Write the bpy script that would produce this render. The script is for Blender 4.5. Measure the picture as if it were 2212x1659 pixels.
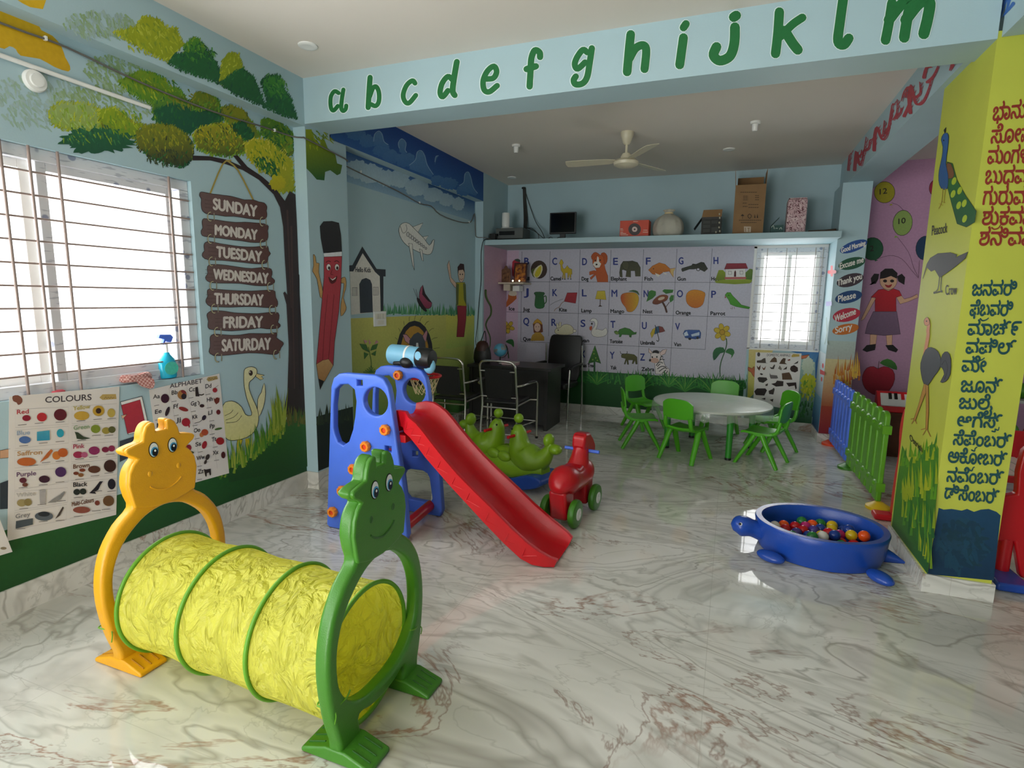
import bpy, bmesh, math, random
from mathutils import Vector, Matrix, geometry

scene = bpy.context.scene
for o in list(bpy.data.objects):
    bpy.data.objects.remove(o)
COL = scene.collection
PI = math.pi
rnd = random.Random(7)

# ---------------------------------------------------------------- camera
PW, PH, FPX = 2212, 1659, 1205.09
CAM = Vector((0, 0, 1.55))


def cam_axes(yaw, pitch, roll):
    cy, sy, cp, sp = math.cos(yaw), math.sin(yaw), math.cos(pitch), math.sin(pitch)
    f = Vector((sy * cp, cy * cp, sp))
    r = Vector((cy, -sy, 0))
    d = f.cross(r)
    cr, sr = math.cos(roll), math.sin(roll)
    return cr * r + sr * d, -sr * r + cr * d, f


CR, CD, CF = cam_axes(math.radians(-21.2208), math.radians(-8.6485), math.radians(-0.8647))
cam_data = bpy.data.cameras.new('camera')
cam_data.sensor_width = 36
cam_data.lens = FPX * 36 / PW
cam_data.clip_start = 0.05
cam_data.clip_end = 200
cam = bpy.data.objects.new('camera', cam_data)
COL.objects.link(cam)
cam.matrix_world = Matrix(((CR.x, -CD.x, -CF.x, CAM.x), (CR.y, -CD.y, -CF.y, CAM.y), (CR.z, -CD.z, -CF.z, CAM.z), (0, 0, 0, 1)))
scene.camera = cam

# ---------------------------------------------------------------- daylight, exposure
world = bpy.data.worlds.new('overcast_sky')
scene.world = world
world.use_nodes = True
wn = world.node_tree.nodes
wn['Background'].inputs[0].default_value = (1.0, 0.985, 0.955, 1)
wn['Background'].inputs[1].default_value = 9.0


# openings of the room, some added out of view, through which the sky lights it
def portal(name, loc, rot, sx, sy):
    l = bpy.data.lights.new(name, 'AREA')
    l.shape = 'RECTANGLE'
    l.size, l.size_y = sx, sy
    l.cycles.is_portal = True
    o = bpy.data.objects.new(name, l)
    COL.objects.link(o)
    o.location = loc
    o.rotation_euler = rot


portal('portal_left_window', (-3.36, 1.575, 1.64), (0, -PI / 2, 0), 1.25, 2.1)
portal('portal_back_window', (0.62, 7.76, 1.6), (-PI / 2, 0, 0), .8, 1.25)
portal('portal_unseen_rear_opening', (-1.6, -2.62, 1.1), (PI / 2, 0, 0), 1.8, 2.2)  # unseen opening in the rear wall, placed for its light on beam and pillar
portal('portal_added_near_opening', (-3.36, -1.1, 1.64), (0, -PI / 2, 0), 1.25, 1.9)  # unseen opening added to the left wall for more light from that side
portal('portal_added_side_opening', (5.62, 4.3, 1.65), (0, PI / 2, 0), .9, .8)  # unseen opening added to the far right wall to light the side room
vs = scene.view_settings
vs.view_transform = 'Standard'
vs.look = 'None'
vs.exposure = 0.3
vs.gamma = 1
vs.use_curve_mapping = False
scene.cycles.use_denoising = True
scene.cycles.max_bounces = 8
scene.cycles.sample_clamp_direct = 2.5
scene.cycles.sample_clamp_indirect = 6


# ---------------------------------------------------------------- helpers: picking points
def ray(p):
    return CR * (p[0] - PW / 2) + CD * (p[1] - PH / 2) + CF * FPX


def at(p, ax, val):
    """World point seen at photo pixel p on the plane coordinate[ax] = val."""
    d = ray(p)
    return CAM + d * ((val - CAM[ax]) / d[ax])


def zm(ox, oy, s):
    def f(t):
        v = [float(q) for q in t.replace(',', ' ').split()]
        return [(ox + v[i] * s, oy + v[i + 1] * s) for i in range(0, len(v), 2)]
    return f


I1 = zm(0, 0, 1)
ZA = zm(0, 0, .34358)
ZB = zm(0, 280, .34961)
ZC = zm(0, 760, .31351)
ZD = zm(150, 860, .48172)
ZF = zm(640, 250, .36759)
ZI = zm(1030, 520, .18086)
ZJ = zm(1330, 520, .18086)
ZK = zm(1580, 520, .22917)
ZL = zm(1320, 760, .20796)
ZM = zm(1560, 1040, .18987)
ZN = zm(1760, 100, .3616)
ZO = zm(1760, 700, .37386)
ZP = zm(830, 690, .19892)
ZQ = zm(600, 100, .13562)
ZR = zm(1300, 0, .18083)
ZS = zm(1480, 0, .33092)
ZT = zm(1800, 0, .25323)
ZU = zm(2080, 210, .20494)
ZV = zm(2030, 600, .15676)
ZW = zm(2000, 810, .18692)
ZX = zm(1740, 460, .12056)
ZBC = zm(850, 60, .22604)
ZAL = zm(300, 790, .15069)
ZD1 = zm(420, 390, .12056)
ZD2 = zm(430, 580, .12658)
ZCO = zm(0, 800, .30151)


# ---------------------------------------------------------------- helpers: materials
def hexc(h):
    h = h.lstrip('#')
    out = []
    for i in (0, 2, 4):
        c = int(h[i:i + 2], 16) / 255
        out.append(c / 12.92 if c <= .04045 else ((c + .055) / 1.055) ** 2.4)
    return out


MATS = {}


def mat(name, col, rough=.5, metal=0, bump=0, bscale=60, var=.06, vscale=8, spec=.5, trans=0, alpha=1, coat=0):
    if name in MATS:
        return MATS[name]
    m = bpy.data.materials.new(name)
    m.use_nodes = True
    nt = m.node_tree
    b = nt.nodes['Principled BSDF']
    c = hexc(col) if isinstance(col, str) else col
    tc = nt.nodes.new('ShaderNodeTexCoord')
    if var:
        n = nt.nodes.new('ShaderNodeTexNoise')
        n.inputs['Scale'].default_value = vscale
        n.inputs['Detail'].default_value = 3
        nt.links.new(tc.outputs['Object'], n.inputs['Vector'])
        r = nt.nodes.new('ShaderNodeValToRGB')
        r.color_ramp.elements[0].position = .3
        r.color_ramp.elements[1].position = .7
        r.color_ramp.elements[0].color = [x * (1 - var) for x in c] + [1]
        r.color_ramp.elements[1].color = [min(1, x * (1 + var)) for x in c] + [1]
        nt.links.new(n.outputs['Fac'], r.inputs['Fac'])
        nt.links.new(r.outputs['Color'], b.inputs['Base Color'])
    else:
        b.inputs['Base Color'].default_value = list(c) + [1]
    b.inputs['Roughness'].default_value = rough
    b.inputs['Metallic'].default_value = metal
    b.inputs['Specular IOR Level'].default_value = spec
    b.inputs['Transmission Weight'].default_value = trans
    b.inputs['Alpha'].default_value = alpha
    b.inputs['Coat Weight'].default_value = coat
    if bump:
        n2 = nt.nodes.new('ShaderNodeTexNoise')
        n2.inputs['Scale'].default_value = bscale
        n2.inputs['Detail'].default_value = 4
        nt.links.new(tc.outputs['Object'], n2.inputs['Vector'])
        bp = nt.nodes.new('ShaderNodeBump')
        bp.inputs['Strength'].default_value = bump
        bp.inputs['Distance'].default_value = .01
        nt.links.new(n2.outputs['Fac'], bp.inputs['Height'])
        nt.links.new(bp.outputs['Normal'], b.inputs['Normal'])
    MATS[name] = m
    return m


def paint_material(name='mural_paint', rough=.55):
    """Painted surface: colour comes from the paint laid on each shape, slightly uneven like brushwork."""
    if name in MATS:
        return MATS[name]
    m = bpy.data.materials.new(name)
    m.use_nodes = True
    nt = m.node_tree
    b = nt.nodes['Principled BSDF']
    a = nt.nodes.new('ShaderNodeVertexColor')
    a.layer_name = 'Col'
    tc = nt.nodes.new('ShaderNodeTexCoord')
    n = nt.nodes.new('ShaderNodeTexNoise')
    n.inputs['Scale'].default_value = 45
    n.inputs['Detail'].default_value = 3
    nt.links.new(tc.outputs['Object'], n.inputs['Vector'])
    mr = nt.nodes.new('ShaderNodeMapRange')
    mr.inputs['To Min'].default_value = .86
    mr.inputs['To Max'].default_value = 1.12
    nt.links.new(n.outputs['Fac'], mr.inputs['Value'])
    mx = nt.nodes.new('ShaderNodeVectorMath')
    mx.operation = 'SCALE'
    nt.links.new(a.outputs['Color'], mx.inputs[0])
    nt.links.new(mr.outputs['Result'], mx.inputs['Scale'])
    nt.links.new(mx.outputs['Vector'], b.inputs['Base Color'])
    b.inputs['Roughness'].default_value = rough
    b.inputs['Specular IOR Level'].default_value = .35
    MATS[name] = m
    return m


# ---------------------------------------------------------------- helpers: objects
def tag(o, label=None, cat=None, group=None, kind=None):
    if label: o['label'] = label
    if cat: o['category'] = cat
    if group: o['group'] = group
    if kind: o['kind'] = kind
    return o


def thing(name, label, cat, loc=(0, 0, 0), rz=0, group=None):
    o = bpy.data.objects.new(name, None)
    o.empty_display_size = .05
    COL.objects.link(o)
    o.location = loc
    o.rotation_euler = (0, 0, rz)
    return tag(o, label, cat, group)


def dup(root, loc, rz, label=None, group=None):
    r = root.copy()
    COL.objects.link(r)
    r.location = loc
    r.rotation_euler = (0, 0, rz)
    if label: r['label'] = label
    if group: r['group'] = group
    for ch in list(root.children):
        c = ch.copy()
        COL.objects.link(c)
        c.parent = r
        for g in list(ch.children):
            d = g.copy()
            COL.objects.link(d)
            d.parent = c
    return r


class MB:
    """Collects shapes; build() links them as one mesh object."""

    def __init__(s):
        s.v, s.f, s.mi = [], [], []
        s.cur = 0

    def add(s, vs, fs, M=None):
        n = len(s.v)
        s.v += [tuple(M @ Vector(p)) if M else tuple(p) for p in vs]
        s.f += [tuple(i + n for i in f) for f in fs]
        s.mi += [s.cur] * len(fs)
        return s

    def box(s, x0, y0, z0, x1, y1, z1, M=None):
        vs = [(x, y, z) for z in (z0, z1) for y in (y0, y1) for x in (x0, x1)]
        return s.add(vs, [(0, 2, 3, 1), (4, 5, 7, 6), (0, 1, 5, 4), (2, 6, 7, 3), (0, 4, 6, 2), (1, 3, 7, 5)], M)

    def prism(s, pts, vec, holes=(), M=None):
        vec = Vector(vec)
        loops = [[Vector(p) for p in pts]] + [[Vector(p) for p in h] for h in holes]
        flat = [p for l in loops for p in l]
        n = len(flat)
        if holes:
            tris = [tuple(t) for t in geometry.tessellate_polygon(loops)]
        else:
            tris = [tuple(range(n))]
        fs = [t for t in tris] + [tuple(i + n for i in reversed(t)) for t in tris]
        k = 0
        for l in loops:
            m = len(l)
            for i in range(m):
                a, b = k + i, k + (i + 1) % m
                fs.append((a, a + n, b + n, b))
            k += m
        return s.add(flat + [p + vec for p in flat], fs, M)

    def rings(s, rings, closed=False, cap=True, M=None):
        n = len(rings[0])
        vs = [p for r in rings for p in r]
        fs = []
        R = len(rings)
        for i in range(R if closed else R - 1):
            for j in range(n):
                a, b = i * n + j, i * n + (j + 1) % n
                c, d = ((i + 1) % R) * n + (j + 1) % n, ((i + 1) % R) * n + j
                fs.append((a, b, c, d))
        if cap and not closed:
            fs.append(tuple(reversed(range(n))))
            fs.append(tuple((R - 1) * n + j for j in range(n)))
        return s.add(vs, fs, M)

    def tube(s, pts, r, n=10, closed=False, squash=1.0, side=None, cap=True, M=None):
        pts = [Vector(p) for p in pts]
        rs = r if isinstance(r, (list, tuple)) else [r] * len(pts)
        rings = []
        N = len(pts)
        prev = None
        for i, p in enumerate(pts):
            a = pts[(i - 1) % N] if (closed or i) else p
            b = pts[(i + 1) % N] if (closed or i < N - 1) else p
            t = (b - a)
            t = t.normalized() if t.length > 1e-9 else Vector((0, 0, 1))
            ref = Vector(side) if side else (prev if prev else (Vector((0, 0, 1)) if abs(t.z) < .9 else Vector((1, 0, 0))))
            u = (ref - t * ref.dot(t))
            u = u.normalized() if u.length > 1e-6 else t.orthogonal().normalized()
            w = t.cross(u)
            prev = u
            rings.append([p + (u * math.cos(q) * squash + w * math.sin(q)) * rs[i] for q in [2 * PI * j / n for j in range(n)]])
        return s.rings(rings, closed, cap, M)

    def cyl(s, p0, p1, r0, r1=None, n=20, M=None):
        return s.tube([p0, p1], [r0, r0 if r1 is None else r1], n, M=M)

    def lathe(s, prof, n=24, c=(0, 0, 0), M=None):
        c = Vector(c)
        rings = [[c + Vector((max(r, 1e-4) * math.cos(2 * PI * j / n), max(r, 1e-4) * math.sin(2 * PI * j / n), z)) for j in range(n)] for r, z in prof]
        return s.rings(rings, M=M)

    def sph(s, c, r, n=16, m=10, M=None):
        if not isinstance(r, (tuple, list)): r = (r, r, r)
        c = Vector(c)
        rings = []
        for i in range(m + 1):
            th = PI * i / m
            k = max(math.sin(th), 1e-3)
            rings.append([c + Vector((r[0] * k * math.cos(2 * PI * j / n), r[1] * k * math.sin(2 * PI * j / n), -r[2] * math.cos(th))) for j in range(n)])
        return s.rings(rings, M=M)

    def build(s, name, mats, parent=None, smooth=None, bevel=0, seg=2, sub=0, loc=None):
        me = bpy.data.meshes.new(name)
        me.from_pydata(s.v, [], s.f)
        for m in (mats if isinstance(mats, (list, tuple)) else [mats]):
            me.materials.append(m)
        if any(s.mi):
            me.polygons.foreach_set('material_index', s.mi)
        bm = bmesh.new()
        bm.from_mesh(me)
        bmesh.ops.recalc_face_normals(bm, faces=bm.faces)
        bm.to_mesh(me)
        bm.free()
        o = bpy.data.objects.new(name, me)
        COL.objects.link(o)
        if smooth is not None or bevel:
            me.polygons.foreach_set('use_smooth', [True] * len(me.polygons))
            me.set_sharp_from_angle(angle=math.radians(smooth or 35))
        if sub:
            q = o.modifiers.new('smooth', 'SUBSURF')
            q.levels = q.render_levels = sub
        if bevel:
            q = o.modifiers.new('edge', 'BEVEL')
            q.width = bevel
            q.segments = seg
            q.limit_method = 'ANGLE'
            q.angle_limit = math.radians(40)
            q.harden_normals = True
        if parent: o.parent = parent
        if loc: o.location = loc
        return o


def plate(name, outer, holes, M, thick, bevel, m, parent=None, res=3):
    """A flat board of the given 2D outline with cut-outs and rounded edges; M places its (a, b, depth) space."""
    cu = bpy.data.curves.new(name, 'CURVE')
    cu.dimensions = '2D'
    cu.fill_mode = 'BOTH'
    for k, pts in enumerate([outer] + list(holes)):
        if (area2(pts) > 0) != (k == 0): pts = list(reversed(pts))
        sp = cu.splines.new('POLY')
        sp.points.add(len(pts) - 1)
        for q, p in zip(sp.points, pts):
            q.co = (p[0], p[1], 0, 1)
        sp.use_cyclic_u = True
    cu.bevel_depth = bevel
    cu.bevel_resolution = res
    cu.offset = -bevel
    cu.extrude = thick / 2 - bevel
    ob = bpy.data.objects.new(name, cu)
    me = bpy.data.meshes.new_from_object(ob)
    bpy.data.objects.remove(ob)
    bpy.data.curves.remove(cu)
    me.name = name
    me.transform(M)
    me.materials.clear()
    me.materials.append(m)
    bm = bmesh.new()
    bm.from_mesh(me)
    bmesh.ops.remove_doubles(bm, verts=bm.verts, dist=1e-5)
    bmesh.ops.recalc_face_normals(bm, faces=bm.faces)
    bm.to_mesh(me)
    bm.free()
    me.polygons.foreach_set('use_smooth', [True] * len(me.polygons))
    me.set_sharp_from_angle(angle=math.radians(40))
    o = bpy.data.objects.new(name, me)
    COL.objects.link(o)
    if parent: o.parent = parent
    return o


def M_XZ(y):          # outline (a, b) -> (x = a, y, z = b)
    return Matrix(((1, 0, 0, 0), (0, 0, -1, y), (0, 1, 0, 0), (0, 0, 0, 1)))


def M_YZ(x, yc=0):    # outline (a, b) -> (x, y = yc + a, z = b)
    return Matrix(((0, 0, 1, x), (1, 0, 0, yc), (0, 1, 0, 0), (0, 0, 0, 1)))


def struct(o):
    o['kind'] = 'structure'
    return o


def smooth_pts(pts, closed=True, k=4):
    n = len(pts)
    out = []
    P = [Vector(p) for p in pts]
    for i in range(n if closed else n - 1):
        if closed:
            a, b, c, d = P[i - 1], P[i], P[(i + 1) % n], P[(i + 2) % n]
        else:
            a, b, c, d = P[max(i - 1, 0)], P[i], P[i + 1], P[min(i + 2, n - 1)]
        for j in range(k):
            t = j / k
            out.append(.5 * ((2 * b) + (c - a) * t + (2 * a - 5 * b + 4 * c - d) * t * t + (3 * b - a - 3 * c + d) * t * t * t))
    if not closed: out.append(P[-1])
    return [tuple(p) for p in out]


# ---------------------------------------------------------------- helpers: lettering and wall painting
def area2(p):
    return sum(p[i - 1][0] * p[i][1] - p[i][0] * p[i - 1][1] for i in range(len(p)))


FONT = {}


def glyphs(s):
    """Flat outline mesh of a string: (verts, faces). Overlapping contours are filled one by one."""
    if s not in FONT:
        cu = bpy.data.curves.new('lettering', 'FONT')
        cu.body = s
        ob = bpy.data.objects.new('lettering', cu)
        COL.objects.link(ob)
        dg = bpy.context.evaluated_depsgraph_get()
        c2 = ob.evaluated_get(dg).to_curve(dg)
        loops = []
        for sp in c2.splines:
            pts = []
            B = sp.bezier_points
            n = len(B)
            for k in range(n):
                a, b = B[k], B[(k + 1) % n]
                p0, p1, p2, p3 = a.co, a.handle_right, b.handle_left, b.co
                straight = (p1 - p0).length < 1e-5 and (p3 - p2).length < 1e-5
                m = 1 if straight else 4
                for q in range(m):
                    t = q / m
                    v = p0 * (1 - t) ** 3 + p1 * 3 * t * (1 - t) ** 2 + p2 * 3 * t * t * (1 - t) + p3 * t ** 3
                    if not pts or (abs(v.x - pts[-1][0]) + abs(v.y - pts[-1][1])) > 1e-5:
                        pts.append((v.x, v.y))
            if len(pts) > 2: loops.append(pts)
        ob.evaluated_get(dg).to_curve_clear()
        bpy.data.objects.remove(ob)
        bpy.data.curves.remove(cu)
        areas = [area2(l) for l in loops]
        sign = -1 if sum(areas) < 0 else 1

        def within(p, l):
            c = False
            for i in range(len(l)):
                (ax, ay), (bx, by) = l[i - 1], l[i]
                if (ay > p[1]) != (by > p[1]) and p[0] < (bx - ax) * (p[1] - ay) / (by - ay) + ax:
                    c = not c
            return c

        vs, fs, lay = [], [], []
        idx = 0
        for l, a in zip(loops, areas):
            if a * sign <= 0: continue
            holes = [h for h, b in zip(loops, areas) if b * sign < 0 and within(h[0], l) and abs(b) < abs(a)]
            k = len(vs)
            poly = [[Vector((x, y, 0)) for x, y in q] for q in [l] + holes]
            for q in [l] + holes: vs += q
            lay += [idx * .25] * (len(vs) - k)
            fs += [tuple(i + k for i in t) for t in geometry.tessellate_polygon(poly)]
            idx = (idx + 1) % 4
        FONT[s] = (vs, fs, lay)
    return FONT[s]


class Paint:
    def __init__(s, ax, val, sgn):
        s.ax, s.val, s.sgn = ax, val, sgn
        s.v, s.f, s.c = [], [], []
        s.k = 1
        s.r = random.Random(5)

    def pt(s, p):
        return (p[0], p[1], s.k)

    def face(s, pts, cols):
        n = len(s.v)
        s.v += [tuple(s.pt(p)) for p in pts]
        s.c += cols
        s.f.append(tuple(range(n, n + len(pts))))

    def poly(s, pts, col, col2=None, sm=0, horiz=False):
        if sm: pts = smooth_pts(pts, True, sm)
        a = hexc(col)
        if col2:
            b = hexc(col2)
            j = 0 if horiz else 1
            lo = min(p[j] for p in pts)
            hi = max(p[j] for p in pts)
            cols = [[x + (y - x) * (p[j] - lo) / max(hi - lo, 1e-6) for x, y in zip(a, b)] for p in pts]
        else:
            cols = [a] * len(pts)
        s.face(pts, cols)
        s.k += 1
        return s

    def line(s, pts, w, col, w2=None, sm=3, closed=False):
        """Brush stroke of width w (tapering to w2) in photo pixels."""
        if sm and len(pts) > 2: pts = smooth_pts(pts, closed, sm)
        if closed: pts = list(pts) + [pts[0], pts[1]]
        c = hexc(col)
        n = len(pts)
        L, R = [], []
        for i in range(n):
            a, b = pts[max(i - 1, 0)], pts[min(i + 1, n - 1)]
            dx, dy = b[0] - a[0], b[1] - a[1]
            d = math.hypot(dx, dy) or 1
            ww = (w + ((w2 if w2 is not None else w) - w) * i / (n - 1)) / 2
            L.append((pts[i][0] - dy / d * ww, pts[i][1] + dx / d * ww))
            R.append((pts[i][0] + dy / d * ww, pts[i][1] - dx / d * ww))
        k = len(s.v)
        k0 = s.k
        for side in (L, R):
            for i, p in enumerate(side):
                s.k = k0 + .3 * i / n
                s.v.append(tuple(s.pt(p)))
        s.k = k0
        s.c += [c] * (2 * n)
        s.f += [(k + i, k + i + 1, k + n + i + 1, k + n + i) for i in range(n - 1)]
        if not closed:
            for p, ww in ((pts[0], w), (pts[-1], w if w2 is None else w2)):
                if ww > .4:
                    s.k += .35
                    s.ell(p[0], p[1], ww / 2, ww / 2, col, n=10, up=0)
            s.k -= .7 if min(w, w if w2 is None else w2) > .4 else .35 if max(w, w2 or 0) > .4 else 0
        s.k += 1.1
        return s

    def ell(s, cx, cy, rx, ry, col, col2=None, rot=0, n=20, up=1):
        ca, sa = math.cos(rot), math.sin(rot)
        pts = [(cx + rx * math.cos(t) * ca - ry * math.sin(t) * sa, cy + rx * math.cos(t) * sa + ry * math.sin(t) * ca) for t in [2 * PI * i / n for i in range(n)]]
        s.poly(pts, col, col2)
        if not up: s.k -= 1
        return s

    def blob(s, cx, cy, rx, ry, col, col2=None, jag=.16, n=36, rot=0):
        ca, sa = math.cos(rot), math.sin(rot)
        pts = []
        for i in range(n):
            t = 2 * PI * i / n
            q = 1 + s.r.uniform(-jag, jag)
            x, y = rx * q * math.cos(t), ry * q * math.sin(t)
            pts.append((cx + x * ca - y * sa, cy + x * sa + y * ca))
        return s.poly(pts, col, col2)

    def dabs(s, cx, cy, rx, ry, cols, n=30, ln=7, w=2.4, ang=-1.2, spread=.5):
        for i in range(n):
            t, q = s.r.uniform(0, 2 * PI), math.sqrt(s.r.random())
            x, y = cx + rx * q * math.cos(t), cy + ry * q * math.sin(t)
            a = ang + s.r.uniform(-spread, spread)
            l = ln * s.r.uniform(.5, 1.2)
            s.line([(x, y), (x + l * math.cos(a), y + l * math.sin(a))], w, s.r.choice(cols), w * .4, sm=0)
            s.k -= .85
        s.k += 1
        return s

    def leafy(s, pts, top, bot, n=70, ln=8, w=3.2, edge=1.0, ang=-1.2):
        """A painted clump: ragged outline of dabs around a base shape, light strokes above, dark ones below."""
        lo, hi = min(p[1] for p in pts), max(p[1] for p in pts)
        x0, x1 = min(p[0] for p in pts), max(p[0] for p in pts)
        s.poly(pts, top[0], bot[0])
        q = [Vector((p[0], p[1], 0)) for p in pts]

        def inside(x, y):
            c = False
            for i in range(len(pts)):
                (ax, ay), (bx, by) = pts[i - 1], pts[i]
                if (ay > y) != (by > y) and x < (bx - ax) * (y - ay) / (by - ay) + ax:
                    c = not c
            return c

        def dab(x, y, k=1.0):
            t = (y - lo) / max(hi - lo, 1)
            col = s.r.choice(bot if s.r.random() < t * 1.15 - .1 else top)
            a = ang + s.r.uniform(-.6, .6)
            l = ln * s.r.uniform(.5, 1.2) * k
            s.line([(x - l * .5 * math.cos(a), y - l * .5 * math.sin(a)), (x + l * .5 * math.cos(a), y + l * .5 * math.sin(a))], w * k, col, w * .4, sm=0)
            s.k -= 1.08

        for i in range(len(q)):
            a, b = q[i], q[(i + 1) % len(q)]
            m = max(1, int((b - a).length / 3.0 * edge))
            for j in range(m):
                p = a + (b - a) * ((j + s.r.random()) / m)
                dab(p.x + s.r.uniform(-2, 2), p.y + s.r.uniform(-2, 2), .9)
        s.k += .6
        c = 0
        while c < n:
            x, y = s.r.uniform(x0, x1), s.r.uniform(lo, hi)
            if inside(x, y):
                dab(x, y)
            c += 1
        s.k += 1.2
        return s

    def grass(s, a, b, h, cols, n=60, w=4, lean=.25, down=0):
        for i in range(n):
            t = (i + s.r.random()) / n
            x, y = a[0] + (b[0] - a[0]) * t, a[1] + (b[1] - a[1]) * t + down * s.r.random()
            hh = h * s.r.uniform(.45, 1.1)
            dx = hh * s.r.uniform(-lean, lean)
            c = hexc(s.r.choice(cols))
            s.face([(x - w / 2, y), (x + w / 2, y), (x + dx * .5 + w * .3, y - hh * .6), (x + dx, y - hh)], [c] * 4)
            s.k += .25
        s.k += 1
        return s

    def text(s, t, x0, y0, x1, y1, h, col, bold=0, slant=0):
        """Lettering on the baseline (x0,y0)-(x1,y1), capitals h pixels tall."""
        vs, fs, lay = glyphs(t)
        if not vs: return s
        X0, X1 = min(v[0] for v in vs), max(v[0] for v in vs)
        c = hexc(col)
        for ox, oy in ([(0, 0)] if not bold else [(0, 0), (bold, 0), (-bold, 0), (0, bold), (0, -bold)]):
            k = len(s.v)
            k0 = s.k
            for (x, y), dk in zip(vs, lay):
                u = (x - X0) / (X1 - X0)
                q = y / .73
                s.k = k0 + dk
                s.v.append(tuple(s.pt((x0 + (x1 - x0) * u + slant * h * q + ox, y0 + (y1 - y0) * u - h * q + oy))))
            s.k = k0 + 1
            s.c += [c] * len(vs)
            s.f += [tuple(i + k for i in f) for f in fs]
        s.k += .5
        return s

    def build(s, name, parent, label=None, m=None):
        step = min(.00013, .0035 / max(v[2] for v in s.v))      # thin coats of paint, a few millimetres in all at most
        vs = []
        for v in s.v:
            off = s.val + s.sgn * (.0005 + step * v[2])
            if len(v) == 4:
                vs.append((off, v[0], v[1]) if s.ax == 0 else (v[0], off, v[1]))
            else:
                vs.append(tuple(at(v, s.ax, off)))
        me = bpy.data.meshes.new(name)
        me.from_pydata(vs, [], s.f)
        a = me.color_attributes.new('Col', 'FLOAT_COLOR', 'POINT')
        a.data.foreach_set('color', [x for c in s.c for x in (c[0], c[1], c[2], 1)])
        me.materials.append(m or paint_material())
        o = bpy.data.objects.new(name, me)
        COL.objects.link(o)
        o.parent = parent
        if label: o['label'] = label
        return o


# ---------------------------------------------------------------- materials of the room
def marble(name, rough=.035, scale=1.0):
    m = bpy.data.materials.new(name)
    m.use_nodes = True
    nt = m.node_tree
    N = nt.nodes.new
    L = nt.links.new
    b = nt.nodes['Principled BSDF']
    tc = N('ShaderNodeTexCoord')
    mp = N('ShaderNodeMapping')
    mp.inputs['Rotation'].default_value = (0, 0, math.radians(38))
    mp.inputs['Scale'].default_value = (1.0 * scale, 2.1 * scale, 1.6 * scale)
    L(tc.outputs['Object'], mp.inputs['Vector'])

    def noise(sc, det, dist, off=0.0, rough_=.55):
        n = N('ShaderNodeTexNoise')
        n.inputs['Scale'].default_value = sc
        n.inputs['Detail'].default_value = det
        n.inputs['Distortion'].default_value = dist
        n.inputs['Roughness'].default_value = rough_
        a = N('ShaderNodeVectorMath')
        a.operation = 'ADD'
        a.inputs[1].default_value = (off, off * .7, 0)
        L(mp.outputs['Vector'], a.inputs[0])
        L(a.outputs['Vector'], n.inputs['Vector'])
        return n.outputs['Fac']

    def ridge(src, centre, width):
        s = N('ShaderNodeMath'); s.operation = 'SUBTRACT'; s.inputs[1].default_value = centre
        L(src, s.inputs[0])
        a = N('ShaderNodeMath'); a.operation = 'ABSOLUTE'
        L(s.outputs[0], a.inputs[0])
        r = N('ShaderNodeMapRange')
        r.inputs['From Min'].default_value = 0
        r.inputs['From Max'].default_value = width
        r.inputs['To Min'].default_value = 1
        r.inputs['To Max'].default_value = 0
        L(a.outputs[0], r.inputs['Value'])
        return r.outputs[0]

    def mul(a, c):
        q = N('ShaderNodeMath'); q.operation = 'MULTIPLY'
        L(a, q.inputs[0])
        if isinstance(c, float): q.inputs[1].default_value = c
        else: L(c, q.inputs[1])
        return q.outputs[0]

    def mix(f, a, c):
        q = N('ShaderNodeMix'); q.data_type = 'RGBA'
        L(f, q.inputs['Factor'])
        for v, k in ((a, 6), (c, 7)):
            if isinstance(v, tuple): q.inputs[k].default_value = v
            else: L(v, q.inputs[k])
        return q.outputs[2]

    def gate(src, lo, hi):
        r = N('ShaderNodeMapRange')
        r.inputs['From Min'].default_value = lo
        r.inputs['From Max'].default_value = hi
        L(src, r.inputs['Value'])
        return r.outputs[0]

    h = lambda s: tuple(hexc(s)) + (1,)
    cloud = noise(.55, 4, .8)
    c = mix(gate(cloud, .35, .68), h('E4E2DB'), h('BDBCB2'))
    flow = noise(.42, 5, 1.1, 3.1, .48)
    for cen, wd, col, k in ((.40, .018, 'ADACA4', .55), (.445, .012, '98968D', .5), (.49, .007, '837E72', .6), (.515, .02, 'B0AFA6', .5), (.56, .009, '928F84', .5), (.60, .02, 'AAA89F', .5), (.66, .01, '96938A', .5), (.34, .012, '9C9A91', .5)):
        c = mix(mul(ridge(flow, cen, wd), k), c, h(col))
    fine = noise(1.3, 5, 1.2, 7.7)
    c = mix(mul(ridge(fine, .5, .012), .35), c, h('97958A'))
    rust = noise(.42, 7, 1.2, 11.3, .6)
    spot = noise(.55, 2, .4, 5.5)
    c = mix(mul(mul(ridge(rust, .51, .012), gate(spot, .5, .58)), .75), c, h('8A5B41'))
    c = mix(mul(mul(ridge(rust, .545, .007), gate(spot, .42, .52)), .6), c, h('7A5240'))
    br = N('ShaderNodeTexBrick')
    br.offset = 0
    br.inputs['Scale'].default_value = 1
    br.inputs['Mortar Size'].default_value = .0016
    br.inputs['Mortar Smooth'].default_value = 0
    br.inputs['Brick Width'].default_value = 1.2
    br.inputs['Row Height'].default_value = 1.2
    br.inputs['Color1'].default_value = br.inputs['Color2'].default_value = (0, 0, 0, 1)
    br.inputs['Mortar'].default_value = (1, 1, 1, 1)
    L(tc.outputs['Object'], br.inputs['Vector'])
    c = mix(mul(br.outputs['Fac'], .4), c, h('A5A398'))
    L(c, b.inputs['Base Color'])
    b.inputs['Roughness'].default_value = rough
    b.inputs['Specular IOR Level'].default_value = .55
    return m


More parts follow.
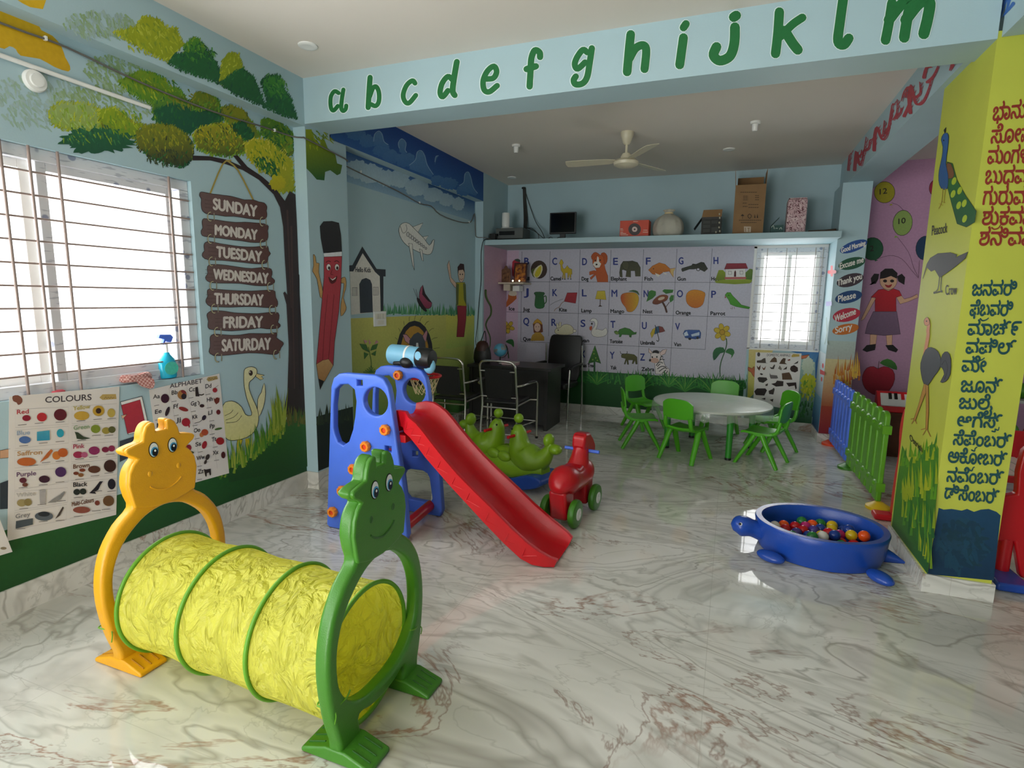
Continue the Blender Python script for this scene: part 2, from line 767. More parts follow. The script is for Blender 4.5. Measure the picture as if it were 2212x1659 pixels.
M_FLOOR = marble('polished_marble_tile')
M_SKIRT = marble('marble_skirting', .25, 1.3)
M_WALL = mat('light_blue_wall_paint', 'A6C0C7', .6, var=.03, vscale=2, bump=.05, bscale=120)
M_CEIL = mat('ceiling_paint', 'DDD6CC', .8, var=.02, vscale=1)
M_WHITE = mat('white_upvc', 'E9E9E6', .35, var=.02)
M_LIME = mat('lime_wall_paint', 'B9BF45', .55, var=.04, vscale=3)
M_ROD = mat('brown_grey_painted_steel', '8E7C74', .4, var=.03)
M_BLACK = mat('black_plastic', '141414', .45, var=.1)
M_PAPER = mat('paper', 'D9D3CC', .5, var=.02)


def film_material():
    """White frame still wrapped in printed protective film."""
    m = bpy.data.materials.new('frame_protective_film')
    m.use_nodes = True
    nt = m.node_tree
    b = nt.nodes['Principled BSDF']
    tc = nt.nodes.new('ShaderNodeTexCoord')
    v = nt.nodes.new('ShaderNodeTexVoronoi')
    v.inputs['Scale'].default_value = 11
    nt.links.new(tc.outputs['Object'], v.inputs['Vector'])
    r = nt.nodes.new('ShaderNodeValToRGB')
    e = r.color_ramp.elements
    e[0].position, e[0].color = .18, tuple(hexc('8E93A8')) + (1,)
    e[1].position, e[1].color = .24, tuple(hexc('D5D6DA')) + (1,)
    nt.links.new(v.outputs['Distance'], r.inputs['Fac'])
    w = nt.nodes.new('ShaderNodeTexNoise')
    w.inputs['Scale'].default_value = 38
    mp = nt.nodes.new('ShaderNodeMapping')
    mp.inputs['Scale'].default_value = (1, .25, 1.6)
    nt.links.new(tc.outputs['Object'], mp.inputs['Vector'])
    nt.links.new(mp.outputs['Vector'], w.inputs['Vector'])
    r2 = nt.nodes.new('ShaderNodeValToRGB')
    r2.color_ramp.elements[0].position = .33
    r2.color_ramp.elements[0].color = (.45, .46, .52, 1)
    r2.color_ramp.elements[1].position = .38
    r2.color_ramp.elements[1].color = (1, 1, 1, 1)
    nt.links.new(w.outputs['Fac'], r2.inputs['Fac'])
    mx = nt.nodes.new('ShaderNodeMix')
    mx.data_type = 'RGBA'
    mx.blend_type = 'MULTIPLY'
    mx.inputs['Factor'].default_value = .6
    nt.links.new(r.outputs['Color'], mx.inputs[6])
    nt.links.new(r2.outputs['Color'], mx.inputs[7])
    nt.links.new(mx.outputs[2], b.inputs['Base Color'])
    b.inputs['Roughness'].default_value = .3
    return m


def glass_material(name, tint=(.97, .985, 1)):
    m = bpy.data.materials.new(name)
    m.use_nodes = True
    nt = m.node_tree
    nt.nodes.remove(nt.nodes['Principled BSDF'])
    t = nt.nodes.new('ShaderNodeBsdfTransparent')
    t.inputs[0].default_value = tint + (1,)
    g = nt.nodes.new('ShaderNodeBsdfGlossy')
    g.inputs['Roughness'].default_value = .03
    mx = nt.nodes.new('ShaderNodeMixShader')
    mx.inputs[0].default_value = .06
    nt.links.new(t.outputs[0], mx.inputs[1])
    nt.links.new(g.outputs[0], mx.inputs[2])
    nt.links.new(mx.outputs[0], nt.nodes['Material Output'].inputs[0])
    return m


M_FILM = film_material()
M_GLASS = glass_material('window_glass')

# ---------------------------------------------------------------- the room
XL, XC, YB, ZCEIL = -3.14, -3.03, 7.535, 3.12
WY0, WY1, WZ0, WZ1 = 0.55, 2.60, 1.04, 2.235          # left window opening
BX0, BX1, BZ0, BZ1 = 0.236, 1.0, 0.996, 2.203          # back window opening
Y0 = -2.4

struct(MB().box(-3.34, -2.6, -.1, 5.6, 7.75, 0).build('floor', M_FLOOR))
struct(MB().box(-3.34, -2.6, ZCEIL, 5.6, 7.75, ZCEIL + .12).build('ceiling', M_CEIL))
wb = MB()
for y0, y1, z0, z1 in ((Y0, -2.05, 0, ZCEIL), (-.15, WY0, 0, ZCEIL), (WY1, YB, 0, ZCEIL), (WY0, WY1, 0, WZ0), (WY0, WY1, WZ1, ZCEIL), (-2.05, -.15, 0, WZ0), (-2.05, -.15, WZ1, ZCEIL)):
    wb.box(XL - .2, y0, z0, XL, y1, z1)
wall_left = struct(wb.build('wall_left', M_WALL))
wb = MB()
for x0, x1, z0, z1 in ((XL - .2, BX0, 0, ZCEIL), (BX1, 5.6, 0, ZCEIL), (BX0, BX1, 0, BZ0), (BX0, BX1, BZ1, ZCEIL)):
    wb.box(x0, YB, z0, x1, YB + .2, z1)
wall_back = struct(wb.build('wall_back', M_WALL))
wb = MB()
for x0, x1, z0, z1 in ((XL - .2, -2.5, 0, ZCEIL), (-.7, 5.6, 0, ZCEIL), (-2.5, -.7, 2.2, ZCEIL)):
    wb.box(x0, Y0 - .2, z0, x1, Y0, z1)
wall_front = struct(wb.build('wall_front', M_WALL))
wb = MB()
for y0, y1, z0, z1 in ((Y0, 3.9, 0, ZCEIL), (4.7, YB, 0, ZCEIL), (3.9, 4.7, 0, 1.2), (3.9, 4.7, 2.1, ZCEIL)):
    wb.box(5.4, y0, z0, 5.6, y1, z1)
wall_right = struct(wb.build('wall_right', M_WALL))

# beams and pillars
beam_left = struct(MB().box(XL, Y0, 2.79, XC, 3.496, ZCEIL).build('beam_left_near', M_WALL))
beam_blue = struct(MB().box(XL, 3.77, 2.77, XC, 6.70, ZCEIL).build('beam_left_far', M_WALL))
beam_cross = struct(MB().box(XL, 3.496, 2.805, 1.085, 3.77, ZCEIL).build('beam_cross', M_WALL))
beam_right = struct(MB().box(1.05, 3.77, 2.82, 1.36, YB, ZCEIL).build('beam_right_far', M_WALL))
beam_near = struct(MB().box(1.10, Y0, 2.81, 1.40, 3.496, ZCEIL).build('beam_right_near', M_WALL))
pillar_left = struct(MB().box(XL, 3.496, 0, XC, 3.97, 2.805).build('pillar_left', M_WALL))
pillar_corner = struct(MB().box(XL, 6.70, 0, XC, YB, ZCEIL).build('pillar_corner', M_WALL))
pillar_lime = struct(MB().box(1.085, 3.5, 0, 1.378, 4.22, 2.84).build('pillar_lime', M_LIME))
pillar_far = struct(MB().box(1.005, 7.0, 0, 1.28, YB, 2.82).build('pillar_far', M_WALL))
struct(MB().box(XC, 6.76, 2.235, 1.005, YB, 2.30).build('trim_1', M_WALL, bevel=.004))     # loft slab over the alphabet wall

sk = MB().box(XL, Y0, 0, XL + .012, 3.49, .14).box(XC, 3.496, 0, XC + .012, 3.975, .14).box(XL + .012, 3.484, 0, XC + .012, 3.496, .14)
sk.box(XL, 3.975, 0, XL + .012, 6.688, .12).box(XL, 6.688, 0, XC + .012, 6.70, .12).box(XC, 6.70, 0, XC + .012, YB, .11)
struct(sk.build('baseboard_left', M_SKIRT))
struct(MB().box(XC + .012, YB - .012, 0, 1.0, YB, .105).box(1.28, YB - .012, 0, 5.4, YB, .105).build('baseboard_back', M_SKIRT))
struct(MB().box(.993, 7.0, 0, 1.005, YB - .012, .105).box(.993, 6.988, 0, 1.28, 7.0, .105).build('baseboard_right', M_SKIRT))
struct(MB().box(1.071, 3.5, 0, 1.085, 4.22, .1).box(1.071, 3.486, 0, 1.392, 3.5, .1).box(1.378, 3.5, 0, 1.392, 4.22, .1).build('trim_2', M_SKIRT))

# ---- left window: sliding frame, grille, glass
win = MB()
win.box(-3.25, WY0, WZ0, -3.17, WY1, WZ0 + .06).box(-3.25, WY0, WZ1 - .06, -3.17, WY1, WZ1)
win.box(-3.25, WY0, WZ0 + .06, -3.17, WY0 + .06, WZ1 - .06).box(-3.25, WY1 - .06, WZ0 + .06, -3.17, WY1, WZ1 - .06)
w1 = struct(win.build('window_1', M_FILM, bevel=.004))


def sash(y0, y1, x, m, parent):
    s = MB()
    z0, z1, t = WZ0 + .055, WZ1 - .055, .045
    s.box(x - .03, y0, z0, x, y0 + t, z1).box(x - .03, y1 - t, z0, x, y1, z1)
    s.box(x - .03, y0 + t, z0, x, y1 - t, z0 + t).box(x - .03, y0 + t, z1 - t, x, y1 - t, z1)
    q = s.build('sash', m, parent, bevel=.003)
    MB().box(x - .017, y0 + t, z0 + t, x - .013, y1 - t, z1 - t).build('pane', M_GLASS, q)


sash(1.785, 2.50, -3.18, M_FILM, w1)
sash(.61, 1.775, -3.215, M_WHITE, w1)
g = MB()
for i in range(10):
    z = 1.147 + i * .1078
    g.cyl((-3.16, WY0 + .01, z), (-3.16, WY1 - .01, z), .0052, n=8)
for y in (.62, .75, 1.2, 1.32, 1.635, 1.748, 1.873, 2.462):
    g.cyl((-3.152, y, WZ0), (-3.152, y, WZ1), .0068, n=8)
g.build('grille', M_ROD, w1, smooth=50)

# ---- back window
win = MB()
y0, y1 = YB - .01, YB + .06
win.box(BX0, y0, BZ0, BX1, y1, BZ0 + .06).box(BX0, y0, BZ1 - .05, BX1, y1, BZ1)
win.box(BX0, y0, BZ0 + .06, BX0 + .05, y1, BZ1 - .05).box(BX1 - .08, y0, BZ0 + .06, BX1, y1, BZ1 - .05)
w2 = struct(win.build('window_2', M_FILM, bevel=.004))
for x0, x1, y in ((BX0 + .05, .625, YB + .05), (.585, BX1 - .08, YB + .025)):
    s = MB()
    z0, z1, t = BZ0 + .06, BZ1 - .05, .04
    s.box(x0, y - .02, z0, x0 + t, y, z1).box(x1 - t, y - .02, z0, x1, y, z1).box(x0 + t, y - .02, z0, x1 - t, y, z0 + t).box(x0 + t, y - .02, z1 - t, x1 - t, y, z1)
    q = s.build('sash', M_WHITE, w2, bevel=.003)
    MB().box(x0 + t, y - .012, z0 + t, x1 - t, y - .009, z1 - t).build('pane', M_GLASS, q)
g = MB()
for i in range(10):
    z = 1.118 + i * .107
    g.cyl((BX0 + .01, YB - .02, z), (BX1 - .03, YB - .02, z), .004, n=8)
for x in (.352, .56, .669, .867, .945):
    g.cyl((x, YB - .028, BZ0 + .005), (x, YB - .028, BZ1 - .005), .005, n=8)
g.build('grille', mat('grey_white_painted_steel', 'B5ADA6', .4, var=.02), w2, smooth=50)
# white band of plaster framing the window
struct(MB().box(BX0 - .03, YB - .006, BZ0 - .01, BX0, YB, BZ1 + .02).box(BX0 - .03, YB - .006, BZ0 - .02, BX1, YB, BZ0).box(BX0 - .03, YB - .006, BZ1, BX1, YB, 2.235).build('trim_3', mat('white_plaster', 'E6E2DE', .6, var=.02)))


# ---------------------------------------------------------------- painted walls
class WP(Paint):
    """Paint with rectangles given in wall coordinates (horizontal, height)."""
    def wrect(s, a0, z0, a1, z1, col, col2=None, nz=6):
        c1, c0 = hexc(col), hexc(col2 or col)
        k = len(s.v)
        for i in range(nz + 1):
            t = i / nz
            z = z0 + (z1 - z0) * t
            for a in (a0, a1):
                s.v.append((a, z, s.k, 1))
                s.c.append([p + (q - p) * t for p, q in zip(c0, c1)])
        s.f += [(k + 2 * i, k + 2 * i + 1, k + 2 * i + 3, k + 2 * i + 2) for i in range(nz)]
        s.k += 1
        return s

    def tx(s, m, t, base, h, col, bold=0, slant=0):
        (x0, y0), (x1, y1) = m(base)
        (ax, ay), (bx, by) = m('0 0 0 1')
        return s.text(t, x0, y0, x1, y1, h * (by - ay), col, bold, slant)

    def o(s, m, pts, col, w=.9, closed=True, sm=3):
        return s.line(m(pts), w, col, sm=sm, closed=closed)

    def p(s, m, pts, col, col2=None, sm=3, out=None, w=.9):
        q = m(pts)
        s.poly(q, col, col2, sm=sm)
        if out: s.line(q, w, out, sm=max(sm, 1), closed=True)
        return s

    def e(s, m, c, rx, ry, col, col2=None, rot=0, out=None, w=.8):
        (x, y), = m(c)
        (ax, ay), (bx, by) = m('0 0 0 1')
        k = by - ay
        s.ell(x, y, rx * k, ry * k, col, col2, rot)
        if out:
            pts = [(x + rx * k * math.cos(t) * math.cos(rot) - ry * k * math.sin(t) * math.sin(rot), y + rx * k * math.cos(t) * math.sin(rot) + ry * k * math.sin(t) * math.cos(rot)) for t in [2 * PI * i / 20 for i in range(20)]]
            s.line(pts, w, out, sm=0, closed=True)
        return s


# --- left wall: tree, weekday boards, goose, book, grass
P = WP(0, XL, 1)
LG, MG, DG, OL, YE = '8FA014', '5E8C1C', '1D5A32', '6F7F1C', 'B9AE18'
P.wrect(-2.3, .14, 3.49, .43, '1F5A24', '1A4A20')
P.p(ZA, '0,70 60,90 180,125 240,150 260,190 330,225 385,290 410,360 440,415 430,450 340,420 250,370 130,350 100,310 60,290 0,300', 'D3AA10', 'C79C0C', sm=2)
P.dabs(80, 215, 110, 60, ['9DB4AE', '98B2A2', '94AE98', 'A0B6B2'], 260, 16, 5, 1.0)
P.dabs(215, 225, 110, 45, ['8BA57A', '93AC84', '98B094', '85A06A'], 260, 14, 5, 1.0)
P.dabs(240, 150, 60, 34, ['8BA57A', '98B094', '86A270'], 160, 12, 4.5, 1.0)
P.leafy(ZA('300,700 370,640 480,640 560,650 640,690 680,760 640,830 500,830 400,810 330,780'), ['94A865', 'A9B224', '93A01A', 'B5BD3A', '8A9A12'], ['8AA040', 'A9B224', '93A01A', 'B5BD3A', '8A9A12'])
P.dabs(165, 250, 55, 25, ['7E9C2C', '8FAF3C', '9FB86A'], 60, 12, 3, 1.2)
P.leafy(ZA('740,510 780,490 880,440 960,455 1040,500 1070,550 1120,550 1160,600 1190,650 1000,640 960,650 850,600'), ['7E9A20', '5E8C1C', '6F9A28', '4E8A28', '7EA02A'], ['53801C', '5E8C1C', '6F9A28', '4E8A28', '7EA02A'])
P.dabs(325, 185, 60, 28, ['8FA014', '5E8C1C', '3F7A22', 'A3B12A'], 60, 12, 3, 1.1)
P.leafy(ZA('960,650 1050,600 1120,560 1180,640 1220,620 1290,580 1370,620 1410,720 1400,770 1300,770 1240,790 1190,840 1100,790 1010,790 965,740'), ['5E8C1C', '5E8C1C', '6F9A28', '4E8A28', '7EA02A'], ['1C5636', '1D5A32', '1E6030', '2A6E3A', '174C34'])
P.leafy(ZA('970,690 1080,650 1190,680 1280,690 1390,730 1300,790 1230,800 1190,840 1100,800 1010,790'), ['1C5636', '1D5A32', '1E6030', '2A6E3A', '174C34'], ['17503A', '1D5A32', '1E6030', '2A6E3A', '174C34'])
P.dabs(410, 215, 50, 22, ['7F7F1C', '8A8A24', '6F7F1C', '4F7020'], 50, 10, 3, 1.0)
P.leafy(ZA('1190,640 1240,580 1300,590 1370,640 1380,700 1300,680 1220,690'), ['75851C', '7E821A', '92901C', '6F7F1C', '5B6A20'], ['4F6A20', '5E8C1C', '6F9A28', '4E8A28', '7EA02A'])
P.leafy(ZA('1390,680 1450,660 1530,690 1580,760 1640,860 1560,890 1470,830 1400,720'), ['92901C', '7E821A', '92901C', '6F7F1C', '5B6A20'], ['5E7A1E', '5E8C1C', '6F9A28', '4E8A28', '7EA02A'])
P.leafy(ZA('1450,790 1530,760 1600,850 1560,890 1480,840'), ['1F5A30', '1D5A32', '1E6030', '2A6E3A', '174C34'], ['1F5A30', '1D5A32', '1E6030', '2A6E3A', '174C34'])
P.leafy(ZA('1640,760 1680,740 1760,770 1840,840 1840,970 1780,980 1700,900 1640,830'), ['5C841C', '5E8C1C', '6F9A28', '4E8A28', '7EA02A'], ['1F5A2C', '1D5A32', '1E6030', '2A6E3A', '174C34'])
P.leafy(ZA('1740,840 1840,850 1840,970 1790,960'), ['7A961C', '5E8C1C', '6F9A28', '4E8A28', '7EA02A'], ['6C8A1C', '7E821A', '92901C', '6F7F1C', '5B6A20'])
P.leafy(ZA('620,690 720,670 780,720 850,770 900,780 830,870 700,860 630,790'), ['8AA018', 'A9B224', '93A01A', 'B5BD3A', '8A9A12'], ['6F8C1E', '7E821A', '92901C', '6F7F1C', '5B6A20'])
P.blob(213, 305, 78, 26, '23603A', '1D5038', .2, 60)
P.dabs(205, 290, 75, 22, ['1D5038', '2B6B45', '7D9A22', '3F7A44'], 70, 10, 3, 1.2)
P.dabs(270, 262, 45, 26, ['8AA018', '9DB020', '6F8C1E', '5E8C1C'], 60, 11, 3.4, 1.2)
P.leafy(ZA('850,850 900,790 1000,780 1090,790 1180,850 1220,920 1210,1000 1150,1050 1060,1030 950,990 870,930'), ['7E821A', '7E821A', '92901C', '6F7F1C', '5B6A20'], ['2C3624', '1D5A32', '1E6030', '2A6E3A', '174C34'])
P.dabs(355, 300, 55, 24, ['8A8A1C', '70781C', '5B6A20', '9A9A20'], 90, 8, 3, 1.3)
P.dabs(360, 338, 45, 18, ['2C3624', '35402A', '3C4A2A', '46502C'], 70, 8, 3, 1.3)
P.leafy(ZA('1210,850 1260,800 1350,780 1430,770 1450,820 1530,880 1540,960 1450,980 1330,970 1240,930'), ['A09A1C', 'A9B224', '93A01A', 'B5BD3A', '8A9A12'], ['4A5A20', '5E8C1C', '6F9A28', '4E8A28', '7EA02A'])
P.dabs(470, 290, 50, 26, ['B9A818', '8F901C', '5E701E', '3C5020'], 90, 8, 3, 1.2)
P.leafy(ZA('1540,900 1600,870 1700,890 1780,960 1840,1010 1850,1200 1740,1210 1750,1120 1640,1060 1560,990'), ['B0AE1C', 'B9AE18', 'C6BE3C', 'A8AA1E', 'CFC44A'], ['9C9E1C', 'A9B224', '93A01A', 'B5BD3A', '8A9A12'])
P.leafy(ZA('1600,1000 1680,990 1750,1050 1740,1110 1640,1060'), ['2F6A2A', '1D5A32', '1E6030', '2A6E3A', '174C34'], ['2F6A2A', '1D5A32', '1E6030', '2A6E3A', '174C34'])
P.dabs(580, 335, 42, 40, ['BDB51A', 'A8AA1E', '7C961E', 'C6BE3C', '4C7A24'], 110, 9, 3, 1.2)
P.dabs(605, 290, 26, 30, ['5C841C', '2F6A2A', '7A961C', '1F5A2C'], 60, 9, 3, 1.1)
# trunk and branches
P.p(ZB, '1730,400 1760,440 1790,380 1825,400 1835,600 1850,1000 1870,1350 1880,1659 1775,1659 1785,1350 1770,1080 1750,1010 1760,1000 1775,1020 1760,800 1750,600 1730,480 1690,400 1600,310 1500,250 1400,215 1300,190 1190,190 1190,160 1300,165 1400,185 1490,225 1440,160 1470,160 1530,230 1620,290 1700,360', '2E2324', '3A2A2A', sm=1)
P.p(ZC, '1990,-40 2098,-40 2100,200 2110,500 1950,440 1985,250', '3A2A2A', '2A2220', sm=1)
for a, b in (('1800,600 1820,1600', '4A3534'), ('1845,900 1850,1600', '241B1C'), ('1775,500 1800,1100', '4A3534')):
    P.line(ZB(a), 4, b, 2)
P.blob(600, 395, 18, 17, 'BDB51A', 'B0A41A', .2)
# rope and boards
P.line(ZB('1425,190 1375,215 1300,392'), 3.6, 'A38F45')
P.line(ZB('1400,190 1470,250 1565,435'), 3.4, 'A38F45')
BOARDS = ((ZD1, '95,240 115,205 200,215 320,240 420,250 520,265 650,280 800,320 900,345 1050,345 1150,380 1250,400 1300,470 1290,540 1300,600 1280,680 1180,700 1000,685 850,660 700,640 550,640 400,615 250,605 150,550 125,470 120,400 125,330 95,280', 'SUNDAY', '340,512 1120,648', 205),
          (ZD1, '140,720 170,680 250,690 400,705 550,730 750,750 900,745 1050,755 1250,775 1325,820 1310,900 1320,960 1300,1070 1180,1110 1000,1105 850,1080 650,1060 450,1030 250,1010 140,985 120,900 150,850 140,780', 'MONDAY', '372,968 1125,1062', 185),
          (ZD1, '180,1130 230,1095 330,1100 450,1130 650,1160 850,1185 1050,1190 1180,1180 1290,1170 1325,1210 1330,1260 1365,1310 1320,1370 1310,1450 1240,1490 1080,1490 900,1470 700,1450 500,1430 250,1420 150,1370 145,1300 180,1260 170,1190', 'TUESDAY', '400,1365 1205,1458', 195),
          (ZD2, '140,0 170,-60 300,-70 500,-50 700,-20 900,0 1100,-20 1230,10 1245,100 1235,150 1290,200 1270,260 1150,295 950,290 700,255 450,250 200,240 115,180 120,130 150,80', 'WEDNESDAY', '250,178 1180,255', 180),
          (ZD2, '140,380 190,345 300,355 500,370 700,380 900,385 1050,375 1270,370 1300,430 1310,500 1340,560 1330,650 1200,670 1000,655 800,650 550,660 350,655 200,650 125,590 120,530 150,470', 'THURSDAY', '265,602 1095,628', 190),
          (ZD2, '140,770 220,720 330,720 450,730 600,755 800,765 1000,770 1200,750 1350,755 1365,850 1345,920 1385,960 1350,1020 1150,1030 1050,1015 850,1040 550,1065 350,1050 180,1035 150,970 160,900 140,830', 'FRIDAY', '420,1012 1085,1002', 195),
          (ZD2, '190,1170 250,1120 400,1130 550,1140 700,1135 850,1110 1000,1110 1200,1110 1330,1095 1320,1180 1420,1250 1440,1290 1400,1350 1360,1440 1280,1470 1100,1450 850,1440 650,1460 450,1480 250,1485 170,1420 190,1340 190,1250', 'SATURDAY', '395,1408 1220,1380', 205))
for i, (m, pts, word, base, h) in enumerate(BOARDS):
    P.poly(m(pts), '6A5553', '5A3A36', sm=2, horiz=True)
    P.line(m(pts), 1.1, '2A2022', sm=2, closed=True)
    b = m(base)
    for k in range(3):
        q = [(b[0][0] - 18 + 10 * j, b[0][1] - 20 + k * 8 + (b[1][1] - b[0][1]) * j / 12) for j in range(5)]
        P.line(q, .7, '45302E', .3)
    P.tx(m, word, base, h, 'CFC7C0', bold=1.35)
for m, cs in ((ZD1, '285,645 1215,735 290,1045 1220,1135 310,1450 1250,1510'), (ZD2, '235,295 1205,315 260,685 1240,705 310,1080 1265,1040 320,1520 1310,1470')):
    for x, y in m(cs):
        q = [(x + 6 * math.cos(t) * (1.0 if x < 500 else .8), y + 9.5 * math.sin(t)) for t in [-2.6 - 3.6 * j / 10 + 1.2 for j in range(11)]]
        P.line(q, 2.6, '3A3526', sm=0)
        P.line(q, 1.5, 'C9C29A', sm=0)
        P.line([(x + 8, y - 7), (x + 8.5, y + 7)], 2.2, '8F8C78', sm=0)
# goose
P.p(ZC, '1775,330 1800,280 1820,215 1830,290 1815,380 1780,450', 'DCD7A8', sm=2, out='2E2A22', w=1.1)
P.p(ZC, '1690,600 1720,595 1715,680 1725,760 1700,720', 'B9AA1C', sm=1)
P.p(ZC, '1635,605 1672,605 1650,700 1640,770 1622,770', 'C4B420', sm=1, out='4A4A20', w=.7)
P.p(ZC, '1680,150 1690,115 1730,103 1765,115 1770,150 1740,190 1718,210 1718,260 1745,330 1775,400 1782,470 1760,540 1700,590 1620,610 1570,605 1535,560 1530,490 1535,370 1575,340 1620,345 1665,380 1690,430 1722,440 1735,420 1700,320 1682,230', 'DAD6AC', 'CFCB88', sm=2, out='2E2A22', w=1.2)
P.p(ZC, '1768,150 1822,162 1800,170 1815,185 1795,195 1762,170', 'D9C98C', sm=1, out='2E2A22')
P.e(ZC, '1728,146', 14, 19, '3A2A22')
P.e(ZC, '1722,140', 4, 5, 'E8E4D8')
for q in ('1550,440 1590,420 1605,400', '1555,470 1610,450 1640,420', '1560,490 1630,480 1665,440'):
    P.o(ZC, q, '2E2A22', 1.0, closed=False)
# standing grass
for k in range(3):
    P.grass(ZC('1500,800')[0], ZC('2118,600')[0], 34 + 12 * k, ['2F6A22', '3E7A24', '5E8A22', '1F5A22', '7C9A2A'], 70, 5, .25, 30)
P.p(ZC, '1560,830 1620,760 1700,730 1800,680 1900,560 1960,470 2030,450 2110,430 2118,790 1580,900', '2F6426', '1A4620', sm=1)
P.grass(ZC('1600,800')[0], ZC('1960,520')[0], 60, ['7C9A2A', '5E8A22', '95A63C', '3E7A24'], 60, 5, .22, 20)
P.grass(ZC('1880,520')[0], ZC('1960,470')[0], 85, ['8A9A2A', '6E8A22', '95A63C'], 26, 5, .15, 20)
P.grass(ZC('1980,470')[0], ZC('2112,470')[0], 40, ['5B5A22', '3E5A24', '6B6A2A'], 26, 5, .2, 14)
# reader's book and clothes behind the posters
P.p(ZC, '830,345 978,306 1030,535 884,570', 'E0DFDB', sm=0, out='22262B', w=1.3)
P.p(ZC, '836,368 965,330 1008,528 878,563', 'B23540', 'A52F3C', sm=0, out='5A1A22')
P.p(ZC, '835,440 875,430 845,465', 'D9B08C', sm=1, out='2A2A2A')
P.p(ZC, '825,615 950,575 965,690 825,760', '343D46', sm=1)
P.p(ZC, '0,905 70,880 70,1080 0,1085', '2F3840', sm=0)
P.p(ZC, '0,680 70,668 70,728 0,735', 'C69A78', sm=0, out='20201E')
P.build('tree_and_weekday_boards_mural', wall_left, 'painted tree with hanging weekday boards, goose and grass')

# --- near left beam: leaves, yellow paint
P = WP(0, XC, 1)
P.p(ZA, '110,0 290,0 270,58 190,45 140,20', 'D3AA10', sm=1)
P.dabs(215, 50, 80, 28, ['9DB4AE', '98B2A2', '90AA88', '8AA578'], 200, 14, 4.5, 1.1)
P.leafy(ZA('720,200 850,170 900,100 1000,120 1050,180 1110,170 1130,240 1160,280 1100,330 1060,385 960,340 850,280'), ['9DA618', 'A9B224', '93A01A', 'B5BD3A', '8A9A12'], ['8A9A12', 'A9B224', '93A01A', 'B5BD3A', '8A9A12'])
P.dabs(325, 80, 62, 34, ['9DA618', 'A9B224', '7E9420', 'B5BD3A'], 90, 12, 3.5, 1.1)
P.leafy(ZA('1160,290 1210,235 1250,240 1310,340 1370,400 1300,360 1160,340'), ['4E8A28', '5E8C1C', '6F9A28', '4E8A28', '7EA02A'], ['2F7028', '1D5A32', '1E6030', '2A6E3A', '174C34'])
P.leafy(ZA('1060,390 1100,340 1200,330 1310,340 1380,430 1390,520 1290,490 1150,440'), ['1E6030', '1D5A32', '1E6030', '2A6E3A', '174C34'], ['1C5830', '1D5A32', '1E6030', '2A6E3A', '174C34'])
P.leafy(ZA('1385,520 1400,380 1440,330 1500,340 1530,430 1480,540'), ['93A01A', 'A9B224', '93A01A', 'B5BD3A', '8A9A12'], ['84981A', 'A9B224', '93A01A', 'B5BD3A', '8A9A12'])
P.leafy(ZA('1380,520 1480,450 1530,430 1600,490 1670,670 1600,640 1480,590'), ['1E5E2E', '1D5A32', '1E6030', '2A6E3A', '174C34'], ['1B5630', '1D5A32', '1E6030', '2A6E3A', '174C34'])
P.leafy(ZA('1640,510 1690,470 1760,475 1790,560 1840,640 1780,640 1680,620'), ['3F8430', '1D5A32', '1E6030', '2A6E3A', '174C34'], ['2E742C', '1D5A32', '1E6030', '2A6E3A', '174C34'])
P.leafy(ZA('1675,670 1680,620 1760,600 1830,640 1868,745 1770,718'), ['1E5E2E', '1D5A32', '1E6030', '2A6E3A', '174C34'], ['1E5E2E', '1D5A32', '1E6030', '2A6E3A', '174C34'])
P.dabs(430, 112, 34, 22, ['3F8430', '5E9A38', '1E6030'], 40, 9, 3, 1.1)
P.dabs(597, 190, 24, 22, ['3F8430', '1E5E2E', '59963A'], 40, 8, 3, 1.1)
P.build('painted_leaves', beam_left)

# --- left pillar: laughing pencil
P = WP(0, XC, 1)
P.wrect(3.5, .15, 3.965, .60, '20302A', '16201E')
P.grass((684, 912), (757, 905), 38, ['2E3E2C', '26352B', '3A4A32'], 26, 5, .15, 8)
P.p(ZF, '55,80 90,80 105,130 140,170 145,140 165,140 185,190 230,230 240,280 270,290 260,340 240,350 200,320 170,330 165,380 120,375 90,340 60,310', '8C9A12', '1F5A28', sm=1)
P.dabs(688, 300, 26, 20, ['8C9A12', '9FAC1E', '6F8A18'], 40, 9, 3, 1.0)
P.p(ZF, '100,815 113,830 118,865 135,868 132,920 150,1000 158,1060 140,1065 122,960 96,915 102,880', 'C39A5C', sm=2, out='3A2A1C')
P.p(ZF, '262,960 285,948 294,975 290,1020 277,1070 294,1125 285,1155 262,1178 262,1110 275,1040 280,985 266,985', 'C39A5C', sm=2, out='3A2A1C')
P.p(ZF, '140,650 160,622 210,620 250,630 262,700 268,800 160,805 145,720', '2A2A2B', '1E1E20', sm=1, out='111111')
P.p(ZF, '160,808 268,798 268,828 165,832', 'E4E4E8', sm=0, out='333333', w=.6)
P.p(ZF, '163,830 268,826 262,1000 250,1150 225,1330 217,1468 190,1430 155,1440 118,1462 130,1330 150,1100 163,950', 'B83C46', 'A83640', sm=0, out='3A1418')
P.p(ZF, '118,1460 155,1437 190,1430 217,1467 165,1562 130,1545', 'C59C66', 'A87A48', sm=0, out='3A2A1C', w=.7)
P.p(ZF, '130,1545 164,1560 140,1612', '1C1C1C', sm=0)
P.o(ZF, '185,1050 165,1250 155,1435', '6E1E28', .9, closed=False)
P.o(ZF, '222,1050 205,1250 190,1430', '6E1E28', .9, closed=False)
for c in ('190,890', '239,890'):
    P.e(ZF, c, 13, 19, 'EDE6E0', out='2A1A1A')
for c in ('193,895', '241,895'):
    P.e(ZF, c, 7, 10, '2A1614')
P.o(ZF, '175,862 188,853 202,858', '3A1014', 1.3, closed=False)
P.o(ZF, '225,858 238,852 252,862', '3A1014', 1.3, closed=False)
